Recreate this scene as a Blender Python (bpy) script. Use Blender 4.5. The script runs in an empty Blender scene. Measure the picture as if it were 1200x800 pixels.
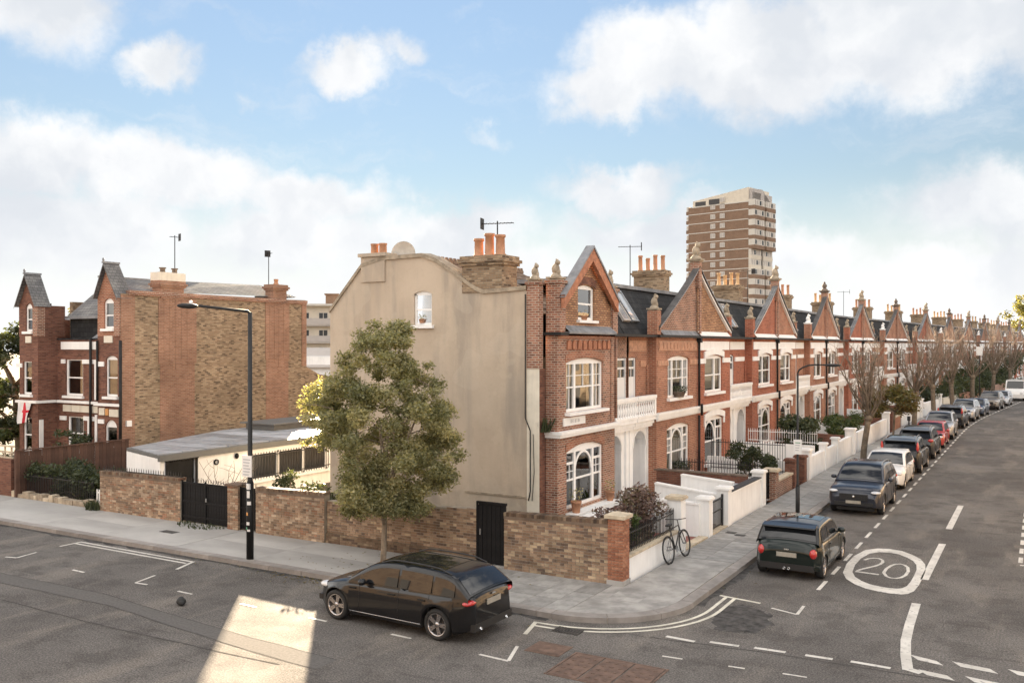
import bpy, bmesh, math, random
import numpy as np
from mathutils import Vector, Matrix
random.seed(7)
SC = bpy.context.scene
COL = SC.collection
R = math.radians

# ------------------------------------------------------------------ camera
YAW = R(30.31)
cam_d = bpy.data.cameras.new('camera')
cam = bpy.data.objects.new('camera', cam_d)
COL.objects.link(cam)
cam.location = (0, 0, 6.2)
cam.rotation_euler = (R(90), 0, YAW)
cam_d.sensor_width = 36
cam_d.lens = 31.92
cam_d.shift_y = 4 / 1200
cam_d.clip_start = 0.3
cam_d.clip_end = 4000
SC.camera = cam

# ------------------------------------------------------------------ light
SUN_AZ = R(-40)
SUN_EL = R(13.5)
SC.view_settings.view_transform = 'Standard'
SC.view_settings.look = 'None'
SC.view_settings.gamma = 1
SC.view_settings.use_curve_mapping = False
SC.view_settings.exposure = 3.9
sun_d = bpy.data.lights.new('sun', 'SUN')
sun_d.energy = 2.5
sun_d.angle = R(0.5)
sun_d.color = (1.0, 0.80, 0.56)
sun = bpy.data.objects.new('sun', sun_d)
COL.objects.link(sun)
sdir = Vector((math.sin(SUN_AZ) * math.cos(SUN_EL), math.cos(SUN_AZ) * math.cos(SUN_EL), math.sin(SUN_EL)))
sun.rotation_euler = sdir.to_track_quat('Z', 'Y').to_euler()
sun.location = sdir * 100


def link(nt, a, b):
    nt.links.new(a, b)


def math_node(nt, op, a, b=None, clamp=False):
    n = nt.nodes.new('ShaderNodeMath')
    n.operation = op
    n.use_clamp = clamp
    for i, q in enumerate((a, b)):
        if q is None:
            continue
        if isinstance(q, (int, float)):
            n.inputs[i].default_value = q
        else:
            nt.links.new(q, n.inputs[i])
    return n.outputs[0]


def smooth_range(nt, val, a, b, c=0.0, d=1.0):
    n = nt.nodes.new('ShaderNodeMapRange')
    n.interpolation_type = 'SMOOTHSTEP'
    nt.links.new(val, n.inputs[0])
    for i, q in enumerate((a, b, c, d)):
        n.inputs[i + 1].default_value = q
    return n.outputs[0]


def noise(nt, vec, scale, detail=6, rough=0.55, out=0, dist=0.0):
    n = nt.nodes.new('ShaderNodeTexNoise')
    n.inputs['Scale'].default_value = scale
    n.inputs['Detail'].default_value = detail
    n.inputs['Roughness'].default_value = rough
    n.inputs['Distortion'].default_value = dist
    if vec is not None:
        nt.links.new(vec, n.inputs['Vector'])
    return n.outputs[out]


def mixc(nt, fac, a, b, mode='MIX'):
    n = nt.nodes.new('ShaderNodeMix')
    n.data_type = 'RGBA'
    n.blend_type = mode
    for sock, q in ((n.inputs[0], fac), (n.inputs[6], a), (n.inputs[7], b)):
        if isinstance(q, (int, float)):
            sock.default_value = q
        elif isinstance(q, tuple):
            sock.default_value = (q[0], q[1], q[2], 1)
        else:
            nt.links.new(q, sock)
    return n.outputs[2]


# sky: Nishita with broken cumulus laid over it by direction
world = bpy.data.worlds.new('World')
SC.world = world
world.use_nodes = True
wt = world.node_tree
bg = wt.nodes['Background']
SKY_STRENGTH = 0.05
bg.inputs[1].default_value = SKY_STRENGTH
sky = wt.nodes.new('ShaderNodeTexSky')
sky.sky_type = 'NISHITA'
sky.sun_disc = False
sky.sun_elevation = SUN_EL
sky.sun_rotation = SUN_AZ
sky.air_density = 1.0
sky.dust_density = 0.0
sky.ozone_density = 1.0
tc = wt.nodes.new('ShaderNodeTexCoord')
dirv = tc.outputs['Generated']
# small fluffy warp of the direction so that cloud rims break up
wn = noise(wt, dirv, 9.0, 9, 0.62, 1)
vm = wt.nodes.new('ShaderNodeVectorMath'); vm.operation = 'SUBTRACT'
link(wt, wn, vm.inputs[0]); vm.inputs[1].default_value = (0.5, 0.5, 0.5)
vs = wt.nodes.new('ShaderNodeVectorMath'); vs.operation = 'SCALE'
link(wt, vm.outputs[0], vs.inputs[0]); vs.inputs[3].default_value = 0.105
va = wt.nodes.new('ShaderNodeVectorMath'); va.operation = 'ADD'
link(wt, dirv, va.inputs[0]); link(wt, vs.outputs[0], va.inputs[1])
warped = va.outputs[0]
# clouds seen in the photograph: azimuth (deg right of +Y), elevation (deg), half sizes (deg), weight
CLOUDS = [
    (-60.5, 19.5, 8.0, 4.6, 1.1), (-57.5, 19.9, 3.0, 2.0, .7), (-52.0, 16.0, 3.2, 1.6, .85), (-46.5, 15.2, 1.2, .9, .35),
    (-40.5, 16.6, 4.2, 1.7, .9), (-37.2, 17.6, 2.6, 1.2, .5), (-31.5, 13.0, 2.2, .9, .45), (-34.0, 20.0, 2.0, .8, .3),
    (-59.0, 10.3, 8.0, 2.7, 1.0), (-51.0, 9.7, 8.0, 2.7, 1.0), (-43.0, 9.0, 6.5, 2.2, .9),
    (-58.0, 6.5, 12.0, 3.4, .95), (-44.0, 6.6, 9.0, 2.6, .9), (-34.0, 7.3, 7.5, 2.4, .95), (-33.0, 4.0, 12.0, 3.0, .9),
    (-23.0, 9.8, 5.2, 1.6, .9), (-21.0, 7.2, 8.0, 2.2, .85), (-14.0, 5.5, 8.0, 1.7, .8),
    (-24.5, 15.6, 4.5, 2.4, 1.0), (-22.0, 17.4, 6.0, 3.6, 1.1), (-14.5, 16.8, 8.0, 4.2, 1.2), (-7.0, 18.0, 8.5, 4.8, 1.2), (1.5, 18.8, 9.0, 4.8, 1.2), (9.0, 19.2, 8.0, 4.6, 1.1),
    (-26.0, 15.3, 2.2, 1.2, .6), (-10.0, 21.5, 5.0, 3.0, .8),
    (-1.0, 7.6, 8.0, 2.8, .85), (8.0, 8.2, 9.0, 3.6, 1.0), (-4.0, 4.0, 9.0, 2.6, .85), (14.0, 6.0, 8.0, 4.0, 1.0),
]
tot = None
for (az, el, ra, re, wgt) in CLOUDS:
    a, e = R(az), R(el)
    mp = wt.nodes.new('ShaderNodeMapping'); mp.vector_type = 'TEXTURE'
    mp.inputs['Location'].default_value = (math.sin(a) * math.cos(e), math.cos(a) * math.cos(e), math.sin(e))
    mp.inputs['Rotation'].default_value = (0, 0, -a)
    mp.inputs['Scale'].default_value = (R(ra) * math.cos(e) * 1.35, 0.8, R(re) * 1.35)
    link(wt, warped, mp.inputs['Vector'])
    ln = wt.nodes.new('ShaderNodeVectorMath'); ln.operation = 'LENGTH'
    link(wt, mp.outputs[0], ln.inputs[0])
    s_ = smooth_range(wt, ln.outputs['Value'], 1.0, 0.0, 0.0, wgt)
    tot = s_ if tot is None else math_node(wt, 'MAXIMUM', tot, s_)
# everywhere else: an unseen broken cloud field overhead and behind, brightened to fill the shade
dt = wt.nodes.new('ShaderNodeVectorMath'); dt.operation = 'DOT_PRODUCT'
link(wt, dirv, dt.inputs[0]); dt.inputs[1].default_value = (-math.sin(YAW) * .975, math.cos(YAW) * .975, .2)
away = smooth_range(wt, dt.outputs['Value'], 0.83, 0.55)
fld = smooth_range(wt, noise(wt, warped, 2.6, 5, 0.5), 0.36, 0.60, 0.0, 0.95)
tot = math_node(wt, 'MAXIMUM', tot, math_node(wt, 'MULTIPLY', fld, away))
sd_ = wt.nodes.new('ShaderNodeMapping'); sd_.inputs['Scale'].default_value = (1, 1, 3.2); link(wt, warped, sd_.inputs['Vector']); scaled_dir = sd_.outputs[0]
fl = noise(wt, dirv, 22.0, 8, 0.6)
fl2 = math_node(wt, 'MULTIPLY', math_node(wt, 'SUBTRACT', fl, 0.5), 0.8)
dens = smooth_range(wt, math_node(wt, 'ADD', tot, fl2), 0.10, 0.72)
veil = noise(wt, scaled_dir, 5.0, 8, 0.65)
veil = smooth_range(wt, veil, 0.50, 0.74, 0.0, 0.32)
dens = math_node(wt, 'MAXIMUM', dens, veil)
# cloud brightness: white tops with soft grey bellies
sep = wt.nodes.new('ShaderNodeSeparateXYZ'); link(wt, dirv, sep.inputs[0])
lo = noise(wt, warped, 7.0, 4, 0.5)
shade = smooth_range(wt, lo, 0.36, 0.62)
ccol = mixc(wt, shade, (1.04, 1.09, 1.16), (1.37, 1.38, 1.39))
ccol = mixc(wt, away, ccol, mixc(wt, shade, (2.65, 2.6, 2.5), (3.7, 3.5, 3.3)))  # unseen clouds made brighter than those ahead, to lift the shaded walls
# haze towards the horizon whitens everything
hz = smooth_range(wt, sep.outputs[2], 0.19, 0.015, 0.0, 0.94)
kz = wt.nodes.new('ShaderNodeMapRange')
link(wt, sep.outputs[2], kz.inputs[0])
for i_, q_ in enumerate((.08, .36, .6, 1.0)):
    kz.inputs[i_ + 1].default_value = q_
dimmed = mixc(wt, 1.0, sky.outputs[0], (.236, .217, .214), 'MULTIPLY')
tint = mixc(wt, 1.0, dimmed, kz.outputs[0], 'MULTIPLY')
skyc = mixc(wt, hz, tint, (1.31, 1.34, 1.37))
final = mixc(wt, dens, skyc, ccol)
low = smooth_range(wt, sep.outputs[2], 0.14, 0.0, 0.0, 0.75)
final = mixc(wt, low, final, (1.37, 1.375, 1.38))
link(wt, final, bg.inputs[0])

# ------------------------------------------------------------------ materials
MATS = {}


def new_mat(name):
    m = bpy.data.materials.new(name)
    m.use_nodes = True
    nt = m.node_tree
    return m, nt, nt.nodes['Principled BSDF']


def obj_coord(nt, kind='Object'):
    t = nt.nodes.new('ShaderNodeTexCoord')
    return t.outputs[kind]


def scaled(nt, vec, s):
    mp = nt.nodes.new('ShaderNodeMapping')
    mp.inputs['Scale'].default_value = s
    nt.links.new(vec, mp.inputs['Vector'])
    return mp.outputs[0]


def bump(nt, p, height, strength=0.3, dist=0.01):
    b = nt.nodes.new('ShaderNodeBump')
    b.inputs['Strength'].default_value = strength
    b.inputs['Distance'].default_value = dist
    nt.links.new(height, b.inputs['Height'])
    nt.links.new(b.outputs[0], p.inputs['Normal'])


def mat(name, col, rough=0.6, var=0.12, vs=2.0, metal=0.0, coat=0.0, spec=0.5, bmp=0.0, bs=40.0, col2=None, attr=False, rnd=0.0, streak=0.0, rvar=0.0):
    """one plain surface: colour broken by noise, fine relief, optional weather streaks"""
    m, nt, p = new_mat(name)
    oc = obj_coord(nt)
    n1 = noise(nt, oc, vs, 7, 0.6)
    f = smooth_range(nt, n1, 0.28, 0.72)
    if attr:
        a = nt.nodes.new('ShaderNodeAttribute'); a.attribute_name = 'Col'
        k = mixc(nt, f, (1 - var,) * 3, (1 + var,) * 3)
        c = mixc(nt, 1.0, a.outputs['Color'], k, 'MULTIPLY')
    else:
        c2 = col2 or tuple(min(1, q * (1 + var)) for q in col)
        c1 = tuple(q * (1 - var) for q in col)
        c = mixc(nt, f, c1, c2)
    if streak:
        ns = noise(nt, scaled(nt, oc, (3.0, 3.0, 0.25)), 2.2, 6, 0.6)
        c = mixc(nt, smooth_range(nt, ns, 0.45, 0.75, 0, streak), c, tuple(q * 0.45 for q in col))
    if rnd:
        oi = nt.nodes.new('ShaderNodeObjectInfo')
        k = nt.nodes.new('ShaderNodeMapRange')
        nt.links.new(oi.outputs['Random'], k.inputs[0]); k.inputs[3].default_value = 1 - rnd; k.inputs[4].default_value = 1 + rnd
        hs = nt.nodes.new('ShaderNodeHueSaturation')
        nt.links.new(k.outputs[0], hs.inputs['Value']); nt.links.new(c, hs.inputs['Color'])
        c = hs.outputs[0]
    nt.links.new(c, p.inputs['Base Color'])
    p.inputs['Roughness'].default_value = rough
    if rvar:
        nt.links.new(smooth_range(nt, noise(nt, oc, vs * 3, 5), 0.3, 0.7, rough - rvar, rough + rvar), p.inputs['Roughness'])
    p.inputs['Metallic'].default_value = metal
    p.inputs['Specular IOR Level'].default_value = spec
    if coat:
        p.inputs['Coat Weight'].default_value = coat
        p.inputs['Coat Roughness'].default_value = 0.03
    if bmp:
        bump(nt, p, noise(nt, oc, bs, 5, 0.6), bmp, 0.01)
    MATS[name] = m
    return m


def brick_mat(name, ramp, mortar, var=0.3, soot=0.25, bw=0.225, rh=0.075, ms=0.011, vs=0.5, soot_col=(0.03, 0.026, 0.022)):
    """brickwork on metric UVs: every brick its own tone, recessed joints, blotchy soot"""
    m, nt, p = new_mat(name)
    uv = obj_coord(nt, 'UV')
    wob = noise(nt, uv, 6.0, 3, 0.5, 1)
    wv = nt.nodes.new('ShaderNodeVectorMath'); wv.operation = 'MULTIPLY_ADD'
    nt.links.new(wob, wv.inputs[0]); wv.inputs[1].default_value = (0.008, 0.008, 0); nt.links.new(uv, wv.inputs[2])
    b = nt.nodes.new('ShaderNodeTexBrick')
    b.offset = 0.5
    nt.links.new(wv.outputs[0], b.inputs['Vector'])
    b.inputs['Color1'].default_value = (0, 0, 0, 1); b.inputs['Color2'].default_value = (1, 1, 1, 1)
    b.inputs['Mortar'].default_value = (.5, .5, .5, 1)
    b.inputs['Scale'].default_value = 1.0
    b.inputs['Mortar Size'].default_value = ms
    b.inputs['Mortar Smooth'].default_value = 0.3
    b.inputs['Brick Width'].default_value = bw
    b.inputs['Row Height'].default_value = rh
    cr = nt.nodes.new('ShaderNodeValToRGB')
    els = cr.color_ramp.elements
    while len(els) < len(ramp):
        els.new(0.5)
    for i, c in enumerate(ramp):
        els[i].position = i / (len(ramp) - 1)
        els[i].color = (c[0], c[1], c[2], 1)
    nt.links.new(b.outputs['Color'], cr.inputs[0])
    c = mixc(nt, b.outputs['Fac'], cr.outputs[0], mortar)
    oc = obj_coord(nt)
    n1 = smooth_range(nt, noise(nt, oc, vs, 8, 0.62), 0.3, 0.7)
    c = mixc(nt, 1.0, c, mixc(nt, n1, (1 - var,) * 3, (1 + var * .8,) * 3), 'MULTIPLY')
    n2 = noise(nt, oc, vs * 2.3, 8, 0.65)
    c = mixc(nt, smooth_range(nt, n2, 0.52, 0.78, 0, soot), c, soot_col)
    nt.links.new(c, p.inputs['Base Color'])
    p.inputs['Roughness'].default_value = 0.85
    p.inputs['Specular IOR Level'].default_value = 0.25
    h = math_node(nt, 'SUBTRACT', math_node(nt, 'MULTIPLY', noise(nt, oc, 45, 4), 0.35), b.outputs['Fac'])
    bump(nt, p, h, 0.7, 0.012)
    MATS[name] = m
    return m


def slate_mat(name, c1, c2, w=0.28, h=0.22):
    m, nt, p = new_mat(name)
    uv = obj_coord(nt, 'UV')
    b = nt.nodes.new('ShaderNodeTexBrick')
    nt.links.new(uv, b.inputs['Vector'])
    b.inputs['Color1'].default_value = (*c1, 1); b.inputs['Color2'].default_value = (*c2, 1)
    b.inputs['Mortar'].default_value = (c1[0] * .4, c1[1] * .4, c1[2] * .4, 1)
    b.inputs['Scale'].default_value = 1
    b.inputs['Mortar Size'].default_value = 0.008
    b.inputs['Brick Width'].default_value = w; b.inputs['Row Height'].default_value = h
    n1 = noise(nt, obj_coord(nt), 1.2, 7, 0.6)
    c = mixc(nt, 1.0, b.outputs['Color'], mixc(nt, smooth_range(nt, n1, .3, .7), (.7, .7, .7), (1.25, 1.22, 1.15)), 'MULTIPLY')
    nt.links.new(c, p.inputs['Base Color'])
    p.inputs['Roughness'].default_value = 0.8
    p.inputs['Specular IOR Level'].default_value = 0.2
    bump(nt, p, math_node(nt, 'SUBTRACT', 1.0, b.outputs['Fac']), 0.5, 0.012)
    MATS[name] = m


def glass_mat(name, tint, ior=1.75, clear=0.85):
    """window pane: see-through, mirror reflection rising with angle, faint waviness"""
    m = bpy.data.materials.new(name); m.use_nodes = True
    nt = m.node_tree
    nt.nodes.remove(nt.nodes['Principled BSDF'])
    out = nt.nodes['Material Output']
    tr = nt.nodes.new('ShaderNodeBsdfTransparent'); tr.inputs[0].default_value = (*tint, 1)
    gl = nt.nodes.new('ShaderNodeBsdfGlossy'); gl.inputs['Roughness'].default_value = 0.015
    gl.inputs[0].default_value = (1, 1, 1, 1)
    fr = nt.nodes.new('ShaderNodeFresnel'); fr.inputs[0].default_value = ior
    b = nt.nodes.new('ShaderNodeBump'); b.inputs['Strength'].default_value = 0.05; b.inputs['Distance'].default_value = 0.02
    nt.links.new(noise(nt, obj_coord(nt), 1.6, 2), b.inputs['Height'])
    nt.links.new(b.outputs[0], gl.inputs['Normal'])
    mx = nt.nodes.new('ShaderNodeMixShader')
    nt.links.new(fr.outputs[0], mx.inputs[0]); nt.links.new(tr.outputs[0], mx.inputs[1]); nt.links.new(gl.outputs[0], mx.inputs[2])
    nt.links.new(mx.outputs[0], out.inputs[0])
    MATS[name] = m


def paint_mat(name, col, metal=0.0, flake=0.0):
    m, nt, p = new_mat(name)
    p.inputs['Base Color'].default_value = (*col, 1)
    p.inputs['Metallic'].default_value = metal
    p.inputs['Roughness'].default_value = 0.4
    p.inputs['Specular IOR Level'].default_value = 0.15
    p.inputs['Coat Weight'].default_value = .75
    p.inputs['Coat Roughness'].default_value = 0.02
    oc = obj_coord(nt)
    n1 = noise(nt, oc, 5, 5)
    nt.links.new(smooth_range(nt, n1, .3, .7, 0.02, 0.09), p.inputs['Coat Roughness'])
    d = noise(nt, oc, 2.2, 7, 0.6)
    c = mixc(nt, smooth_range(nt, d, .45, .8, 0, .02), (*col,), (.25, .23, .2))
    nt.links.new(c, p.inputs['Base Color'])
    MATS[name] = m


# brick kinds
brick_mat('stock_brick', [(.10, .066, .045), (.25, .17, .105), (.32, .225, .145), (.39, .29, .19), (.21, .135, .085)], (.25, .205, .15), .2, .18)
brick_mat('red_brick', [(.15, .062, .042), (.27, .11, .07), (.37, .165, .105), (.31, .135, .085), (.20, .082, .055)], (.42, .35, .28), .26, .3, ms=.0135)
brick_mat('deep_red_brick', [(.23, .066, .042), (.33, .10, .06), (.39, .125, .072), (.34, .108, .064)], (.40, .22, .15), .18, .14)
brick_mat('brown_red_brick', [(.12, .05, .036), (.19, .08, .054), (.25, .11, .072), (.145, .06, .043)], (.17, .11, .085), .22, .3)
brick_mat('warm_red_brick', [(.25, .092, .058), (.35, .135, .083), (.40, .165, .10), (.29, .11, .068)], (.42, .31, .22), .22, .2)
brick_mat('gable_brick', [(.30, .15, .085), (.44, .23, .125), (.54, .31, .17), (.37, .18, .10)], (.14, .10, .075), .2, .2, ms=.014)
brick_mat('tower_brick', [(.19, .125, .085), (.22, .145, .10), (.25, .17, .12)], (.25, .15, .10), .12, .05)
brick_mat('buff_brick', [(.15, .095, .06), (.20, .135, .09), (.24, .17, .115)], (.22, .18, .14), .15, .1)
mat('sky_glass', (.30, .33, .36), .06, .15, 2, spec=1.0, coat=1)
brick_mat('pale_brick', [(.36, .25, .15), (.45, .33, .21), (.50, .39, .27)], (.42, .35, .27), .15, .1)
mat('mortar', (.33, .285, .225), .95, .25, 3, bmp=.4, bs=60)
mat('wall_bricks', (.3, .2, .1), .85, .30, 1.6, attr=True, bmp=.5, bs=50, spec=.25)
mat('coping_brick', (.15, .10, .07), .9, .35, 2.5, bmp=.5, bs=40)
slate_mat('slate', (.16, .16, .165), (.21, .21, .215), .22, .14)
slate_mat('dark_slate', (.026, .027, .029), (.042, .043, .046))
slate_mat('roof_tile', (.20, .14, .105), (.30, .23, .18), .26, .30)
# render with stains
m, nt, p = new_mat('render')
oc = obj_coord(nt)
n1 = smooth_range(nt, noise(nt, oc, .35, 8, .62), .3, .7)
c = mixc(nt, n1, (.45, .365, .28), (.545, .45, .35))
n2 = noise(nt, scaled(nt, oc, (1, 1, .16)), 1.1, 8, .62)
c = mixc(nt, smooth_range(nt, n2, .47, .70, 0, .62), c, (.27, .24, .205))
n5 = noise(nt, scaled(nt, oc, (1.6, 1.6, .07)), 1.0, 7, .6)
c = mixc(nt, smooth_range(nt, n5, .54, .70, 0, .34), c, (.31, .275, .235))
sz = nt.nodes.new('ShaderNodeSeparateXYZ'); link(nt, oc, sz.inputs[0])
damp = math_node(nt, 'MULTIPLY', smooth_range(nt, sz.outputs[2], 2.6, .6), smooth_range(nt, noise(nt, oc, .8, 6, .6), .35, .6))
c = mixc(nt, math_node(nt, 'MULTIPLY', damp, .5), c, (.24, .205, .165))
n3 = noise(nt, oc, .9, 3, .5)
c = mixc(nt, smooth_range(nt, n3, .60, .63, 0, .20), c, (.56, .47, .36))
n6 = noise(nt, oc, .55, 2, .4)
c = mixc(nt, smooth_range(nt, n6, .56, .575, 0, .16), c, (.60, .52, .42))
n4 = noise(nt, oc, 6, 8, .7)
c = mixc(nt, smooth_range(nt, n4, .5, .8, 0, .22), c, (.27, .22, .17))
link(nt, c, p.inputs['Base Color']); p.inputs['Roughness'].default_value = .9
p.inputs['Specular IOR Level'].default_value = .2
bump(nt, p, noise(nt, oc, 9, 8, .7), .35, .02)
MATS['render'] = m
# asphalt: chippings, worn wheel tracks, stains, hairline cracks
m, nt, p = new_mat('asphalt')
oc = obj_coord(nt)
c = mixc(nt, smooth_range(nt, noise(nt, oc, .18, 8, .6), .3, .7), (.098, .092, .088), (.158, .149, .140))
c = mixc(nt, smooth_range(nt, noise(nt, oc, .9, 10, .72), .48, .60, 0, .55), c, (.075, .07, .066))
c = mixc(nt, smooth_range(nt, noise(nt, scaled(nt, oc, (.35, 1.6, 1)), 1.3, 9, .7), .56, .66, 0, .5), c, (.068, .063, .06))
c = mixc(nt, smooth_range(nt, noise(nt, scaled(nt, oc, (1, .25, 1)), .9, 7, .6), .50, .68, 0, .5), c, (.21, .19, .168))
c = mixc(nt, smooth_range(nt, noise(nt, oc, 55, 3, .8), .35, .7), c, mixc(nt, 1.0, c, (1.75, 1.7, 1.65), 'MULTIPLY'))
c = mixc(nt, smooth_range(nt, noise(nt, oc, 26, 4, .75), .40, .64), mixc(nt, 1.0, c, (.60, .60, .60), 'MULTIPLY'), mixc(nt, 1.0, c, (1.25, 1.24, 1.23), 'MULTIPLY'))
c = mixc(nt, smooth_range(nt, noise(nt, oc, 9, 6, .7), .57, .70, 0, .45), c, (.06, .056, .053))
c = mixc(nt, smooth_range(nt, noise(nt, oc, 14, 4, .6), .68, .74, 0, .6), c, (.30, .27, .24))
link(nt, c, p.inputs['Base Color'])
link(nt, smooth_range(nt, noise(nt, oc, .6, 6), .3, .7, .80, .97), p.inputs['Roughness'])
p.inputs['Specular IOR Level'].default_value = .08
bump(nt, p, noise(nt, oc, 70, 4, .7), .6, .012)
MATS['asphalt'] = m
mat('asphalt_patch', (.076, .072, .069), .9, .45, 5, bmp=.6, bs=80, spec=.1)
mat('asphalt_light', (.135, .127, .12), .95, .16, 18, bmp=.4, bs=60, spec=.05)
mat('seam_tar', (.085, .080, .076), .95, .3, 4, spec=.04)
# worn thermoplastic marking
m, nt, p = new_mat('road_paint')
oc = obj_coord(nt)
wr = noise(nt, oc, 7, 9, .72)
c = mixc(nt, smooth_range(nt, noise(nt, oc, 1.5, 5), .3, .7), (.52, .49, .44), (.68, .65, .59))
c = mixc(nt, smooth_range(nt, wr, .53, .68, 0, .85), c, (.14, .13, .12))
link(nt, c, p.inputs['Base Color']); p.inputs['Roughness'].default_value = .7
bump(nt, p, noise(nt, oc, 60, 4), .4, .008)
MATS['road_paint'] = m
mat('pale_road_paint', (.62, .585, .49), .7, .2, 3, bmp=.4, bs=60)
mat('paving', (.27, .26, .245), .85, .22, 2.2, bmp=.5, bs=50, rnd=.16, rvar=.1)
mat('concrete', (.36, .345, .325), .85, .22, .7, bmp=.4, bs=40, streak=.15)
mat('path_concrete', (.31, .295, .275), .85, .32, 1.6, bmp=.4, bs=40)
mat('kerb', (.27, .245, .225), .8, .22, 2, bmp=.4, bs=50, rnd=.15)
mat('earth', (.07, .055, .04), .95, .4, 2, bmp=.6, bs=20)
mat('white_paint', (.86, .85, .83), .5, .05, 2, bmp=.05, bs=30, streak=.10)
mat('white_wall', (.86, .85, .83), .75, .06, 1.2, bmp=.3, bs=22, streak=.17)
mat('white_trim', (.85, .835, .81), .55, .05, 2, streak=.12)
mat('door_white', (.70, .70, .70), .4, .04, 2)
mat('cream', (.70, .64, .53), .7, .08, 2, streak=.15)
mat('terracotta', (.40, .17, .095), .8, .25, 5, bmp=.3, bs=30)
mat('terracotta_pale', (.46, .25, .16), .8, .25, 6, bmp=.4, bs=25)
mat('pot_clay', (.40, .205, .118), .8, .2, 4, bmp=.3, bs=30)
mat('pot_buff', (.52, .33, .17), .8, .2, 4, bmp=.3, bs=30)
mat('stone', (.33, .27, .20), .9, .3, 4, bmp=.5, bs=30)
mat('stone_dark', (.15, .115, .09), .9, .35, 5, bmp=.5, bs=30)
mat('stone_pale', (.50, .42, .31), .85, .25, 4, bmp=.4, bs=30)
mat('coping_grey', (.075, .068, .064), .8, .35, 2.5, bmp=.5, bs=30)
mat('lead', (.20, .205, .215), .55, .3, 2, spec=.5, rvar=.15)
mat('zinc', (.30, .31, .33), .45, .3, 1.0, rnd=.30, rvar=.15)
mat('fascia_grey', (.125, .125, .12), .6, .1, 2)
mat('black_paint', (.010, .010, .011), .6, .3, 3, spec=.2, rvar=.1, bmp=.1, bs=40)
mat('black_pipe', (.018, .017, .017), .6, .3, 3, spec=.25)
mat('iron', (.02, .02, .021), .5, .3, 4)
mat('lamp_column', (.030, .030, .031), .6, .2, 2, spec=.25)
mat('lamp_column_black', (.010, .010, .010), .55, .3, 2, spec=.25)
mat('galvanised', (.35, .36, .37), .45, .15, 4, metal=.6)
mat('wood_fence', (.095, .048, .032), .85, .3, 2, bmp=.4, bs=25, rnd=.25, streak=.3)
mat('dark_board', (.055, .052, .052), .7, .2, 3, bmp=.2)
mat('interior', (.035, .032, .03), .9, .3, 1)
mat('blind', (.72, .68, .60), .8, .06, 3)
mat('curtain', (.74, .70, .63), .9, .2, 6)
mat('bark', (.16, .125, .09), .95, .35, 6, bmp=.8, bs=25)
mat('bark_pale', (.26, .205, .15), .95, .35, 6, bmp=.8, bs=25)
mat('twig', (.27, .21, .16), .9, .3, 4)
mat('twig_far', (.28, .205, .155), .9, .3, 4)
mat('tile_red', (.22, .065, .045), .6, .25, 6)
mat('grey_plank', (.30, .30, .30), .7, .15, 3)
mat('tyre', (.018, .018, .018), .8, .2, 6)
mat('rim', (.42, .40, .40), .25, .05, 4, metal=.9)
mat('rim_dark', (.025, .025, .026), .5, .1, 4)
mat('trim_black', (.018, .018, .019), .45, .15, 4)
mat('chrome', (.75, .75, .75), .12, .03, 4, metal=1)
mat('plate_grey', (.33, .30, .25), .5, .1, 6)
mat('light_red', (.45, .02, .018), .15, .1, 8, coat=1)
mat('light_clear', (.62, .62, .62), .12, .1, 8, coat=1)
mat('flag_white', (.80, .78, .77), .85, .06, 3)
mat('flag_red', (.62, .03, .05), .85, .08, 3)
mat('sign_white', (.78, .77, .75), .5, .05, 3)
mat('sign_grey', (.42, .42, .43), .5, .05, 3)
mat('sign_green', (.10, .30, .18), .5, .05, 3)
mat('sticker', (.72, .70, .68), .6, .15, 9)
mat('orange', (.62, .30, .10), .5, .1, 4)
mat('dish', (.50, .47, .42), .5, .15, 3)
mat('crate_grey', (.40, .42, .45), .6, .1, 4)
mat('soil', (.045, .035, .025), .95, .4, 6, bmp=.6)
mat('manhole', (.135, .085, .062), .7, .35, 5, bmp=.7, bs=35)
mat('iron_cover', (.06, .055, .05), .6, .3, 6, bmp=.6, bs=60)
mat('rubber', (.02, .02, .02), .7, .1, 4)
mat('frame_black', (.025, .024, .024), .35, .1, 4)
mat('tower_white', (.54, .50, .44), .7, .05, 1)
mat('tower_cream', (.60, .53, .43), .7, .06, 1)
mat('tower_grey', (.40, .36, .33), .7, .06, 1)
glass_mat('pane', (.6, .63, .63), 2.1)
glass_mat('pane_pale', (.85, .86, .86), 1.7)
mat('far_glass', (.035, .038, .042), .15, .2, 2, spec=.3)
brick_mat('faded_red_brick', [(.23, .11, .07), (.29, .15, .097), (.35, .19, .125), (.26, .127, .082)], (.32, .24, .18), .22, .2)
m, nt, p = new_mat('car_glass')
p.inputs['Base Color'].default_value = (.012, .013, .015, 1); p.inputs['Roughness'].default_value = .02
p.inputs['Specular IOR Level'].default_value = .55; p.inputs['Coat Weight'].default_value = .1
MATS['car_glass'] = m
for nm, cc, mt in (('paint_black', (.006, .006, .007), 0), ('paint_green', (.006, .012, .010), .2), ('paint_slate', (.035, .038, .050), .5),
                   ('paint_white', (.74, .73, .71), 0), ('paint_charcoal', (.025, .025, .027), .4), ('paint_red', (.40, .035, .03), .1),
                   ('paint_silver', (.42, .42, .43), .7), ('paint_blue', (.03, .04, .07), .4), ('paint_bronze', (.22, .19, .16), .6)):
    paint_mat(nm, cc, mt)


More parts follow.
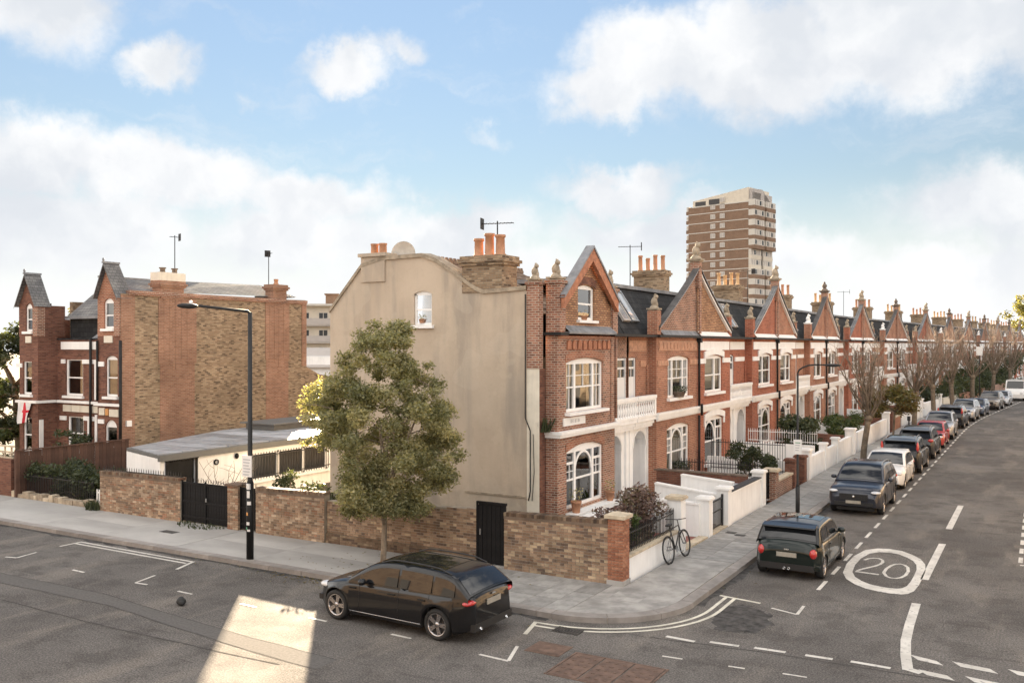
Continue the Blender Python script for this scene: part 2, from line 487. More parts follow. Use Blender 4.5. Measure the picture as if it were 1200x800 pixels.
def leaf_mat(name, ramp, trans=.35):
    m = bpy.data.materials.new(name); m.use_nodes = True
    nt = m.node_tree
    p = nt.nodes['Principled BSDF']
    out = nt.nodes['Material Output']
    a = nt.nodes.new('ShaderNodeAttribute'); a.attribute_name = 'Col'
    cr = nt.nodes.new('ShaderNodeValToRGB')
    els = cr.color_ramp.elements
    while len(els) < len(ramp):
        els.new(.5)
    for i, c in enumerate(ramp):
        els[i].position = i / (len(ramp) - 1); els[i].color = (*c, 1)
    nt.links.new(a.outputs['Fac'], cr.inputs[0])
    nt.links.new(cr.outputs[0], p.inputs['Base Color'])
    p.inputs['Roughness'].default_value = .5
    p.inputs['Specular IOR Level'].default_value = .4
    tl = nt.nodes.new('ShaderNodeBsdfTranslucent')
    nt.links.new(mixc(nt, 1.0, cr.outputs[0], (1.5, 1.4, .7), 'MULTIPLY'), tl.inputs[0])
    mx = nt.nodes.new('ShaderNodeMixShader'); mx.inputs[0].default_value = trans
    nt.links.new(p.outputs[0], mx.inputs[1]); nt.links.new(tl.outputs[0], mx.inputs[2])
    nt.links.new(mx.outputs[0], out.inputs[0])
    MATS[name] = m


leaf_mat('leaf_olive', [(.11, .118, .062), (.21, .213, .115), (.31, .298, .17), (.45, .405, .235)], .45)
leaf_mat('leaf_dark', [(.028, .04, .02), (.055, .07, .036), (.085, .10, .052)])
leaf_mat('leaf_green', [(.035, .06, .02), (.07, .10, .035), (.12, .14, .05)])
leaf_mat('leaf_autumn', [(.09, .06, .025), (.15, .11, .04), (.10, .11, .04), (.22, .16, .05)])
leaf_mat('leaf_purple', [(.055, .035, .035), (.12, .075, .07), (.22, .155, .13), (.13, .12, .06)], .2)
leaf_mat('leaf_yellow', [(.12, .125, .045), (.20, .19, .075), (.12, .13, .05)])

# ------------------------------------------------------------------ mesh helper
class MB:
    def __init__(self):
        self.v = []; self.f = []; self.m = []; self.s = []; self.c = []
        self.cur = None

    def quad(self, pts, m=0, smooth=False):
        n = len(self.v)
        self.v += [tuple(p) for p in pts]
        self.f.append(tuple(range(n, n + len(pts)))); self.m.append(m); self.s.append(smooth); self.c.append(self.cur)

    poly = quad

    def box(self, x0, x1, y0, y1, z0, z1, m=0):
        if x0 > x1: x0, x1 = x1, x0
        if y0 > y1: y0, y1 = y1, y0
        n = len(self.v)
        self.v += [(x0, y0, z0), (x1, y0, z0), (x1, y1, z0), (x0, y1, z0), (x0, y0, z1), (x1, y0, z1), (x1, y1, z1), (x0, y1, z1)]
        for q in ((0, 3, 2, 1), (4, 5, 6, 7), (0, 1, 5, 4), (1, 2, 6, 5), (2, 3, 7, 6), (3, 0, 4, 7)):
            self.f.append(tuple(n + i for i in q)); self.m.append(m); self.s.append(False); self.c.append(self.cur)

    def obox(self, c, hx, hy, hz, rz=0.0, m=0, rx=0.0):
        M = Matrix.Rotation(rz, 4, 'Z') @ Matrix.Rotation(rx, 4, 'X')
        n = len(self.v)
        for sz in (-1, 1):
            for sx, sy in ((-1, -1), (1, -1), (1, 1), (-1, 1)):
                q = M @ Vector((sx * hx, sy * hy, sz * hz))
                self.v.append((c[0] + q.x, c[1] + q.y, c[2] + q.z))
        for q in ((0, 3, 2, 1), (4, 5, 6, 7), (0, 1, 5, 4), (1, 2, 6, 5), (2, 3, 7, 6), (3, 0, 4, 7)):
            self.f.append(tuple(n + i for i in q)); self.m.append(m); self.s.append(False); self.c.append(self.cur)

    def prism(self, pts, a, b, axis='y', m=0):
        """extrude a polygon: pts are (x,z) for axis y, (y,z) for axis x, (x,y) for axis z"""
        def P(q, t):
            if axis == 'y': return (q[0], t, q[1])
            if axis == 'x': return (t, q[0], q[1])
            return (q[0], q[1], t)
        n = len(self.v); k = len(pts)
        self.v += [P(q, a) for q in pts] + [P(q, b) for q in pts]
        ar = sum(pts[i][0] * pts[(i + 1) % k][1] - pts[(i + 1) % k][0] * pts[i][1] for i in range(k))
        flip = (ar > 0) != (axis == 'y')
        if a > b: flip = not flip
        fs = [tuple(range(n, n + k)), tuple(range(n + 2 * k - 1, n + k - 1, -1))]
        for i in range(k):
            j = (i + 1) % k
            fs.append((n + i, n + k + i, n + k + j, n + j))
        for q in fs:
            self.f.append(q[::-1] if flip else q); self.m.append(m); self.s.append(False); self.c.append(self.cur)

    def tube(self, pts, r, n=6, m=0, smooth=True, cap=True):
        pts = [Vector(p) for p in pts]
        rs = r if isinstance(r, (list, tuple)) else [r] * len(pts)
        base = len(self.v)
        up = None
        for i, p in enumerate(pts):
            t = (pts[min(i + 1, len(pts) - 1)] - pts[max(i - 1, 0)])
            if t.length < 1e-9: t = Vector((0, 0, 1))
            t.normalize()
            if up is None:
                up = Vector((0, 0, 1)) if abs(t.z) < .9 else Vector((1, 0, 0))
            a = t.cross(up)
            if a.length < 1e-6: a = t.orthogonal()
            a.normalize(); b = t.cross(a).normalized(); up = -b if False else up
            for k in range(n):
                an = 2 * math.pi * k / n
                q = p + (a * math.cos(an) + b * math.sin(an)) * rs[i]
                self.v.append((q.x, q.y, q.z))
        for i in range(len(pts) - 1):
            for k in range(n):
                k2 = (k + 1) % n
                self.f.append((base + i * n + k, base + i * n + k2, base + (i + 1) * n + k2, base + (i + 1) * n + k))
                self.m.append(m); self.s.append(smooth); self.c.append(self.cur)
        if cap:
            self.f.append(tuple(base + k for k in range(n - 1, -1, -1))); self.m.append(m); self.s.append(False); self.c.append(self.cur)
            e = base + (len(pts) - 1) * n
            self.f.append(tuple(e + k for k in range(n))); self.m.append(m); self.s.append(False); self.c.append(self.cur)

    def lathe(self, prof, c=(0, 0, 0), n=16, axis='z', m=0, smooth=True, start=0.0, sweep=2 * math.pi):
        base = len(self.v)
        full = abs(sweep - 2 * math.pi) < 1e-6
        cols = n if full else n + 1
        for (r, h) in prof:
            for k in range(cols):
                an = start + sweep * k / n
                a, b = r * math.cos(an), r * math.sin(an)
                q = {'z': (a, b, h), 'y': (a, h, b), 'x': (h, a, b)}[axis]
                self.v.append((c[0] + q[0], c[1] + q[1], c[2] + q[2]))
        for i in range(len(prof) - 1):
            for k in range(n):
                k2 = (k + 1) % cols
                q = (base + i * cols + k, base + i * cols + k2, base + (i + 1) * cols + k2, base + (i + 1) * cols + k)
                self.f.append(q if axis != 'y' else q[::-1]); self.m.append(m); self.s.append(smooth); self.c.append(self.cur)

    def ball(self, c, rx, ry, rz, n=10, k=6, m=0):
        base = len(self.v)
        for i in range(k + 1):
            t = math.pi * i / k
            for j in range(n):
                a = 2 * math.pi * j / n
                self.v.append((c[0] + rx * math.sin(t) * math.cos(a), c[1] + ry * math.sin(t) * math.sin(a), c[2] + rz * math.cos(t)))
        for i in range(k):
            for j in range(n):
                j2 = (j + 1) % n
                self.f.append((base + i * n + j, base + (i + 1) * n + j, base + (i + 1) * n + j2, base + i * n + j2))
                self.m.append(m); self.s.append(True); self.c.append(self.cur)

    def grid(self, rows, m=0, smooth=True, mats=None):
        """rows of points joined into a sheet"""
        base = len(self.v); w = len(rows[0])
        for r_ in rows:
            self.v += [tuple(p) for p in r_]
        for i in range(len(rows) - 1):
            for j in range(w - 1):
                self.f.append((base + i * w + j, base + i * w + j + 1, base + (i + 1) * w + j + 1, base + (i + 1) * w + j))
                self.m.append(m if mats is None else mats(i, j)); self.s.append(smooth); self.c.append(self.cur)

    def mesh(self, name, mats):
        me = bpy.data.meshes.new(name)
        me.from_pydata(self.v, [], self.f)
        if not isinstance(mats, (list, tuple)):
            mats = [mats]
        for q in mats:
            me.materials.append(MATS[q])
        nf = len(self.f)
        me.polygons.foreach_set('material_index', self.m)
        me.polygons.foreach_set('use_smooth', self.s)
        # metric box-projected UVs
        nl = len(me.loops)
        if nl:
            lv = np.empty(nl, np.int32); me.loops.foreach_get('vertex_index', lv)
            co = np.array(self.v, np.float32)[lv]
            tot_ = np.empty(nf, np.int32); me.polygons.foreach_get('loop_total', tot_)
            nr = np.empty(nf * 3, np.float32); me.polygons.foreach_get('normal', nr)
            nr = np.repeat(np.abs(nr.reshape(-1, 3)), tot_, axis=0)
            uv = np.empty((nl, 2), np.float32)
            ax = np.argmax(nr * np.array([1, 1, .75], np.float32), axis=1)
            uv[:, 0] = np.where(ax == 0, co[:, 1], co[:, 0])
            uv[:, 1] = np.where(ax == 2, co[:, 1], co[:, 2])
            ul = me.uv_layers.new(name='UVMap')
            ul.data.foreach_set('uv', uv.ravel())
            if any(q is not None for q in self.c):
                at = me.color_attributes.new('Col', 'FLOAT_COLOR', 'CORNER')
                cc = np.array([(q if q is not None else (.5, .5, .5)) for q in self.c], np.float32)
                cc = np.concatenate([cc, np.ones((nf, 1), np.float32)], 1)
                at.data.foreach_set('color', np.repeat(cc, tot_, axis=0).ravel())
        me.update()
        return me

    def build(self, name, mats, parent=None, **tags):
        return put(name, self.mesh(name, mats), parent, **tags)


def put(name, me, parent=None, loc=None, rz=0.0, **tags):
    o = bpy.data.objects.new(name, me)
    COL.objects.link(o)
    if parent is not None:
        o.parent = parent
    if loc is not None:
        o.location = loc
    if rz:
        o.rotation_euler = (0, 0, rz)
    for k, q in tags.items():
        o[k] = q
    return o


def thing(name, label, cat, loc=(0, 0, 0), rz=0.0, group=None, mirror=False):
    o = bpy.data.objects.new(name, None)
    COL.objects.link(o)
    o.location = loc; o.rotation_euler = (0, 0, rz)
    o.empty_display_size = .3
    if mirror:
        o.scale = (-1, 1, 1)
    o['label'] = label; o['category'] = cat
    if group:
        o['group'] = group
    return o


def tag(o, label, cat, group=None):
    o['label'] = label; o['category'] = cat
    if group:
        o['group'] = group
    return o


def copy_tree(o, parent=None):
    c = o.copy(); COL.objects.link(c)
    if parent is not None:
        c.parent = parent
    for ch in list(o.children):
        copy_tree(ch, c)
    return c


def struct(o):
    o['kind'] = 'structure'
    return o


# how far the terrace and the street lean to the right beyond the bend
def bend(y):
    if y < 70: return 0.0
    if y < 92: return .088 / 44 * (y - 70) ** 2
    return .968 + .088 * (y - 92)


def bend_angle(y):
    if y < 70: return 0.0
    if y < 92: return math.atan(.088 / 22 * (y - 70))
    return math.atan(.088)

# ------------------------------------------------------------------ ground, road, pavements
KX, KY, KR = -7.12, 18.2, 2.5          # kerb of the side street, kerb of the main road, corner radius

b = MB(); b.quad([(-900, -600, -.06), (900, -600, -.06), (900, 1600, -.06), (-900, 1600, -.06)])
struct(b.build('ground', 'earth'))

b = MB()
b.quad([(-220, 6.5, 0), (120, 6.5, 0), (120, 24, 0), (-220, 24, 0)])
ys = [24 + 4 * i for i in range(60)]
b.grid([[(-8.4 + bend(y), y, 0), (4.0 + bend(y), y, 0)] for y in ys], smooth=False)
road = struct(b.build('road', 'asphalt'))


def kerb_path(off):
    """line parallel to the kerb, off metres into the road (negative: into the pavement)"""
    pts = [(-70.0, KY - off)]
    cx, cy = KX - KR, KY + KR
    r_ = KR + off
    for i in range(0, 13):
        a = -math.pi / 2 + math.pi / 2 * i / 12
        pts.append((cx + r_ * math.cos(a), cy + r_ * math.sin(a)))
    for y in range(26, 230, 4):
        pts.append((KX + off + bend(y), y))
    return pts


# pavement: a bed with near vertical sides that the slabs and kerb stones lie on
b = MB()
kp = kerb_path(-.02)
inner = [(-70.0, 21.4)] + [(-9.1, 21.4)] * 12 + [(-9.1, 21.4)] + [(-9.12 + bend(y), y) for y in range(26, 230, 4)]
for i in range(len(kp) - 1):
    b.quad([(*kp[i], .108), (*kp[i + 1], .108), (*inner[i + 1], .108), (*inner[i], .108)])
    b.quad([(*kp[i], -.05), (*kp[i + 1], -.05), (*kp[i + 1], .108), (*kp[i], .108)])
pavement = struct(b.build('pavement', 'mortar'))
# kerb stones, one by one where they can be told apart
kb = MB(); kb.box(-.592, .592, 0, .30, -.04, .128)
me_k = kb.mesh('kerb_stone', 'kerb')
x = -52.0
while x < -10.8:
    put('kerb_stone', me_k, pavement, (x + .6, KY + random.uniform(-.008, .008), random.uniform(-.004, .004)))
    x += 1.2
cx, cy = KX - KR, KY + KR
x_end = x
mk = MB(); mk.box(x_end + .006, cx - .006, KY, KY + .3, -.04, .128); mk.build('kerb_stone', 'kerb', pavement)
for k in range(3):
    mk = MB()
    a0 = -math.pi / 2 + math.pi / 2 * (k + .006) / 3; a1 = -math.pi / 2 + math.pi / 2 * (k + .994) / 3
    n = 6
    ring = lambda r_: [(cx + r_ * math.cos(a0 + (a1 - a0) * i / n), cy + r_ * math.sin(a0 + (a1 - a0) * i / n)) for i in range(n + 1)]
    mk.prism(ring(KR) + ring(KR - .32)[::-1], -.04, .126 + .002 * k, 'z')
    mk.build('kerb_stone', 'kerb', pavement)
y = cy
while y < 84:
    put('kerb_stone', me_k, pavement, (KX + bend(y + .6) + random.uniform(-.006, .006), y + .6, random.uniform(-.004, .004)), R(90) - bend_angle(y + .6))
    y += 1.2
b = MB()
for q in range(84, 224, 4):
    b.quad([(KX + bend(q), q, .124), (KX + bend(q + 4), q + 4, .124), (KX - .3 + bend(q + 4), q + 4, .124), (KX - .3 + bend(q), q, .124)])
    b.quad([(KX + bend(q), q, -.04), (KX + bend(q + 4), q + 4, -.04), (KX + bend(q + 4), q + 4, .124), (KX + bend(q), q, .124)])
o = b.build('far_kerb', 'kerb', pavement); o['kind'] = 'stuff'
# paving slabs
sl = MB(); sl.box(-.5, .5, -.5, .5, .0, .022)
me_s = sl.mesh('paving_slab', 'paving')
me_c = sl.mesh('paving_slab', 'path_concrete')
me_p = sl.mesh('paving_slab', 'concrete')


def slab(x0, x1, y0, y1, me=None, gap=.010, lift=0.0):
    o = put('paving_slab', me or me_s, pavement, ((x0 + x1) / 2 + bend((y0 + y1) / 2), (y0 + y1) / 2, .100 + lift + random.uniform(-.003, .003)), -bend_angle((y0 + y1) / 2))
    o.scale = (x1 - x0 - gap, y1 - y0 - gap, 1)
    return o


y = 25.0; i = 0
rows = 0
while y < 86 and rows < 84:
    d = random.choice((.62, .68, .74, .8)) * (1 if y < 60 else 1.6)
    cuts = [(-9.10, -8.26, -7.44), (-9.10, -8.55, -7.44), (-9.10, -7.95, -7.44), (-9.10, -7.44)][random.randrange(4)]
    if y < 60: cuts = (-9.10, -8.30 + random.uniform(-.03, .03), -7.44) if i % 3 else (-9.10, -8.3, -7.44)
    for k in range(len(cuts) - 1):
        slab(cuts[k], cuts[k + 1], y, y + d, me_s)
    y += d; i += 1; rows += 1
b = MB()
for q in range(int(y), 224, 4):
    q0 = max(q, y)
    b.quad([(-9.1 + bend(q0), q0, .12), (-7.44 + bend(q0), q0, .12), (-7.44 + bend(q + 4), q + 4, .12), (-9.1 + bend(q + 4), q + 4, .12)])
o = b.build('far_paving', 'paving', pavement); o['kind'] = 'stuff'
# slabs beside the main road and the cast corner
for xs in (-15.75, -14.85, -13.95, -13.05, -12.15, -11.45, -10.65, -10.0):
    i = (-15.75, -14.85, -13.95, -13.05, -12.15, -11.45, -10.65, -10.0).index(xs)
    xe = (-14.85, -13.95, -13.05, -12.15, -11.45, -10.65, -10.0, -9.42)[i]
    for (a, c) in ((18.52, 19.32), (19.32, 20.12), (20.12, 21.3)):
        slab(xs, xe, a, c)
cb = MB()
pts = [(-9.41, 18.53)] + [(cx + (KR - .34) * math.cos(-math.pi / 2 + math.pi / 2 * i / 10), cy + (KR - .34) * math.sin(-math.pi / 2 + math.pi / 2 * i / 10)) for i in range(1, 11)] + [(-7.46, 24.98), (-9.1, 24.98), (-9.1, 21.1), (-9.41, 21.1)]
cb.prism(pts, .09, .121, 'z')
cb.build('paving_slab', 'path_concrete', pavement)
slab(-9.05, -8.25, 19.95, 20.7, me_c, lift=.003)
for (a, c) in ((-52, -46), (-46, -40.5), (-40.5, -35), (-35, -29.5), (-29.5, -26.2), (-26.2, -22.6), (-22.6, -19.3), (-19.3, -15.76)):
    if a == -26.2:
        slab(a, c, 18.52, 21.3, me_p, lift=.004)
    else:
        slab(a, c, 18.52, 19.9 if a > -30 else 21.3, me_p)
        if a > -30: slab(a, c, 19.9, 21.3, me_p)
# gardens behind the walls
b = MB()
b.quad([(-75, 21.4, .112), (-9.4, 21.4, .112), (-9.4, 25, .112), (-75, 25, .112)])
b.quad([(-75, 25, .112), (-14, 25, .112), (-14, 70, .112), (-75, 70, .112)])
struct(b.build('garden_ground', 'earth'))
b = MB()
for q in range(25, 225, 4):
    b.quad([(-14.2 + bend(q), q, .114), (-9.3 + bend(q), q, .114), (-9.3 + bend(q + 4), q + 4, .114), (-14.2 + bend(q + 4), q + 4, .114)])
struct(b.build('front_garden_ground', 'path_concrete'))
# the other pavements, outside the picture
b = MB()
b.box(-220, 1.66 + 2.0, 3.5, 7.6, -.05, .12)
for q in range(24, 224, 4):
    b.quad([(1.66 + bend(q), q, .12), (6.5 + bend(q), q, .12), (6.5 + bend(q + 4), q + 4, .12), (1.66 + bend(q + 4), q + 4, .12)])
struct(b.build('opposite_pavement', 'concrete'))


# ------------------------------------------------------------------ markings on the road
def strip(b, pts, w, z=.008):
    """a line of width w along pts"""
    P = [Vector((p[0], p[1], 0)) for p in pts]
    L = []; Rr = []
    for i, p in enumerate(P):
        t = (P[min(i + 1, len(P) - 1)] - P[max(i - 1, 0)]).normalized()
        n = Vector((-t.y, t.x, 0)) * w / 2
        L.append((p + n)); Rr.append((p - n))
    for i in range(len(P) - 1):
        b.quad([(Rr[i].x, Rr[i].y, z), (Rr[i + 1].x, Rr[i + 1].y, z), (L[i + 1].x, L[i + 1].y, z), (L[i].x, L[i].y, z)])


def marking(pts, w, m='road_paint', name='road_marking', z=.008):
    b = MB(); strip(b, pts, w, z)
    return struct(b.build(name, m))


# double lines round the corner
kpath = [p for p in kerb_path(.30) if True]
def corner_line(off):
    c_ = [(-9.75, KY - off)]
    r_ = KR + off
    for i in range(0, 15):
        a = -math.pi / 2 + math.pi / 2 * i / 14
        c_.append((cx + r_ * math.cos(a), cy + r_ * math.sin(a)))
    c_.append((KX + off, 21.95))
    return c_
b = MB()
strip(b, corner_line(.40), .085); strip(b, corner_line(.62), .085)
strip(b, [(-9.80, 17.83), (-9.58, 16.94)], .10, .009); strip(b, [(-6.9, 22.0), (-5.85, 21.82)], .10, .009)
struct(b.build('double_line_marking', 'pale_road_paint'))
b = MB()
strip(b, [(-26.1, 17.82), (-21.0, 17.80)], .09); strip(b, [(-26.1, 17.60), (-21.0, 17.58)], .09)
strip(b, [(-26.12, 17.1), (-26.12, 17.86)], .1, .009); strip(b, [(-20.66, 16.98), (-20.98, 17.84)], .1, .009)
struct(b.build('double_line_marking', 'road_paint'))
for pts in ([(-26.2, 15.45), (-25.8, 15.55), (-25.97, 16.26)], [(-20.0, 15.52), (-20.42, 15.48), (-20.62, 16.24)], [(-9.75, 15.38), (-9.05, 15.34), (-9.34, 16.2)], [(-5.52, 21.56), (-4.88, 21.34), (-4.9, 22.12)]):
    b = MB(); strip(b, pts[:2], .075); strip(b, pts[1:], .075, .009); struct(b.build('bay_corner_marking', 'road_paint'))
for x0 in (-18.81, -14.41, -12.06, -16.6, -23.1):
    marking([(x0, 15.5), (x0 + .54, 15.48)], .075)
# parking bay dashes down the side street
y = 23.75
while y < 112:
    marking([(-4.91 + bend(y), y), (-4.91 + bend(y + 1), y + 1.0)], .10 if y < 60 else .12)
    y += 1.8
y = 29.6
while y < 60:
    marking([(-.55, y), (-.55, y + .75)], .11); y += 1.35
b = MB(); strip(b, [(-.55, 29.28), (.4, 29.32)], .11); struct(b.build('bay_corner_marking', 'road_paint'))
# centre line
marking([(-2.73, 33.8), (-2.73, 39.0)], .20)
marking([(-2.70, 26.2), (-2.70, 31.2)], .20)
b = MB(); strip(b, [(-2.62, 23.7), (-2.55, 21.8), (-2.48, 20.6), (-2.36, 19.6), (-2.22, 18.75)], .2); strip(b, [(-2.26, 18.84), (-1.98, 18.72)], .2, .009)
struct(b.build('centre_line_marking', 'road_paint'))
# give way lines
for (x0, x1, y0, y1) in ((-2.24, -1.75, 19.66, 19.52), (-1.48, -.82, 19.66, 19.56), (-.52, .14, 19.72, 19.62), (-2.0, -1.5, 18.85, 18.76), (-1.2, -.62, 18.90, 18.82), (-.3, .3, 18.95, 18.88)):
    b = MB(); b.quad([(x0 + .12, y0 - .20, .0085), (x1 + .10, y1 - .16, .0085), (x1 - .05, y1 + .06, .0085), (x0 - .06, y0 + .06, .0085)])
    struct(b.build('give_way_marking', 'road_paint'))
for (x0, x1, y0, y1) in ((-6.92, -6.28, 18.34, 18.31), (-6.0, -5.4, 18.45, 18.5), (-5.1, -4.48, 18.56, 18.60), (-4.1, -3.58, 18.63, 18.66), (-3.25, -2.52, 18.71, 18.70)):
    marking([(x0, y0), (x1, y1)], .12)
for (x0, x1, y0) in ((-6.55, -6.14, 17.14), (-5.24, -4.93, 17.24), (-4.24, -3.8, 17.37)):
    marking([(x0, y0), (x1, y0 + .03)], .06)
# the 20 roundel
b = MB()
ox, oy = -3.76, 26.95
outer = [(-4.70, 25.9), (-4.80, 27.0), (-4.79, 28.1), (-4.63, 29.1), (-4.35, 29.5), (-4.02, 29.62), (-3.65, 29.5), (-3.31, 29.1), (-3.05, 28.65), (-2.87, 28.04), (-2.78, 27.3), (-2.76, 26.45), (-2.76, 25.5), (-2.80, 24.85), (-2.90, 24.5), (-3.04, 24.36), (-3.3, 24.32), (-3.58, 24.37), (-3.9, 24.5), (-4.21, 24.8), (-4.5, 25.25)]
ccx, ccy = -3.77, 26.95
inn = []
for (px_, py_) in outer:
    inn.append((ccx + (px_ - ccx) * .775, ccy + (py_ - ccy) * .80))
n = len(outer)
for i in range(n):
    j = (i + 1) % n
    b.quad([(*outer[i], .008), (*outer[j], .008), (*inn[j], .008), (*inn[i], .008)])
strip(b, [(-4.44, 27.72), (-4.36, 27.98), (-4.24, 28.12), (-4.10, 28.13), (-3.98, 27.95), (-3.94, 27.70), (-3.97, 27.40), (-4.06, 27.12), (-4.21, 26.80), (-4.34, 26.52), (-4.40, 26.28)], .085)
strip(b, [(-4.43, 26.20), (-3.82, 26.16)], .13, .009)
zero = [(-3.74, 26.45), (-3.74, 26.95), (-3.68, 27.40), (-3.60, 27.64), (-3.48, 27.74), (-3.36, 27.66), (-3.25, 27.42), (-3.18, 26.95), (-3.19, 26.45), (-3.26, 26.12), (-3.37, 25.97), (-3.5, 25.95), (-3.62, 26.08), (-3.74, 26.45)]
strip(b, zero, .085)
struct(b.build('speed_limit_marking', 'road_paint'))
# repairs and covers
def sheet(pts, m, name, z=.004):
    b = MB(); b.poly([(p[0], p[1], z) for p in pts], 0)
    return struct(b.build(name, m))
sheet([(-40, 14.25), (-24.5, 14.3), (-20.3, 14.4), (-15.0, 13.86), (-12, 13.7), (-12, 13.1), (-14.8, 13.3), (-19.1, 13.8), (-23.5, 13.72), (-40, 13.65)], 'asphalt_light', 'trench_repair')
rp = random.Random(2)
core_ = [(-6.55, 20.6), (-6.4, 21.4), (-6.0, 21.5), (-5.4, 21.1), (-5.15, 20.3), (-5.4, 19.5), (-5.8, 19.4), (-6.2, 19.2), (-6.45, 19.9)]
pts_ = []
for i in range(len(core_)):
    (xa, ya), (xb, yb) = core_[i], core_[(i + 1) % len(core_)]
    for k in range(7):
        pts_.append((xa + (xb - xa) * k / 7 + rp.gauss(0, .055), ya + (yb - ya) * k / 7 + rp.gauss(0, .055)))
sheet(pts_, 'asphalt_patch', 'asphalt_repair')
mh = MB(); mh.box(-.285, .285, -.58, .58, .0, .012)
for i in range(3):
    for j in range(5):
        mh.box(-.2 + i * .17, -.14 + i * .17, -.45 + j * .21, -.39 + j * .21, .012, .02)
me_m = mh.mesh('cover_plate', 'manhole')
mr = MB(); mr.box(-8.1, -6.2, 15.10, 15.14, 0, .012); mr.box(-8.1, -6.2, 16.44, 16.48, 0, .012); mr.box(-8.14, -8.1, 15.10, 16.48, 0, .012); mr.box(-6.2, -6.16, 15.10, 16.48, 0, .012)
mhole = tag(mr.build('manhole_cover', 'manhole'), 'long brown iron cover of three studded plates set in the junction', 'manhole cover', 'iron covers in the road')
for k in range(3):
    put('cover_plate', me_m, mhole, (-7.78 + k * .63, 15.79, 0)).scale = (1.04, 1.1, 1)
b = MB(); b.box(-9.1, -8.32, 16.05, 16.72, 0, .01, 0); b.box(-9.05, -8.37, 16.1, 16.67, .01, .014, 0)
tag(b.build('manhole_cover', 'manhole'), 'small square brown iron cover in the road by the bay corner mark', 'manhole cover', 'iron covers in the road')
b = MB()
b.box(-9.22, -8.58, 17.42, 17.82, 0, .008)
for k in range(9):
    b.box(-9.19 + k * .07, -9.15 + k * .07, 17.45, 17.79, .008, .022)
tag(b.build('drain_grating', 'iron_cover'), 'black slotted drain grating across the double lines at the corner', 'drain')
b = MB(); b.box(-24.85, -24.2, 19.72, 20.02, .1235, .131); b.box(-24.8, -24.25, 19.77, 19.97, .131, .135)
tag(b.build('pavement_cover', 'iron_cover'), 'small iron cover in the pavement before the black gates', 'cover')
for k, (x0, y0) in enumerate(((-8.72, 29.0), (-8.35, 28.75))):
    b = MB(); b.box(x0 - .16, x0 + .16, y0 - .14, y0 + .14, .121, .130); b.box(x0 - .12, x0 + .12, y0 - .10, y0 + .10, .130, .134)
    tag(b.build('pavement_cover', 'iron_cover'), ('small square stopcock cover in the paving nearer the garden gate', 'small square stopcock cover in the paving nearer the kerb')[k], 'cover', 'stopcock covers in the pavement')
b = MB()
b.ball((0, 0, .09), .13, .11, .09, 9, 6); b.ball((.06, -.05, .07), .09, .07, .07, 8, 5); b.ball((-.04, .03, .14), .08, .07, .05, 8, 5)
tag(put('litter', b.mesh('litter', 'rubber'), None, (-17.75, 14.72, .0)), 'small dark crumpled lump lying alone on the asphalt', 'litter')
# dirt in the gutter, seams and patches
rg = random.Random(8)
def gutter(pts, w0, w1):
    b = MB(); n = len(pts)
    L = []
    for (x, y, nx, ny) in pts:
        w = rg.uniform(w0, w1)
        L.append(((x, y, .003), (x + nx * w, y + ny * w, .003)))
    for (a, c), (d, e) in zip(L, L[1:]):
        b.quad([a, c, e, d])
    return struct(b.build('gutter_dirt', 'asphalt_patch'))
gutter([(-52 + i * .35, KY + .01, 0, -1) for i in range(122)], .10, .30)
gutter([(KX - .01, 20.9 + i * .4, 1, 0) for i in range(122)], .10, .34)
def seam(pts, w=.022):
    b = MB(); q = []
    for (xa, ya), (xb, yb) in zip(pts, pts[1:]):
        n = max(2, int(math.hypot(xb - xa, yb - ya) / .5))
        q += [(xa + (xb - xa) * i / n + rg.gauss(0, .012), ya + (yb - ya) * i / n + rg.gauss(0, .012)) for i in range(n)]
    strip(b, q + [pts[-1]], w, .006)
    return struct(b.build('road_seam', 'seam_tar'))
seam([(-40, 14.24), (-24.5, 14.3), (-20.3, 14.4), (-15, 13.86), (-12, 13.7)]); seam([(-40, 13.65), (-23.5, 13.72), (-19.1, 13.8), (-14.8, 13.3), (-12, 13.1)], .022)
seam([(-34, 12.85), (-21.9, 12.8), (-17.5, 12.77), (-14.9, 12.85), (-12.8, 12.95)], .03)
seam([(-7.2, 18.12), (-4.4, 18.42), (-2.3, 18.5), (1.0, 18.6)], .03)
b = MB()
for i in range(420):
    if rg.random() < .55: x, y, z = rg.gauss(-15.6, 2.2), 18.2 - abs(rg.gauss(0, .35)), .006
    elif rg.random() < .6: x, y, z = rg.gauss(-15.6, 1.6), rg.uniform(18.5, 21.1), .128
    else: x, y, z = KX + abs(rg.gauss(0, .3)), rg.uniform(22, 52), .006
    a = rg.uniform(0, 6.28); s = rg.uniform(.025, .055)
    k = rg.random(); b.cur = (k, k, k)
    b.quad([(x - s * math.cos(a), y - s * math.sin(a), z), (x + s * .5 * math.sin(a), y - s * .5 * math.cos(a), z + .012), (x + s * math.cos(a), y + s * math.sin(a), z + .004), (x - s * .5 * math.sin(a), y + s * .5 * math.cos(a), z + .01)])
LITTER = b

# ------------------------------------------------------------------ building helpers (local frame: x along the front, y into the house, front faces -y)
def arc_pts(a, b_, zs, rise, n=8):
    """points of a segmental arch from (a,zs) to (b_,zs)"""
    if rise <= 0:
        return [(a, zs), (b_, zs)]
    w = b_ - a
    r_ = (w * w / 4 + rise * rise) / (2 * rise)
    c = ((a + b_) / 2, zs + rise - r_)
    th = math.asin(min(1, w / 2 / r_))
    if rise > w / 2 - 1e-6: th = math.pi / 2
    return [(c[0] + r_ * math.sin(-th + 2 * th * i / n), c[1] + r_ * math.cos(-th + 2 * th * i / n)) for i in range(n + 1)]


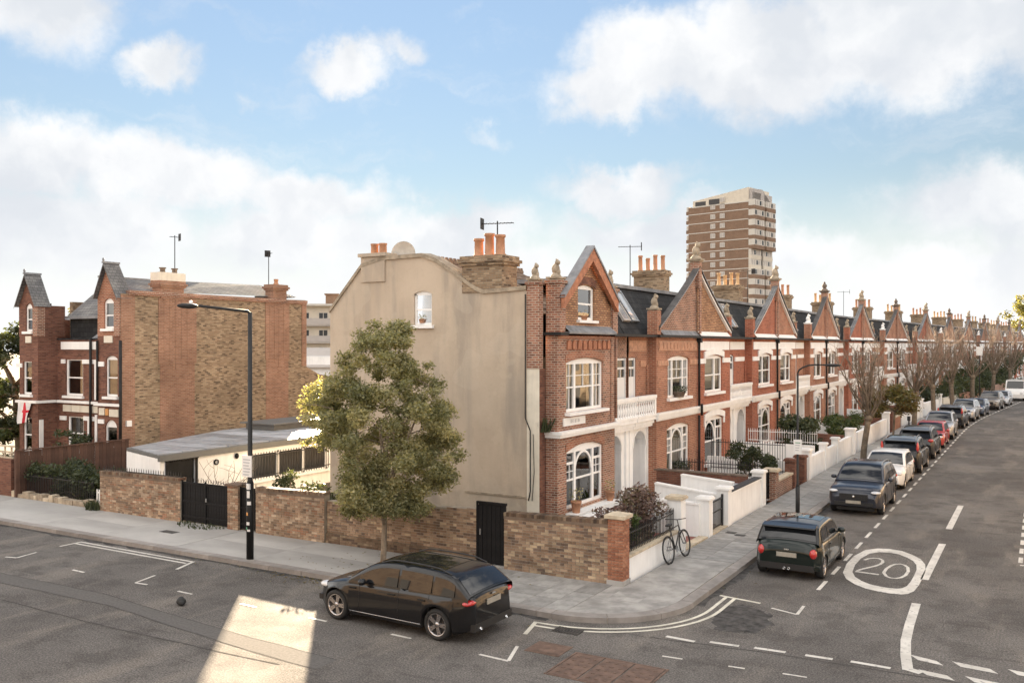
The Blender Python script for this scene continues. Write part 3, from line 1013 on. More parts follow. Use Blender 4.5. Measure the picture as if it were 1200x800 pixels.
def profile_wall(b, prof, z0, holes=(), y=0.0, depth=.2, m=0, m_rev=None, back=None):
    """wall in the plane y with a sloping top (prof: list of (x,z)) and openings (a,b,c,d,rise)"""
    m_rev = m if m_rev is None else m_rev
    def top(x):
        for (xa, za), (xb, zb) in zip(prof, prof[1:]):
            if xa - 1e-9 <= x <= xb + 1e-9:
                return za + (zb - za) * (x - xa) / (xb - xa) if xb > xa else max(za, zb)
        return prof[-1][1]
    xs = sorted(set([p_[0] for p_ in prof] + [q for h in holes for q in h[:2]]))
    for xa, xb in zip(xs, xs[1:]):
        if xb - xa < 1e-6: continue
        mid = (xa + xb) / 2
        hs = sorted([h for h in holes if h[0] <= mid <= h[1]], key=lambda h: h[2])
        lo = z0
        e = 1e-6
        for h in hs:
            if h[2] > lo + 1e-6:
                b.quad([(xa, y, lo), (xb, y, lo), (xb, y, h[2]), (xa, y, h[2])], m)
            lo = h[3]
        ta, tb = top(xa + e), top(xb - e)
        if max(ta, tb) > lo + 1e-6:
            b.quad([(xa, y, lo), (xb, y, lo), (xb, y, tb), (xa, y, ta)], m)
    for (a, b_, c, d, rise) in holes:
        zs = d - rise
        ar = arc_pts(a, b_, zs, rise)
        if rise > 0:
            for (x1, z1), (x2, z2) in zip(ar, ar[1:]):
                b.quad([(x1, y, z1), (x2, y, z2), (x2, y, d), (x1, y, d)], m)
        loop = [(a, c)] + ar + [(b_, c)]
        for (x1, z1), (x2, z2) in zip(loop, loop[1:] + loop[:1]):
            b.quad([(x1, y, z1), (x1, y + depth, z1), (x2, y + depth, z2), (x2, y, z2)], m_rev)


def vbar(b, x0, x1, y0, y1, z0, z1, m=0):
    b.box(x0, x1, y0, y1, z0, z1, m)


def ring(b, cx_, cz, r0, r1, y0, y1, a0=0.0, a1=math.pi, n=12, m=0):
    """flat arch bar in the plane of a window"""
    for i in range(n):
        t0 = a0 + (a1 - a0) * i / n; t1 = a0 + (a1 - a0) * (i + 1) / n
        P = lambda r_, t, yy: (cx_ + r_ * math.cos(t), yy, cz + r_ * math.sin(t))
        b.quad([P(r0, t0, y0), P(r0, t1, y0), P(r1, t1, y0), P(r1, t0, y0)], m)
        b.quad([P(r0, t0, y0), P(r0, t0, y1), P(r0, t1, y1), P(r0, t1, y0)], m)
        b.quad([P(r1, t0, y0), P(r1, t1, y0), P(r1, t1, y1), P(r1, t0, y1)], m)


def window(parent, a, b_, c, d, rise, y=0.0, style='tri', cover=None, sill=True, sill_out=.14, pane='pane', frame_m='white_paint', seed=0, name='window', sill_h=.12):
    """frame with mullions, one pane, sill, a blind or curtain and the dark room behind"""
    w = b_ - a
    fy0, fy1 = y + .07, y + .15
    f = MB()
    fw = .115 if w > 1.0 else .075
    zs = d - rise
    head = zs - .05
    f.box(a, a + fw, fy0, fy1, c, head)
    f.box(b_ - fw, b_, fy0, fy1, c, head)
    f.box(a + fw, b_ - fw, fy0, fy1, c, c + .10)
    ar = arc_pts(a, b_, zs, rise)
    f.prism([(a, head)] + ar + [(b_, head)] if rise > 0 else [(a, head), (a, d), (b_, d), (b_, head)], fy0, fy1, 'y')
    iy0, iy1 = fy0 + .015, fy1 - .01
    zb = c + .10
    mid = zb + (head - zb) * .48
    if style in ('tri', 'bay'):
        m1, m2 = a + w * .255, b_ - w * .255
        for q in (m1, m2):
            f.box(q - .065, q + .065, fy0 - .01, fy1, zb, head)
        if style == 'tri':
            f.box(a + fw, b_ - fw, iy0, iy1, mid - .025, mid + .025)
            for q in ((a + m1) / 2 + .02, (b_ + m2) / 2 - .02):
                f.box(q - .012, q + .012, iy0, iy1, zb, head)
            f.box((a + b_) / 2 - .012, (a + b_) / 2 + .012, iy0, iy1, mid, head)
            for q in ((mid + head) / 2,):
                f.box(a + fw, b_ - fw, iy0, iy1, q - .012, q + .012)
        else:
            tz = zb + (head - zb) * .62
            r_ = (m2 - m1) / 2 - .05
            f.box(m1 + .05, m2 - .05, iy0, iy1, mid - .03, mid + .03)
            ring(f, (a + b_) / 2, head - r_ - .02, r_ - .05, r_ + .03, iy0 - .005, iy1)
            t2 = head - (head - zb) * .2
            for (p0, p1) in ((a + fw, m1 - .05), (m2 + .05, b_ - fw)):
                f.box(p0, p1, iy0, iy1, t2 - .04, t2 + .04)
                f.box(p0, p1, iy0, iy1, mid - .03, mid + .03)
                f.box((p0 + p1) / 2 - .012, (p0 + p1) / 2 + .012, iy0, iy1, mid + .03, t2 - .04)
                f.box(p0, p1, iy0, iy1, (mid + t2) / 2 - .012, (mid + t2) / 2 + .012)
    elif style == 'side':       # a wide light and a narrow one, as in the far pairs
        m1 = a + w * .60
        f.box(m1 - .07, m1 + .07, fy0 - .01, fy1, zb, head)
        f.box(a + fw, b_ - fw, iy0, iy1, mid - .03, mid + .03)
    elif style == 'archlight':  # ground floor: arched centre light beside a leaded side light
        m1 = a + w * .64
        f.box(m1 - .06, m1 + .06, fy0 - .01, fy1, zb, head)
        r_ = (m1 - .06 - a - fw) / 2
        ring(f, (a + fw + m1 - .06) / 2, head - r_ - .02, r_ - .07, r_ + .02, iy0 - .005, iy1)
        f.box(a + fw, m1, iy0, iy1, mid - .03, mid + .03)
        t2 = head - (head - zb) * .2
        f.box(m1, b_ - fw, iy0, iy1, t2 - .04, t2 + .04)
        f.box(m1, b_ - fw, iy0, iy1, mid - .03, mid + .03)
        q = (m1 + .06 + b_ - fw) / 2
        f.box(q - .012, q + .012, iy0, iy1, mid, t2)
    else:                       # plain sash
        f.box(a + fw, b_ - fw, iy0, iy1, mid - .03, mid + .03)
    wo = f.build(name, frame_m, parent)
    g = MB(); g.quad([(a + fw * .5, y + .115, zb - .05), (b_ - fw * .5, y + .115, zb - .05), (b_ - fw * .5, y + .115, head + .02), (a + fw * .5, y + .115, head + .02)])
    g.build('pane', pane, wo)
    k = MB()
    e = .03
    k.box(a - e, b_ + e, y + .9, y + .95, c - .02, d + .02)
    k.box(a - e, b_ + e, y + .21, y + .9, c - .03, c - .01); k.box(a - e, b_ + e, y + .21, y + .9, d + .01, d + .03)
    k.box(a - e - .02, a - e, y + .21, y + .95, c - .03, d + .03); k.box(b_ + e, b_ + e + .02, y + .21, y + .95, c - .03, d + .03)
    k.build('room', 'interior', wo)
    if cover == 'blind':
        k = MB(); zz = c + (d - c) * random.Random(seed).choice((.1, .35, .45, .55))
        k.box(a + .05, b_ - .05, y + .19, y + .20, zz, d - rise)
        k.build('blind', 'blind', wo)
    elif cover == 'curtain':
        for (s0, s1) in ((a + .03, a + w * .26), (b_ - w * .26, b_ - .03)):
            n = 9
            pts = [(s0 + (s1 - s0) * i / n, y + .26 + .035 * (-1) ** i) for i in range(n + 1)]
            k = MB(); k.grid([[(q[0], q[1], c + .02) for q in pts], [(q[0], q[1], d - rise) for q in pts]], smooth=False)
            k.build('curtain', 'curtain', wo)
    elif cover == 'shutter':
        k = MB()
        for i in range(int((d - c) * .6 / .06)):
            k.obox(((a + b_) / 2, y + .22, c + .1 + i * .06), w / 2 - .08, .004, .028, 0, 0, R(25))
        k.build('shutter', 'blind', wo)
    if sill:
        k = MB(); k.box(a - .10, b_ + .10, y - sill_out, y + .16, c - sill_h, c - .002)
        k.build('sill', 'white_trim', wo)
    return wo


def finial(b, x, y, z, s=1.0, m=0, kind='ball'):
    """moulded cap, neck and carved top"""
    b.box(x - .26 * s, x + .26 * s, y - .26 * s, y + .26 * s, z, z + .07 * s, m)
    b.box(x - .33 * s, x + .33 * s, y - .33 * s, y + .33 * s, z + .07 * s, z + .15 * s, m)
    b.lathe([(.27 * s, .15 * s), (.22 * s, .24 * s), (.13 * s, .33 * s)], (x, y, z), 10, m=m)
    if kind == 'ball':
        b.ball((x, y, z + .50 * s), .18 * s, .18 * s, .19 * s, 10, 6, m)
        b.ball((x, y, z + .72 * s), .08 * s, .08 * s, .10 * s, 8, 5, m)
    else:   # seated beast
        b.ball((x, y, z + .50 * s), .16 * s, .19 * s, .26 * s, 9, 6, m)
        b.ball((x - .02 * s, y - .10 * s, z + .78 * s), .11 * s, .14 * s, .12 * s, 8, 5, m)
        b.ball((x, y - .12 * s, z + .36 * s), .10 * s, .12 * s, .18 * s, 8, 5, m)
        for q in (-1, 1):
            b.ball((x + q * .07 * s, y - .06 * s, z + .90 * s), .03 * s, .03 * s, .06 * s, 6, 4, m)


def chimney(parent, x0, x1, y0, y1, z0, z1, pots, along='y', brick='stock_brick', pot_m='pot_clay', name='chimney', h=.8, ps=1.0, tight=1.0):
    b = MB()
    b.box(x0, x1, y0, y1, z0, z1 - .32)
    b.box(x0 - .07, x1 + .07, y0 - .07, y1 + .07, z1 - .32, z1 - .22)
    b.box(x0 - .13, x1 + .13, y0 - .13, y1 + .13, z1 - .22, z1 - .12)
    b.box(x0 - .06, x1 + .06, y0 - .06, y1 + .06, z1 - .12, z1)
    c = b.build(name, brick, parent)
    for i in range(pots):
        t = .5 + ((i + .5) / pots - .5) * tight
        px_ = (x0 + x1) / 2 if along == 'y' else x0 + (x1 - x0) * t
        py_ = y0 + (y1 - y0) * t if along == 'y' else (y0 + y1) / 2
        p_ = MB()
        hh = h * (1 + .12 * math.sin(i * 2.3 + x0))
        p_.lathe([(r_ * ps, q) for r_, q in ((.15, 0), (.145, .06), (.115, .09), (.105, hh - .1), (.13, hh - .08), (.13, hh), (.09, hh), (.085, hh - .2))], (px_, py_, z1), 12)
        p_.build('chimney_pot', pot_m, c)
    return c


def balcony_door(parent, a, b_, y):
    f = MB()
    f.box(a, a + .09, y + .04, y + .14, 3.5, 5.7); f.box(b_ - .09, b_, y + .04, y + .14, 3.5, 5.7)
    for (z0, z1) in ((3.5, 4.98), (5.28, 5.36), (5.62, 5.7)):
        f.box(a + .09, b_ - .09, y + .06, y + .13, z0, z1)
    f.box((a + b_) / 2 - .02, (a + b_) / 2 + .02, y + .06, y + .13, 4.98, 5.28)
    d = f.build('balcony_door', 'door_white', parent)
    g = MB(); g.box(a + .05, b_ - .05, y + .09, y + .10, 4.95, 5.65); g.build('pane', 'far_glass', d)


# ------------------------------------------------------------------ the terrace: one builder for a half-gable house
W, GAP, REC = 4.9, 1.95, .36
WT = W + GAP


def gable_prof(x):
    """top of the pair gable, slightly hollow towards its feet"""
    t = max(0.0, min(1.0, x / (W - .1)))
    return 9.52 - 2.75 * (t ** .90)


def house_half(right, trim, brick, name='terraced_house', gb='red_brick', style='far', seed=1):
    """right: the half on the far side of the gable centre. trim: True for white painted bands."""
    rs = random.Random(seed)
    t = thing(name, 'red brick terraced house', 'house')
    tm = 'white_trim' if trim else 'terracotta_pale'
    # front wall
    gw = (1.05, 3.75, .80, 2.92, .16) if style == 'near' else (1.1, 3.7, .80, 2.92, .16)
    fw_ = (1.05, 3.65, 4.02, 5.74, .13)
    b = MB()
    profile_wall(b, [(0, 6.5), (W, 6.5)], 0, [gw, fw_], 0, .2)
    b.quad([(W, 0, 0), (W, REC + .02, 0), (W, REC + .02, 6.5), (W, 0, 6.5)])
    door = (W + .92, W + 1.86, 3.5, 5.72, .12) if right else (WT - .74, WT - .01, 3.5, 5.72, .0)
    has_door = right or style == 'near'
    profile_wall(b, [(W, 6.5), (WT, 6.5)], 3.4, [door] if has_door else [], REC, .2)
    b.box(W - .005, W + .22, REC - .06, REC, 3.42, 5.4) if not right else None
    b.build('wall', brick, t)
    # plinth
    b = MB(); b.box(0, W + .02, -.05, -.002, 0, .42)
    b.build('plinth', 'white_wall' if trim or not right else brick, t)
    window(t, *gw, style='bay' if not trim and not right else 'archlight', cover=rs.choice(('blind', 'curtain', None, 'shutter')), seed=seed, sill_out=.18)
    window(t, *fw_, style='tri' if not trim and not right else 'side', cover=rs.choice(('blind', 'curtain', 'blind')), seed=seed + 1)
    # white or terracotta dressings
    b = MB()
    b.box(0, W + .12, -.17, -.002, 3.40, 3.50); b.box(0, W + .08, -.12, -.002, 3.26, 3.40); b.box(0, W + .04, -.06, -.002, 3.18, 3.26)
    b.build('string_course', 'white_trim', t)
    b = MB()
    b.box(.10, W - .22, -.035, -.002, 5.96, 6.36)
    for i in range(11):
        x = .25 + i * .41
        b.box(x + .05, x + .30, -.055, -.035, 6.04, 6.28) if not trim else None
    b.box(W + .25, WT, REC - .035, REC - .002, 5.96, 6.36)
    b.build('frieze', tm, t)
    for (x0, x1, y) in ((.08, fw_[0] - .03, 0), (fw_[1] + .03, W - .08, 0), (W + .3, WT - (1.1 if has_door else 0), REC)):
        b = MB(); b.box(x0, x1, y - .05, y - .002, 5.36, 5.58)
        b.build('impost_band', tm, t)
    if trim:
        for (a, b_, c, d, rise) in (gw, fw_):
            ar = arc_pts(a - .14, b_ + .14, d - rise, rise + .02)
            k = MB(); k.prism(ar + [(q[0], q[1] + .27) for q in ar[::-1]], -.07, -.002, 'y')
            k.box(a - .14, a - .002, -.06, -.002, d - rise - .25, d - rise); k.box(b_ + .002, b_ + .14, -.06, -.002, d - rise - .25, d - rise)
            k.build('lintel', 'white_trim', t)
    else:
        for (a, b_, c, d, rise) in (gw, fw_):
            ar = arc_pts(a - .1, b_ + .1, d - rise + .01, rise + .02)
            k = MB(); k.prism(ar + [(q[0], q[1] + .24) for q in ar[::-1]], -.02, -.002, 'y')
            k.build('lintel', 'warm_red_brick', t)
    # gutter
    b = MB()
    b.box(0, W + .05, -.19, .02, 6.50, 6.60); b.box(W + .05, WT, -.09, REC, 6.50, 6.60)
    b.build('gutter', 'black_pipe', t)
    # gable
    n = 10
    prof = [(W - .1 - (W - .1) * (1 - i / n) if False else (W - .1) * i / n, gable_prof((W - .1) * i / n)) for i in range(n + 1)]
    b = MB()
    profile_wall(b, prof, 6.60, [], .02, .2)
    b.build('gable', gb, t)
    b = MB()      # flashing at the gable foot
    b.quad([(.12, -.16, 6.605), (W - .4, -.16, 6.605), (W - .4, .018, 6.80), (.12, .018, 6.80)])
    b.build('flashing', 'white_trim' if trim else 'lead', t)
    b = MB()      # verge: brick on edge under a slate edge
    for (xa, za), (xb, zb) in zip(prof, prof[1:]):
        b.quad([(xa, -.10, za - .02), (xb, -.10, zb - .02), (xb, -.10, zb + .16), (xa, -.10, za + .16)], 0)
        b.quad([(xa, -.10, za - .02), (xa, .02, za - .02), (xb, .02, zb - .02), (xb, -.10, zb - .02)], 1)
    for (xa, za), (xb, zb) in zip(prof, prof[1:]):
        b.quad([(xa, -.104, za - .02), (xb, -.104, zb - .02), (xb, -.104, zb + .07), (xa, -.104, za + .07)], 1)
    b.build('verge', ['stone_dark', 'white_trim' if trim or right else 'red_brick'], t)
    BK = .14
    b = MB()      # slates of the gable roof, both thickness and underside
    rows_t = [[(x_, -.16, z_ + .17) for x_, z_ in prof], [(x_, BK, z_ + .17) for x_, z_ in prof]]
    b.grid(rows_t, 0, False)
    for (xa, za), (xb, zb) in zip(prof, prof[1:]):
        b.quad([(xa, BK, 6.5), (xb, BK, 6.5), (xb, BK, zb + .17), (xa, BK, za + .17)], 0)
    b.quad([(W - .1, -.16, gable_prof(W) + .17), (W - .1, BK, gable_prof(W) + .17), (W - .1, BK, 6.5), (W - .1, .05, 6.5)], 0)
    b.grid([[(x_, -.16, z_ + .12) for x_, z_ in prof], [(x_, -.16, z_ + .17) for x_, z_ in prof]], 1, False)
    roof = b.build('roof', ['coping_grey' if style == 'near' or seed % 2 else 'slate', 'lead'], t)
    # mansard between the gables with its flat behind
    b = MB()
    b.quad([(0, REC + .14, 6.58), (WT, REC + .14, 6.58), (WT, 1.75, 8.55), (0, 1.75, 8.55)], 0)
    b.box(0, WT, 1.75, 5.4, 8.40, 8.60, 1)
    b.box(0, WT, 1.62, 1.746, 8.52, 8.66, 1)
    b.quad([(0, 5.2, 8.55), (WT, 5.2, 8.55), (WT, 8.6, 6.4), (0, 8.6, 6.4)], 0)
    b.quad([(0, 8.6, 0), (WT, 8.6, 0), (WT, 8.6, 6.4), (0, 8.6, 6.4)], 2)
    b.build('mansard', ['dark_slate', 'lead', 'stock_brick'], t)
    for x0 in ((W + .25,) if right else (W - .02, W + .82)):   # roof lights
        sl_ = Vector((0, 1.75 - REC - .1, 8.55 - 6.58)).normalized()
        nn = Vector((0, -sl_.z, sl_.y))
        def P(x_, s, h): 
            q = Vector((x_, REC + .1, 6.58)) + sl_ * s + nn * h
            return tuple(q)
        f = MB()
        x1 = x0 + .68
        for (p0, p1, s0, s1) in ((x0, x0 + .07, .62, 2.1), (x1 - .07, x1, .62, 2.1), (x0 + .07, x1 - .07, .62, .70), (x0 + .07, x1 - .07, 2.02, 2.1)):
            pts = [P(p0, s0, 0), P(p1, s0, 0), P(p1, s1, 0), P(p0, s1, 0), P(p0, s0, .10), P(p1, s0, .10), P(p1, s1, .10), P(p0, s1, .10)]
            for q in ((4, 5, 6, 7), (0, 1, 5, 4), (1, 2, 6, 5), (2, 3, 7, 6), (3, 0, 4, 7)):
                f.quad([pts[i] for i in q])
        fo = f.build('roof_light', 'galvanised' if rs.random() < .5 else 'tower_grey', t)
        g = MB(); g.quad([P(x0 + .05, .66, .06), P(x1 - .05, .66, .06), P(x1 - .05, 2.05, .06), P(x0 + .05, 2.05, .06)])
        g.build('pane', 'sky_glass', fo)
    # pier and finial at the gable foot
    b = MB(); b.box(W - .36, W + .06, -.06, .36, 6.61, 7.55)
    pr_ = b.build('gable_pier', brick, t)
    b = MB(); finial(b, W - .15, .15, 7.55, .72, kind='beast')
    b.build('finial', ('white_trim' if trim and rs.random() < .6 else 'stone'), pr_)
    if right:
        b = MB(); b.box(-.17, .17, -.16, .25, 8.7, 9.86); b.box(-.10, .10, -.17, -.105, 6.7, 8.7)
        ap = b.build('apex_pier', 'red_brick', t)
        b = MB(); finial(b, 0, .05, 9.86, .95, kind='beast' if seed % 3 else 'ball')
        b.build('finial', 'stone' if seed % 2 else 'stone_dark', ap)
        b = MB()
        b.tube([(0, -.10, .15), (0, -.10, 3.1)], .055, 8); b.tube([(0, -.22, 3.1), (0, -.22, 3.6)], .06, 8); b.tube([(0, -.10, 3.5), (0, -.10, 6.45)], .055, 8)
        b.box(-.1, .1, -.22, -.03, 6.3, 6.5)
        b.build('downpipe', 'black_pipe', t)
        chimney(t, WT - .42, WT + .42, 4.0, 5.7, 8.3, 10.15, 4, 'y', 'stock_brick', rs.choice(('pot_clay', 'pot_buff', 'pot_clay')), h=.78)
    if has_door:
        balcony_door(t, door[0], door[1], REC)
    # porch with its arch, door in the shade, and the balustrade above
    b = MB()
    arch = (W + .18 if not right else W + .18, W + 1.42, .22, 2.86, .62)
    py_ = REC + .04
    profile_wall(b, [(W, 3.25), (WT, 3.25)], 0, [arch], py_, .35, 0)
    b.box(W + .005, WT, REC - .28, py_, 3.12, 3.26, 0); b.box(W + .005, WT, REC - .20, py_, 3.0, 3.12, 0)
    b.box(WT - .26, WT, py_ - .08, py_ - .002, 0, 3.0, 0); b.box(W + .004, W + .14, py_ - .06, py_ - .002, 0, 3.0, 0)
    ar = arc_pts(arch[0] - .0, arch[1] + .0, arch[3] - arch[4], arch[4], 12)
    cx_ = (arch[0] + arch[1]) / 2
    for (x1, z1), (x2, z2) in zip(ar, ar[1:]):
        s_ = 1.13
        q1 = (cx_ + (x1 - cx_) * s_, arch[3] - arch[4] + (z1 - arch[3] + arch[4]) * s_); q2 = (cx_ + (x2 - cx_) * s_, arch[3] - arch[4] + (z2 - arch[3] + arch[4]) * s_)
        b.quad([(x1, py_ - .03, z1), (x2, py_ - .03, z2), (q2[0], py_ - .03, q2[1]), (q1[0], py_ - .03, q1[1])], 0)
        b.quad([(q1[0], py_ - .03, q1[1]), (q2[0], py_ - .03, q2[1]), (q2[0], py_, q2[1]), (q1[0], py_, q1[1])], 0)
    # inside of the porch
    b.quad([(arch[0], py_ + .35, .2), (arch[0], py_ + 1.2, .2), (arch[0], py_ + 1.2, 2.9), (arch[0], py_ + .35, 2.9)], 0)
    b.quad([(arch[1], py_ + .35, .2), (arch[1], py_ + 1.2, .2), (arch[1], py_ + 1.2, 2.9), (arch[1], py_ + .35, 2.9)], 0)
    b.quad([(arch[0], py_ + .35, 2.9), (arch[1], py_ + .35, 2.9), (arch[1], py_ + 1.2, 2.9), (arch[0], py_ + 1.2, 2.9)], 0)
    b.quad([(arch[0], py_ - .3, .22), (arch[1], py_ - .3, .22), (arch[1], py_ + 1.2, .22), (arch[0], py_ + 1.2, .22)], 1)
    b.box(arch[0], arch[1], py_ - .32, py_ - .3, 0, .22, 0)
    porch = b.build('porch', ['white_wall', 'tile_red'], t)
    b = MB()
    dy = py_ + 1.2 if right else py_ + .95
    b.box(arch[0] + .06, arch[1] - .06, dy - .06, dy, .24, 2.30)
    for (z0, z1) in ((.4, 1.0), (1.15, 2.15)):
        for q in (0, 1):
            xm = (arch[0] + arch[1]) / 2
            x0 = arch[0] + .16 if q == 0 else xm + .06
            x1 = xm - .06 if q == 0 else arch[1] - .16
            b.box(x0, x1, dy - .075, dy - .06, z0, z1)
    b.ball((arch[1] - .18, dy - .10, 1.15), .03, .03, .03, 8, 5, 1)
    b.quad([(arch[0], dy - .01, 2.30), (arch[1], dy - .01, 2.30), (arch[1], dy - .01, 2.9), (arch[0], dy - .01, 2.9)], 2)
    b.build('front_door', ['door_white' if rs.random() < .6 or style == 'near' else 'black_paint', 'chrome', 'far_glass'], t)
    b = MB()
    y0 = -.02
    b.box(W + .05, WT, y0, REC, 3.27, 3.42); b.box(W + .05, WT, y0 - .03, REC, 3.42, 3.50)
    b.box(W + .05, WT, y0 - .03, y0 + .17, 4.12, 4.24); b.box(W + .05, WT, y0, y0 + .14, 4.06, 4.12)
    b.box(W + .05, W + .19, y0, y0 + .14, 3.5, 4.06)
    bal = b.build('balustrade', 'white_trim', t)
    b = MB()
    b.lathe([(.06, 0), (.06, .05), (.03, .08), (.066, .22), (.055, .32), (.03, .43), (.05, .50), (.06, .56)], (0, 0, 0), 8)
    meb = b.mesh('baluster', 'white_trim')
    k = 8
    for i in range(k):
        put('baluster', meb, bal, (W + .30 + (GAP - .36) * i / (k - 1), y0 + .07, 3.5))
    return t


def place_half(root, yc, right, label, group='terraced houses down the side street'):
    a = bend_angle(yc)
    root.location = (-13.2 + bend(yc), yc, 0)
    root.rotation_euler = (0, 0, R(90) - a)
    root.scale = (1 if right else -1, 1, 1)
    root['label'] = label; root['category'] = 'house'; root['group'] = group
    return root


ORD = ['first', 'second', 'third', 'fourth', 'fifth', 'sixth', 'seventh', 'eighth', 'ninth', 'tenth', 'eleventh', 'twelfth', 'thirteenth', 'fourteenth']
G0, PER = 38.8, 13.7
h2 = place_half(house_half(False, False, 'warm_red_brick', style='near', gb='red_brick', seed=2), G0, False, 'red brick terraced house with terracotta frieze, left half of the big gable before the tower')
h3 = place_half(house_half(True, True, 'deep_red_brick', style='near', gb='gable_brick', seed=5), G0, True, 'deep red terraced house with white bands, right half of the big gable before the tower')
protoL = place_half(house_half(False, True, 'deep_red_brick', gb='deep_red_brick', seed=8), G0 + PER, False, 'terraced house with smooth red gable, left half of the second pair gable from the corner')
protoR = place_half(house_half(True, True, 'warm_red_brick', gb='warm_red_brick', seed=11), G0 + PER, True, 'terraced house in orange brick, right half of the second pair gable from the corner')
protoL2 = house_half(False, True, 'warm_red_brick', gb='warm_red_brick', seed=21)
protoR2 = house_half(True, True, 'red_brick', gb='warm_red_brick', seed=24)
for g_ in range(2, 13):
    yc = G0 + PER * g_
    for right in (False, True):
        if g_ == 2:
            o = protoR2 if right else protoL2
        else:
            src = ((protoL, protoL2), (protoR, protoR2))[right][g_ % 2 == 0]
            o = copy_tree(src)
        place_half(o, yc, right, '%s half of the %s pair gable from the corner, red brick house with white bands' % ('far' if right else 'near', ORD[g_]))

# ------------------------------------------------------------------ the corner house: rendered flank, single bay with its own small gable
# local frame: x = Y - 25, y = -13.2 - X
ch = thing('corner_house', 'corner house with tall bare rendered flank wall and one small brick gable', 'house', (-13.2, 25.0, 0), R(90), group='terraced houses down the side street')
FL = [(.87, 7.94), (2.47, 7.86), (2.75, 7.96), (3.17, 8.22), (3.75, 8.62), (4.4, 8.99), (4.93, 9.17), (6.57, 9.14), (7.54, 8.93), (9.02, 7.36)]   # (y, top)
hole = (4.54, 5.28, 6.87, 8.02, .09)
b = MB()
profile_wall(b, FL, 0, [hole], 0, .2)           # built in (x,z), then turned to lie across the house
mesh_v = [(q[1], q[0], q[2]) for q in b.v]
b.v = mesh_v; b.f = [f[::-1] for f in b.f]
b.quad([(0, 9.02, 0), (.4, 9.02, 0), (.4, 9.02, 7.36), (0, 9.02, 7.36)])
b.quad([(0, .87, 0), (0, .42, 0), (0, .42, 5.45), (0, .87, 5.45)], 1)
b.quad([(0, .42, 0), (.4, .42, 0), (.4, .42, 5.45), (0, .42, 5.45)], 2)
flank = b.build('flank_wall', ['render', 'cream', 'brown_red_brick'], ch)
b = MB()                                           # coping that follows the shaped top
for (y0, z0), (y1, z1) in zip(FL, FL[1:]):
    b.quad([(-.07, y0, z0), (-.07, y1, z1), (-.07, y1, z1 + .13), (-.07, y0, z0 + .13)])
    b.quad([(-.07, y0, z0 + .13), (-.07, y1, z1 + .13), (.5, y1, z1 + .16), (.5, y0, z0 + .16)])
    b.quad([(-.07, y0, z0), (-.07, y1, z1), (.002, y1, z1), (.002, y0, z0)])
    b.quad([(.5, y0, z0 - .3), (.5, y1, z1 - .3), (.5, y1, z1 + .16), (.5, y0, z0 + .16)])
b.build('coping', 'stone', ch)
b = MB(); b.box(-.03, -.002, .9, 3.2, 1.36, 1.42)
b.build('ledge', 'stone', ch)
# small sash in the flank
wf = MB()
for (y0, y1, z0, z1) in ((4.54, 4.60, 6.87, 7.93), (5.22, 5.28, 6.87, 7.93), (4.60, 5.22, 6.87, 6.94), (4.60, 5.22, 7.36, 7.42)):
    wf.box(.07, .14, y0, y1, z0, z1)
ar = arc_pts(4.54, 5.28, 7.93, .09)
wf.prism([(4.54, 7.88)] + ar + [(5.28, 7.88)], .07, .14, 'x')
w_ = wf.build('window', 'white_paint', ch)
g = MB(); g.quad([(.11, 4.56, 6.9), (.11, 5.26, 6.9), (.11, 5.26, 7.92), (.11, 4.56, 7.92)]); g.build('pane', 'pane_pale', w_)
g = MB(); g.box(.5, .55, 4.3, 5.5, 6.6, 8.2); g.build('room', 'cream', w_)
g = MB(); g.box(-.12, .1, 4.44, 5.38, 6.76, 6.865); g.build('sill', 'white_trim', w_)
# brick end of the party wall with a beast on top
b = MB(); b.box(-.02, .28, .44, .87, 5.45, 8.10); b.box(-.06, .32, .39, .92, 8.10, 8.20)
pw = b.build('party_wall_pier', 'red_brick', ch)
b = MB(); finial(b, .13, .65, 8.20, .62, kind='beast'); b.build('finial', 'stone', pw)
b = MB()
b.tube([(-.05, .90, 7.8), (-.05, .90, 3.9), (-.05, .72, 3.5), (-.05, .72, 1.6), (-.05, .78, 1.3)], .022, 6)
b.build('downpipe', 'black_pipe', ch)
b = MB(); b.tube([(-.04, .62, 3.4), (-.05, .58, 2.2), (-.04, .66, 1.3)], .012, 5); b.build('cable', 'black_pipe', ch)
# bay front
B0, B1 = .42, 4.85
gw = (1.05, 3.86, .90, 2.94, .20); fw_ = (1.02, 3.86, 4.02, 5.76, .14); aw = (1.92, 3.20, 7.02, 8.20, .10)
b = MB()
profile_wall(b, [(B0, 6.5), (B1, 6.5)], 0, [gw, fw_], 0, .2)
b.quad([(B0, 0, 0), (B0, .42, 0), (B0, .42, 6.5), (B0, 0, 6.5)]); b.quad([(B1, 0, 0), (B1, .42, 0), (B1, .42, 6.5), (B1, 0, 6.5)])
b.quad([(B0 - .02, .42, 0), (.40, .42, 0), (.40, .42, 6.5), (B0 - .02, .42, 6.5)])
profile_wall(b, [(B1, 6.5), (6.9, 6.5)], 3.4, [(5.98, 6.89, 3.5, 5.72, 0)], REC + .05, .2)
b.box(B1 - .40, B1 - .14, -.05, -.002, 3.5, 6.5)
b.build('wall', 'red_brick', ch)
window(ch, *gw, style='bay', cover=None, seed=31, sill=False)
window(ch, *fw_, style='tri', cover='curtain', seed=32, sill_out=.2, sill_h=.1, pane='pane_pale')
balcony_door(ch, 5.98, 6.89, REC + .05)
b = MB(); b.box(B0 + .55, B1 - .5, -.42, .1, .62, .80); b.build('bay_sill', 'white_wall', ch)
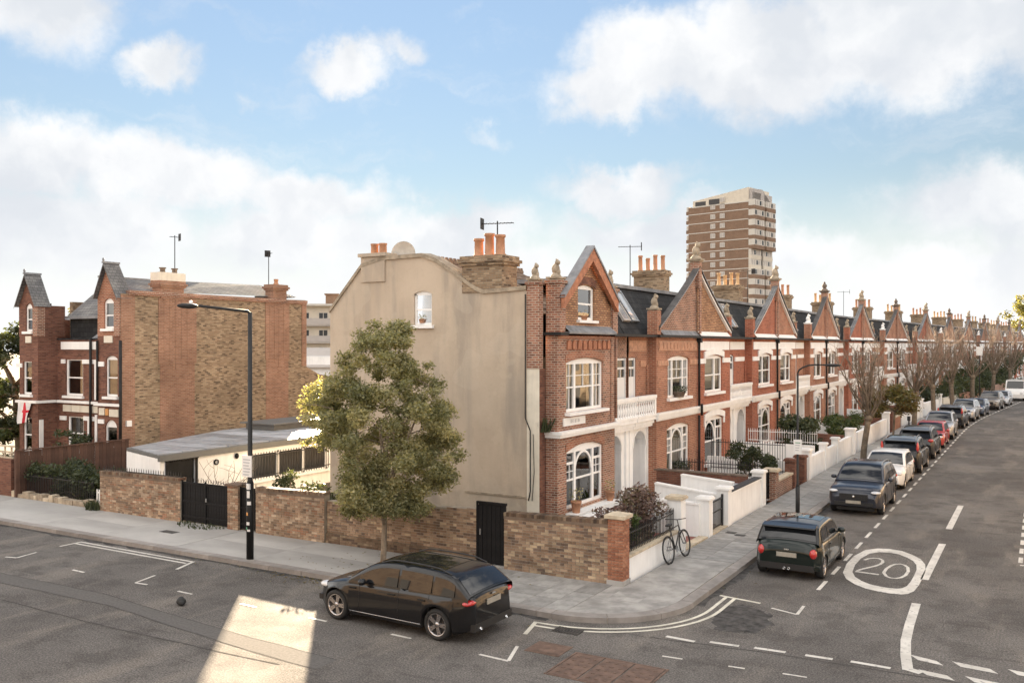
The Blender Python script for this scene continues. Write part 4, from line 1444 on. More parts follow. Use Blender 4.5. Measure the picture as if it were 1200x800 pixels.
for (a, b_, c, d, rise, h) in ((*gw, .24), (*fw_, .24)):
    ar = arc_pts(a - .08, b_ + .08, d - rise + .01, rise + .02)
    k = MB(); k.prism(ar + [(q[0], q[1] + h) for q in ar[::-1]], -.025, -.002, 'y'); k.build('lintel', 'warm_red_brick', ch)
b = MB()
b.box(B0 - .10, B1 + .12, -.20, -.002, 3.36, 3.46); b.box(B0 - .06, B1 + .06, -.13, -.002, 3.26, 3.36)
b.box(B0 - .10, B0 - .002, 0, .42, 3.36, 3.46); b.box(B0 - .06, B0 - .002, 0, .42, 3.26, 3.36)
b.build('string_course', 'white_trim', ch)
for i in range(9):                                # row of little arched bricks under the eaves
    x = B0 + .62 + i * .385
    k = MB(); k.prism([(x, 6.06), (x, 6.24)] + arc_pts(x, x + .25, 6.24, .125, 6) + [(x + .25, 6.06)], -.06, -.002, 'y')
    k.build('frieze_arch', 'terracotta', ch)
b = MB(); b.box(B0, B1 + .02, -.04, -.002, 6.40, 6.5); b.build('eaves_band', 'warm_red_brick', ch)
b = MB()
b.quad([(B0 + .4, -.24, 6.62), (B1 - .35, -.24, 6.62), (B1 - .35, .02, 6.84), (B0 + .4, .02, 6.84)]); b.box(B0 + .4, B1 - .35, -.24, .02, 6.56, 6.62)
b.build('flashing', 'lead', ch)
b = MB(); b.box(B0 - .15, B0 + .4, -.2, .5, 6.5, 6.6); b.build('gutter', 'black_pipe', ch)
b = MB(); b.box(B1 - .35, 6.9, -.16, REC + .05, 6.5, 6.6); b.build('gutter', 'black_pipe', ch)
b = MB(); b.tube([(B1 - .02, -.06, 6.45), (B1 - .02, -.06, 3.6)], .05, 8); b.build('downpipe', 'red_brick', ch)
# street name plate: pale, its lettering nearly washed out
b = MB(); b.box(.78, 2.35, -.045, -.002, 3.60, 3.86)
np_ = b.build('street_name_plate', 'sign_white', ch)
# the gable itself
GA0, GA1, GX, GZF, GZA = .62, 4.58, 2.6, 7.75, 9.30
b = MB()
profile_wall(b, [(GA0, GZF), (GX, GZA), (GA1, GZF)], 6.55, [aw], .02, .2)
b.quad([(GA0, .02, 6.5), (GA0, .26, 6.5), (GA0, .26, GZF), (GA0, .02, GZF)]); b.quad([(GA1, .02, 6.5), (GA1, .26, 6.5), (GA1, .26, GZF), (GA1, .02, GZF)])
b.build('gable', 'gable_brick', ch)
window(ch, *aw, y=.02, style='sash', cover=None, seed=34, sill_out=.12, sill_h=.09)
ar = arc_pts(aw[0] - .04, aw[1] + .04, aw[3] - aw[4] + .01, .11)
k = MB(); k.prism(ar + [(q[0], q[1] + .26) for q in ar[::-1]], -.02, .018, 'y'); k.build('lintel', 'brown_red_brick', ch)
for s in (-1, 1):
    k = MB()
    ex = GX + s * (GX - GA0 + .12)
    sl = (GZA - GZF) / (GX - GA0)
    ze = GZA + .14 - sl * (GX - GA0 + .12)
    pts = [(GX, GZA + .14), (ex, ze), (ex, ze - .44), (GX, GZA - .30)]
    k.prism(pts, -.22, -.08, 'y'); k.build('barge_board', 'terracotta', ch)
    k = MB()
    k.quad([(GX, -.26, GZA + .15), (ex + s * .05, -.26, ze - .10 + .0), (ex + s * .05, .05, ze - .10), (GX, .05, GZA + .15)])
    k.quad([(GX, -.26, GZA + .15), (ex + s * .05, -.26, ze - .10), (ex + s * .05, -.26, ze - .02), (GX, -.26, GZA + .23)])
    k.quad([(GX, -.26, GZA + .23), (ex + s * .05, -.26, ze - .02), (ex + s * .05, .05, ze - .02), (GX, .05, GZA + .23)])
    k.build('roof', 'lead', ch)
for (x0, zt) in ((B0 + .02, 8.15), (B1 - .30, 8.1)):
    b = MB(); b.box(x0, x0 + .42, -.07, .42, 6.6, zt); b.box(x0 - .05, x0 + .47, -.12, .47, zt, zt + .1)
    pr_ = b.build('gable_pier', 'red_brick', ch)
    b = MB(); finial(b, x0 + .21, .18, zt + .1, .72, kind='beast'); b.build('finial', 'stone', pr_)
# pantiled main roof with cresting, mansard and roof lights over the porch
b = MB()
b.quad([(.4, 1.0, 7.2), (6.4, 1.0, 7.2), (6.4, 4.7, 9.05), (.4, 4.7, 9.05)], 0)
for i in range(10):
    y0 = 1.0 + 3.7 * i / 10; z0 = 7.2 + 1.85 * i / 10
    b.box(.4, 6.4, y0, y0 + .03, z0, z0 + .045, 0)
b.quad([(.4, 4.7, 9.05), (6.4, 4.7, 9.05), (6.4, 9.0, 6.9), (.4, 9.0, 6.9)], 0)
b.quad([(.4, 9.02, 0), (6.9, 9.02, 0), (6.9, 9.02, 6.9), (.4, 9.02, 6.9)], 1)
ro = b.build('main_roof', ['roof_tile', 'tower_white'], ch)
b = MB(); b.box(.4, 6.4, 4.62, 4.78, 9.03, 9.13)
for i in range(24):
    b.prism([(.5 + i * .25, 9.13), (.5 + i * .25 + .20, 9.13), (.5 + i * .25 + .16, 9.24), (.5 + i * .25 + .04, 9.24)], 4.67, 4.73, 'y')
b.build('ridge_crest', 'roof_tile', ro)
b = MB()
b.quad([(4.3, .5, 6.58), (6.9, .5, 6.58), (6.9, 1.75, 8.55), (4.3, 1.75, 8.55)], 0)
b.box(4.0, 6.9, 1.70, 4.4, 8.45, 8.60, 1); b.box(4.2, 6.9, 1.58, 1.72, 8.52, 8.66, 1)
b.build('mansard', ['dark_slate', 'lead'], ch)
for x0 in (5.05, 5.85):
    f = MB(); zz = lambda s: 6.58 + 1.97 * s; yy = lambda s: .5 + 1.25 * s
    for (p0, p1, s0, s1) in ((x0, x0 + .06, .42, 1.0), (x0 + .54, x0 + .6, .42, 1.0), (x0 + .06, x0 + .54, .42, .46), (x0 + .06, x0 + .54, .96, 1.0)):
        f.quad([(p0, yy(s0) - .12, zz(s0) + .06), (p1, yy(s0) - .12, zz(s0) + .06), (p1, yy(s1) - .12, zz(s1) + .06), (p0, yy(s1) - .12, zz(s1) + .06)])
        f.quad([(p0, yy(s0) - .12, zz(s0) + .06), (p0, yy(s0), zz(s0)), (p0, yy(s1), zz(s1)), (p0, yy(s1) - .12, zz(s1) + .06)])
        f.quad([(p1, yy(s0) - .12, zz(s0) + .06), (p1, yy(s0), zz(s0)), (p1, yy(s1), zz(s1)), (p1, yy(s1) - .12, zz(s1) + .06)])
    fo = f.build('roof_light', 'white_paint', ch)
    g = MB(); g.quad([(x0 + .05, yy(.44) - .07, zz(.44) + .03), (x0 + .55, yy(.44) - .07, zz(.44) + .03), (x0 + .55, yy(.98) - .07, zz(.98) + .03), (x0 + .05, yy(.98) - .07, zz(.98) + .03)])
    g.build('pane', 'far_glass', fo)
# chimneys of the flank
chimney(ch, -.03, .95, 1.78, 3.30, 7.9, 9.10, 3, 'y', 'stock_brick', 'pot_clay', h=.70, ps=1.35, tight=.82)
b = MB(); b.box(-.06, .7, 6.50, 7.55, 8.4, 9.28); b.box(-.14, .78, 6.42, 7.63, 9.28, 9.40)
c2 = b.build('chimney', 'render', ch)
for q in (6.85, 7.22):
    p_ = MB(); p_.lathe([(.14, 0), (.13, .3), (.15, .32), (.15, .37), (.09, .37)], (.3, q, 9.4), 12); p_.build('chimney_pot', 'pot_clay', c2)
# porch shared with the next house
b = MB()
arch = (B1 + .22, B1 + 1.50, .22, 2.86, .62); py_ = REC + .04
profile_wall(b, [(B1, 3.25), (6.9, 3.25)], 0, [arch], py_, .35, 0)
b.box(B1 + .005, 6.9, REC - .28, py_, 3.12, 3.26, 0); b.box(B1 + .005, 6.9, REC - .2, py_, 3.0, 3.12, 0); b.box(6.64, 6.9, py_ - .08, py_ - .002, 0, 3.0, 0)
cx_ = (arch[0] + arch[1]) / 2
ar = arc_pts(arch[0], arch[1], arch[3] - arch[4], arch[4], 12)
for (x1, z1), (x2, z2) in zip(ar, ar[1:]):
    q1 = (cx_ + (x1 - cx_) * 1.13, 2.24 + (z1 - 2.24) * 1.13); q2 = (cx_ + (x2 - cx_) * 1.13, 2.24 + (z2 - 2.24) * 1.13)
    b.quad([(x1, py_ - .03, z1), (x2, py_ - .03, z2), (q2[0], py_ - .03, q2[1]), (q1[0], py_ - .03, q1[1])], 0)
b.quad([(arch[0], py_ + .35, .2), (arch[0], py_ + 1.2, .2), (arch[0], py_ + 1.2, 2.9), (arch[0], py_ + .35, 2.9)], 0)
b.quad([(arch[1], py_ + .35, .2), (arch[1], py_ + 1.2, .2), (arch[1], py_ + 1.2, 2.9), (arch[1], py_ + .35, 2.9)], 0)
b.quad([(arch[0], py_ + .35, 2.9), (arch[1], py_ + .35, 2.9), (arch[1], py_ + 1.2, 2.9), (arch[0], py_ + 1.2, 2.9)], 0)
b.quad([(arch[0], py_ - .3, .22), (arch[1], py_ - .3, .22), (arch[1], py_ + 1.2, .22), (arch[0], py_ + 1.2, .22)], 1)
b.build('porch', ['white_wall', 'tile_red'], ch)
b = MB(); b.box(arch[0] + .06, arch[1] - .06, py_ + .8, py_ + .86, .24, 2.85); b.box(arch[0] + .2, cx_ - .05, py_ + .78, py_ + .8, 1.2, 2.2); b.box(cx_ + .05, arch[1] - .2, py_ + .78, py_ + .8, 1.2, 2.2)
b.build('front_door', 'dark_board', ch)
b = MB(); y0 = -.02
b.box(B1 + .03, 6.9, y0, REC, 3.27, 3.42); b.box(B1 + .03, 6.9, y0 - .03, REC, 3.42, 3.50); b.box(B1 + .03, 6.9, y0 - .03, y0 + .17, 4.12, 4.24); b.box(B1 + .03, 6.9, y0, y0 + .14, 4.06, 4.12)
bal = b.build('balustrade', 'white_trim', ch)
bb = MB(); bb.lathe([(.075, 0), (.075, .05), (.04, .08), (.085, .22), (.07, .32), (.04, .43), (.065, .50), (.075, .56)], (0, 0, 0), 8)
meb = bb.mesh('baluster', 'white_trim')
for i in range(9):
    put('baluster', meb, bal, (B1 + .16 + i * .225, y0 + .07, 3.5))

# faint lettering on the name plate: raised grey strokes, illegible in the photograph
b = MB()
for k, x in enumerate((1.22, 1.29, 1.36, 1.43, 1.56, 1.64, 1.72, 1.80, 1.88)):
    b.box(x, x + .014, -.05, -.046, 3.68, 3.79)
    if k % 2: b.box(x, x + .045, -.05, -.046, 3.78, 3.79)
    if k % 3 == 1: b.box(x + .034, x + .046, -.05, -.046, 3.68, 3.79)
    if k % 3 == 2: b.box(x, x + .045, -.05, -.046, 3.725, 3.735)
b.build('lettering', 'sign_grey', np_)['kind'] = 'stuff'

# ------------------------------------------------------------------ the house on the left, front to the main road
# local frame: x = X + 46, y = Y - 26.8
lh = thing('brick_house', 'red brick house on the left with two steep gables and bare yellow brick flank', 'house', (-46, 26.8, 0), 0)
FX = 9.6      # flank plane
FE = 12.1     # length of the flank
RB0, RB1 = 7.95, FX
LB0, LB1 = 2.9, 4.35
b = MB()
# flank wall of yellow stock with red dressings
prof = [(0, 8.55), (FE, 8.75)]
k = MB(); profile_wall(k, prof, 0, [], 0, .2); k.v = [(FX, q[0], q[2]) for q in k.v]
k.build('flank_wall', 'stock_brick', lh)
def fl_patch(y0, y1, z0, z1, m, name, out=.012):
    q = MB(); q.box(FX + .001, FX + out, y0, y1, z0, z1); return q.build(name, m, lh)
fl_patch(0, .75, 0, 8.5, 'faded_red_brick', 'red_brick_quoin', .02)
fl_patch(2.05, 4.30, 5.3, 8.45, 'faded_red_brick', 'chimney_breast', .03); fl_patch(2.15, 4.2, 0, 5.3, 'faded_red_brick', 'chimney_breast', .014)
fl_patch(8.95, 10.75, 5.4, 8.5, 'faded_red_brick', 'chimney_breast', .03); fl_patch(9.0, 10.7, 0, 5.4, 'faded_red_brick', 'chimney_breast', .014)
fl_patch(11.75, FE, 5.0, 8.7, 'faded_red_brick', 'red_brick_quoin', .05)
for (y0, n) in ((2.35, 5), (9.25, 4)):        # flue ribs in the breasts
    for i in range(n):
        fl_patch(y0 + i * .34, y0 + i * .34 + .14, 5.5 - (i % 3) * .25, 8.4, 'faded_red_brick', 'flue_rib', .045)
k = MB(); k.box(FX - .35, FX + .08, .4, FE, 8.5, 8.58); k.box(FX - .35, FX + .13, .4, FE, 8.58, 8.72)
k.build('parapet_coping', 'red_brick', lh)
k = MB()
k.quad([(FX - .3, .6, 8.7), (FX - .3, FE - .4, 8.9), (FX - 2.4, FE - 1.2, 9.62), (FX - 2.4, .6, 9.42)], 0)
k.quad([(FX - .3, FE - .4, 8.9), (FX - 2.4, FE - 1.2, 9.62), (FX - 3.8, FE - .4, 8.8)], 0)
k.box(FX - 2.5, FX - 2.3, .6, FE - 1.2, 9.40, 9.50, 1)
k.build('roof', ['slate', 'lead'], lh)
chimney(lh, FX - .55, FX + .06, 2.15, 3.50, 8.4, 9.28, 2, 'y', 'faded_red_brick', 'pot_buff', h=.3)
k = MB(); k.box(FX - .60, FX + .10, 2.08, 3.57, 9.285, 9.68); k.build('rendered_cap', 'cream', lh)
for q in (2.5, 3.2):
    k = MB(); k.lathe([(.13, 0), (.12, .18), (.17, .2), (.17, .25), (.1, .25)], (FX - .25, q, 9.68), 10); k.build('chimney_pot', 'stone_dark', lh)
chimney(lh, FX - .55, FX + .06, 9.5, 10.5, 8.5, 9.52, 1, 'y', 'faded_red_brick', 'pot_clay', h=.3)
# rear wing with its swept parapet
k = MB(); k.prism([(FE, 0), (FE, 5.0), (FE + .5, 4.75), (FE + 1.1, 4.5), (FE + 2.0, 4.35), (FE + 5.0, 4.3), (FE + 5.0, 0)], FX - .3, FX - .02, 'x')
k.build('rear_wing_wall', 'stock_brick', lh)
k = MB(); k.quad([(FX - 4, FE + .1, 4.4), (FX - .3, FE + .1, 4.0), (FX - .3, FE + 5, 3.8), (FX - 4, FE + 5, 4.2)]); k.build('rear_wing_roof', 'lead', lh)
k = MB(); k.box(LB0, FX - .3, 11.8, 12.0, 0, 8.6); k.build('rear_wall', 'stock_brick', lh)
k = MB(); k.box(LB0 - .05, LB0 + .2, 2, 11.8, 0, 8.4); k.build('side_wall', 'stock_brick', lh)
# front: right bay, recessed middle, left bay
RB0, RB1 = 7.95, FX
LB0, LB1 = 2.9, 4.35
b = MB()
profile_wall(b, [(RB0, 6.6), (RB1, 6.6)], 0, [(8.55, 9.40, 3.82, 5.70, .14), (8.5, 9.35, .55, 2.75, .3)], 0, .2)
profile_wall(b, [(LB1, 6.45), (RB0, 6.45)], 0, [(5.0, 6.35, 3.75, 5.50, 0), (5.15, 6.4, 1.15, 2.75, 0)], .35, .2)
b.quad([(RB0, 0, 0), (RB0, .35, 0), (RB0, .35, 6.5), (RB0, 0, 6.5)])
profile_wall(b, [(LB0 - .05, 6.6), (LB0, 6.6), (LB1, 6.6)], 0, [(LB0 - .0 + .25, LB0 + .95, 3.8, 5.4, 0), (LB0 + .25, LB0 + .95, 1.0, 2.7, 0)], -.65, .2)
b.quad([(LB0 - .05, -.65, 0), (LB0 - .05, 2, 0), (LB0 - .05, 2, 7.5), (LB0 - .05, -.65, 7.5)]); b.quad([(LB1, -.65, 0), (LB1, .35, 0), (LB1, .35, 6.6), (LB1, -.65, 6.6)])
b.build('wall', 'brown_red_brick', lh)
window(lh, 8.55, 9.40, 3.82, 5.70, .14, style='sash', cover='blind', seed=41)
window(lh, 8.5, 9.35, .55, 2.75, .3, style='sash', cover=None, seed=42)
window(lh, 5.0, 6.35, 3.75, 5.50, 0, y=.35, style='sash', cover=None, seed=43)
window(lh, 5.15, 6.4, 1.15, 2.75, 0, y=.35, style='sash', cover='curtain', seed=44)
window(lh, LB0 + .25, LB0 + .95, 3.8, 5.4, 0, y=-.65, style='sash', cover=None, seed=45)
window(lh, LB0 + .25, LB0 + .95, 1.0, 2.7, 0, y=-.65, style='sash', cover=None, seed=46)
def wbox(*a, name='dressing', m='white_trim'):
    q = MB(); q.box(*a); return q.build(name, m, lh)
wbox(LB0 - .15, LB1 + .1, -.82, -.652, 3.40, 3.52, name='string_course'); wbox(LB1 + .002, LB1 + .12, -.65, .2, 3.40, 3.52, name='string_course')
wbox(LB1 + .14, RB0 - .14, .20, .348, 3.40, 3.52, name='string_course'); wbox(RB0 - .12, RB1 + .08, -.14, -.002, 3.38, 3.50, name='string_course')
for i in range(4):
    wbox(4.85 + i * .68, 5.49 + i * .68, .30, .348, 2.98, 3.3, name='frieze_panel', m='cream')
wbox(7.6, 7.93, .30, .348, 2.95, 3.3, name='frieze_panel', m='cream'); wbox(8.1, 8.5, -.05, -.002, 2.95, 3.28, name='frieze_panel', m='cream'); wbox(8.85, 9.5, -.05, -.002, 2.9, 3.24, name='frieze_panel', m='cream')
wbox(8.58, 8.78, -.06, -.002, 2.95, 3.25, name='date_stone', m='orange')
wbox(4.7, 7.4, .29, .348, 5.98, 6.35, name='frieze_panel', m='white_trim'); wbox(7.5, 7.93, .30, .348, 6.0, 6.33, name='frieze_panel')
for (x0, x1, z) in ((4.7, 5.0, 5.3), (6.35, 7.3, 5.3), (7.55, 7.93, 5.3)):
    wbox(x0, x1, .29, .348, z, z + .2, name='impost_band')
wbox(8.02, 8.45, -.05, -.002, 5.2, 5.42, name='impost_band'); wbox(LB0 - .3, LB0 + .2, -.7, -.652, 5.1, 5.3, name='impost_band')
wbox(4.6, 5.1, .29, .348, 2.55, 2.75, name='impost_band'); wbox(6.45, 7.3, .29, .348, 2.6, 2.8, name='impost_band'); wbox(8.02, 8.45, -.05, -.002, 2.55, 2.75, name='impost_band')
wbox(7.33, 7.5, .28, .348, .5, 2.9, name='door_frame'); wbox(7.3, 7.46, .28, .348, 3.6, 5.5, name='door_frame'); wbox(7.62, 7.82, .28, .348, 3.6, 5.4, name='door_frame')
wbox(6.75, 6.95, .30, .348, 1.2, 2.6, name='door_frame', m='white_trim'); wbox(LB1 + .002, LB1 + .05, -.6, -.4, .9, 2.6, name='door_frame')
wbox(FX + .02, FX + .14, .25, .5, 2.45, 2.72, name='impost_band')
# steep gables with slate saddle roofs
for (x0, x1, y, zf, za, att) in ((RB0, RB1 - .05, 0, 8.40, 9.85, (8.42, 9.12, 6.95, 8.35, .18)), (LB0 - .1, LB1, -.65, 8.1, 9.50, (3.35, 3.9, 6.85, 8.2, .2))):
    q = MB(); xm = (x0 + x1) / 2 - (.1 if x0 > 5 else 0)
    profile_wall(q, [(x0, zf), (xm, za), (x1, zf)], 6.6, [att], y, .2)
    q.quad([(x0, y, 6.62), (x0, y + 1.4, 6.62), (x0, y + 1.4, zf), (x0, y, zf)]); q.quad([(x1, y, 6.62), (x1, y + 1.4, 6.62), (x1, y + 1.4, zf), (x1, y, zf)])
    q.quad([(x0, y + .61, 6.62), (x1, y + .61, 6.62), (x1, y + .61, zf), (xm, y + .61, za), (x0, y + .61, zf)])
    q.build('gable', 'brown_red_brick' if x0 < 5 else 'warm_red_brick', lh)
    window(lh, *att, y=y, style='sash', cover='blind', seed=47)
    for s, xe in ((-1, x0 - .08), (1, x1 + .08)):
        q = MB(); q.quad([(xm, y - .22, za + .12), (xe, y - .22, zf - .06), (xe, y + .62, zf - .06), (xm, y + .62, za + .12)])
        q.quad([(xm, y - .22, za + .02), (xe, y - .22, zf - .16), (xe, y - .22, zf - .06), (xm, y - .22, za + .12)]); q.build('gable_roof', 'slate', lh)
    q = MB(); q.box(xm - .06, xm + .06, y - .25, y + .64, za + .11, za + .2); q.ball((xm, y - .2, za + .28), .06, .06, .09, 7, 5); q.build('ridge', 'lead', lh)
    wbox(att[0] + .05, att[1] - .05, y - .05, y - .002, 6.3, 6.62, name='frieze_panel', m='cream')
    q = MB(); q.box(x1 - .34, x1 + .03, y - .06, y + .34, 6.6, zf - .1); q.build('gable_pier', 'red_brick', lh)
# roof between, dark dormer hollow
q = MB(); q.quad([(4.2, .9, 7.55), (8.2, .9, 7.55), (8.2, 2.8, 9.12), (4.2, 2.8, 9.12)], 0); q.box(4.2, 8.2, 2.7, 2.9, 9.07, 9.19, 1)
q.quad([(4.2, 2.9, 9.12), (8.2, 2.9, 9.12), (8.2, 9, 8.4), (4.2, 9, 8.4)], 0); q.box(4.2, 8.2, .72, .9, 7.47, 7.61, 1)
q.build('roof', ['slate', 'lead'], lh)
q = MB(); q.box(4.4, 7.95, 1.0, 1.2, 6.4, 7.56); q.box(4.35, 7.95, .3, 1.0, 6.44, 6.52); q.build('dormer_wall', 'dark_slate', lh)
q = MB(); q.quad([(6.9, .4, 6.5), (7.95, .4, 6.5), (7.95, .98, 7.35), (7.6, .98, 7.1)]); q.build('lead_valley', 'lead', lh)
q = MB(); q.tube([(7.1, .22, 6.5), (7.1, .22, .2)], .06, 8); q.build('downpipe', 'black_pipe', lh)
q = MB(); q.tube([(RB1 + .08, -.06, 6.4), (RB1 + .08, -.06, .2)], .07, 8); q.build('downpipe', 'black_pipe', lh)
q = MB(); q.tube([(RB0 + .05, -.06, 6.4), (RB0 + .05, -.06, 3.6)], .05, 8); q.build('downpipe', 'black_pipe', lh)
# flag hung from the first floor bay
fb = MB(); rows_ = []
for i in range(9):
    t_ = i / 8
    rows_.append([(LB0 + .1 + .95 * j / 8 * (1 - .25 * t_) + .06 * math.sin(t_ * 5 + j), -.82 - .05 * math.sin(j * 1.3 + t_ * 3), 3.42 - 1.05 * t_ * (1 - .1 * j / 8)) for j in range(9)])
fb.grid(rows_, 0, True, mats=lambda i, j: 1 if j in (4, 5) or i in (3,) and j > 2 else 0)
tag(fb.build('flag', ['flag_white', 'flag_red']), 'white flag with a red stripe hanging from the bay of the left house', 'flag')
bpy.data.objects['flag'].location = (-46, 26.8, 0)

# ------------------------------------------------------------------ low white annex with a zinc roof
an = thing('annex', 'low white flat roofed annex with grey zinc roof beside the brick flank', 'annex', (0, 0, 0))
P_ = [(-27.35, 21.75), (-30.6, 22.8), (-33.1, 29.7), (-33.1, 38.5), (-27.5, 38.5)]
ZR = 2.22
b = MB()
def wallseg(b, p, q, z0, z1, m=0):
    b.quad([(*p, z0), (*q, z0), (*q, z1), (*p, z1)], m)
wallseg(b, P_[1], P_[0], 0, ZR - .12); wallseg(b, P_[2], P_[1], 0, ZR - .1)
# long wall with its door and barred windows
X0 = -27.35
k = MB(); profile_wall(k, [(21.75, ZR - .1), (38.5, ZR - .1)], 0, [(22.05, 23.35, 0, 1.98, 0), (26.1, 30.6, .75, 1.85, 0)], 0, .15)
k.v = [(X0 - q[1], q[0], q[2]) for q in k.v]
b.v, nb = b.v + k.v, len(b.v)
b.f += [tuple(i + nb for i in f) for f in k.f]; b.m += k.m; b.s += k.s; b.c += k.c
b.build('wall', 'white_wall', an)
b = MB(); b.box(X0 - .12, X0 - .06, 22.1, 23.3, .1, 1.95); b.box(X0 - .04, X0 + .05, 21.95, 23.45, 1.98, 2.06); b.box(X0 - .02, X0 + .04, 21.98, 22.06, 0, 1.98); b.box(X0 - .02, X0 + .04, 23.34, 23.42, 0, 1.98)
b.build('door', 'black_paint', an)
b = MB()
for y0 in (26.1, 27.55, 29.05, 30.5):
    b.box(X0 - .12, X0 - .02, y0 - .02, y0 + .12, .75, 1.85)
b.box(X0 - .12, X0 - .02, 26.1, 30.6, .75, .82); b.box(X0 - .12, X0 - .02, 26.1, 30.6, 1.78, 1.85); b.box(X0 - .05, X0 + .14, 26.0, 30.7, .66, .745)
wo = b.build('window', 'white_paint', an)
for y0 in (26.22, 27.67, 29.17):
    g = MB(); g.box(X0 - .10, X0 - .08, y0, y0 + 1.35, .82, 1.78); g.build('pane', 'far_glass', wo)
b = MB()
for i in range(30):
    y0 = 26.1 + i * .155
    b.box(X0 + .05, X0 + .07, y0, y0 + .02, .78, 1.86)
b.box(X0 + .045, X0 + .075, 26.05, 30.7, .9, .93); b.box(X0 + .045, X0 + .075, 26.05, 30.7, 1.7, 1.73)
b.build('window_bars', 'iron', an)
b = MB()
b.prism(P_, ZR - .10, ZR, 'z')
b.box(X0 + .002, X0 + .12, 21.65, 38.5, ZR - .20, ZR + .02); 
dvec = Vector((P_[1][0] - P_[0][0], P_[1][1] - P_[0][1], 0)).normalized()
b.build('roof_deck', 'fascia_grey', an)
y = 22.95
xin = lambda q: max(-33.0, -30.5 - (q - 22.8) * .362) + .05
k = MB(); k.prism([(X0 - .2, 21.85), (X0 - .2, 22.9), (xin(22.9) + .1, 22.9)], ZR + .002, ZR + .03, 'z'); k.build('zinc_panel', 'zinc', an)
while y < 38:
    q = MB(); q.prism([(X0 - .2, y), (X0 - .2, y + 1.0), (xin(y + 1.0), y + 1.0), (xin(y), y)], ZR + .002, ZR + .03, 'z'); q.build('zinc_panel', 'zinc', an)
    y += 1.10
b = MB(); b.box(-32.4, -30.6, 30.6, 38, ZR + .03, ZR + .30); b.box(-32.6, -30.4, 30.4, 38.2, ZR + .30, ZR + .36)
b.build('roof_lantern_kerb', 'fascia_grey', an)
b = MB(); b.lathe([(.11, 0), (.11, .06), (.07, .06)], (X0, 24.3, 1.72), 12, 'x'); b.ball((X0 + .06, 25.3, 1.85), .07, .09, .12, 8, 5)
b.build('wall_lamp', 'black_paint', an)

# ------------------------------------------------------------------ tower block and the flats in the gap
tw = thing('tower_block', 'tall brown brick tower block with white floor bands rising behind the terrace', 'tower block', (92.0, 233.0, 0), R(0))
D_, = (250.0,)
fy = Vector((-math.sin(YAW), math.cos(YAW), 0)); fx = Vector((math.cos(YAW), math.sin(YAW), 0))
corner = fy * 250 + fx * (250 * (866 - 600) / 1064)
corner = corner + fx * 2.6
tw.location = (corner.x, corner.y, 0)
# face A runs to the left and away, face B to the right and away
tw.rotation_euler = (0, 0, YAW - R(42.4))
TA, TB, FHT, NF = 19.0, 20.5, 2.72, 18
b = MB(); b.box(-TA, 0, 0, TB * .6, 0, NF * FHT - 3.2, 0)
b.build('wall', 'tower_brick', tw)
b = MB()
b.prism([(-TA + 1.4, NF * FHT - 3.2), (-TA + 1.4, NF * FHT - 1.5), (0, NF * FHT + .7), (0, NF * FHT - 3.2)], .15, TB * .6 - .15, 'y', 0)
tb_ = b.build('roof_storey', 'tower_cream', tw)
b = MB(); b.box(-TA + 1.2, .1, -.1, TB * .6, NF * FHT - 3.4, NF * FHT - 3.1)
b.build('roof_band', 'tower_white', tw)
for x0 in (-TA + 2.2, -TA + 6.6):
    g = MB(); g.box(x0, x0 + 3.4, .1, .14, NF * FHT - 3.0, NF * FHT - 1.8 if x0 < -TA + 3 else NF * FHT - 1.5); g.build('plant_louvre', 'dark_board', tw)
bme = MB(); bme.box(-TA - .03, .03, -.06, -.002, 0, .22); me_band = bme.mesh('floor_band', 'tower_white')
fme = MB(); fme.box(0, 1.55, -.10, -.002, 0, 1.35); fme.box(.12, .70, -.11, -.101, .15, 1.2, 1); fme.box(.85, 1.43, -.11, -.101, .15, 1.2, 1); me_win = fme.mesh('window', ['tower_white', 'tower_grey'])
for f_ in range(5, NF - 1):
    z = f_ * FHT
    put('floor_band', me_band, tw, (0, 0, z))
    for x0 in (-TA + 7.2, -TA + 10.2):
        put('window', me_win, tw, (x0, 0, z + 1.0))
put('window', me_win, tw, (-TA + 10.2, 0, (NF - 1) * FHT + .1))
# projecting wings of face B: bands of glazing between brick spandrels
for (y0, y1) in ((0.0, 5.9), (7.0, 12.6)):
    for f_ in range(5, NF - 1):
        z = f_ * FHT
        tall = f_ in (10, 11)
        out = .0 if tall else 1.0
        q = MB()
        q.box(.02, .9 + out, y0, y1, z - .02, z + 1.05, 1 if not tall else 2)
        q.box(.02, .8 + out, y0, y1, z + 1.05, z + FHT - .02, 0)
        n = 4
        for i in range(n):
            ya = y0 + .3 + (y1 - y0 - .6) * i / n
            q.box(.8 + out, .84 + out, ya + .12, ya + (y1 - y0 - .6) / n * (.45 if (i + f_) % 3 else .8), z + 1.25, z + FHT - .3, 3 if (i + f_) % 3 == 0 else 4)
        q.build('window_band', ['tower_white', 'tower_brick', 'tower_cream', 'far_glass', 'tower_grey'], tw)
    q = MB(); q.box(.02, .9, y0 + .6, y1 - .4, NF * FHT - 2.7 - .6, NF * FHT - .6 - .0, 0); q.build('roof_storey', 'tower_grey', tw)
q = MB(); q.box(-1, .5, 5.9, 7.0, 0, NF * FHT - 3); q.build('stair_shaft', 'dark_board', tw)
q = MB(); q.prism([(.3, NF * FHT - 3.3), (.3, NF * FHT + .2), (6.3, NF * FHT + .6), (12.5, NF * FHT - 3.3)], .1, .9, 'x'); q.build('roof_pediment', 'tower_grey', tw)
for f_ in range(5, NF - 1):
    q = MB(); q.box(-TA - .9, -TA - .02, .2, 3.8, f_ * FHT + .25, f_ * FHT + 1.2, 0); q.box(-TA - .8, -TA - .02, .3, 3.7, f_ * FHT + 1.2, f_ * FHT + 2.5, 1); q.build('balcony', ['tower_brick', 'tower_white'], tw)

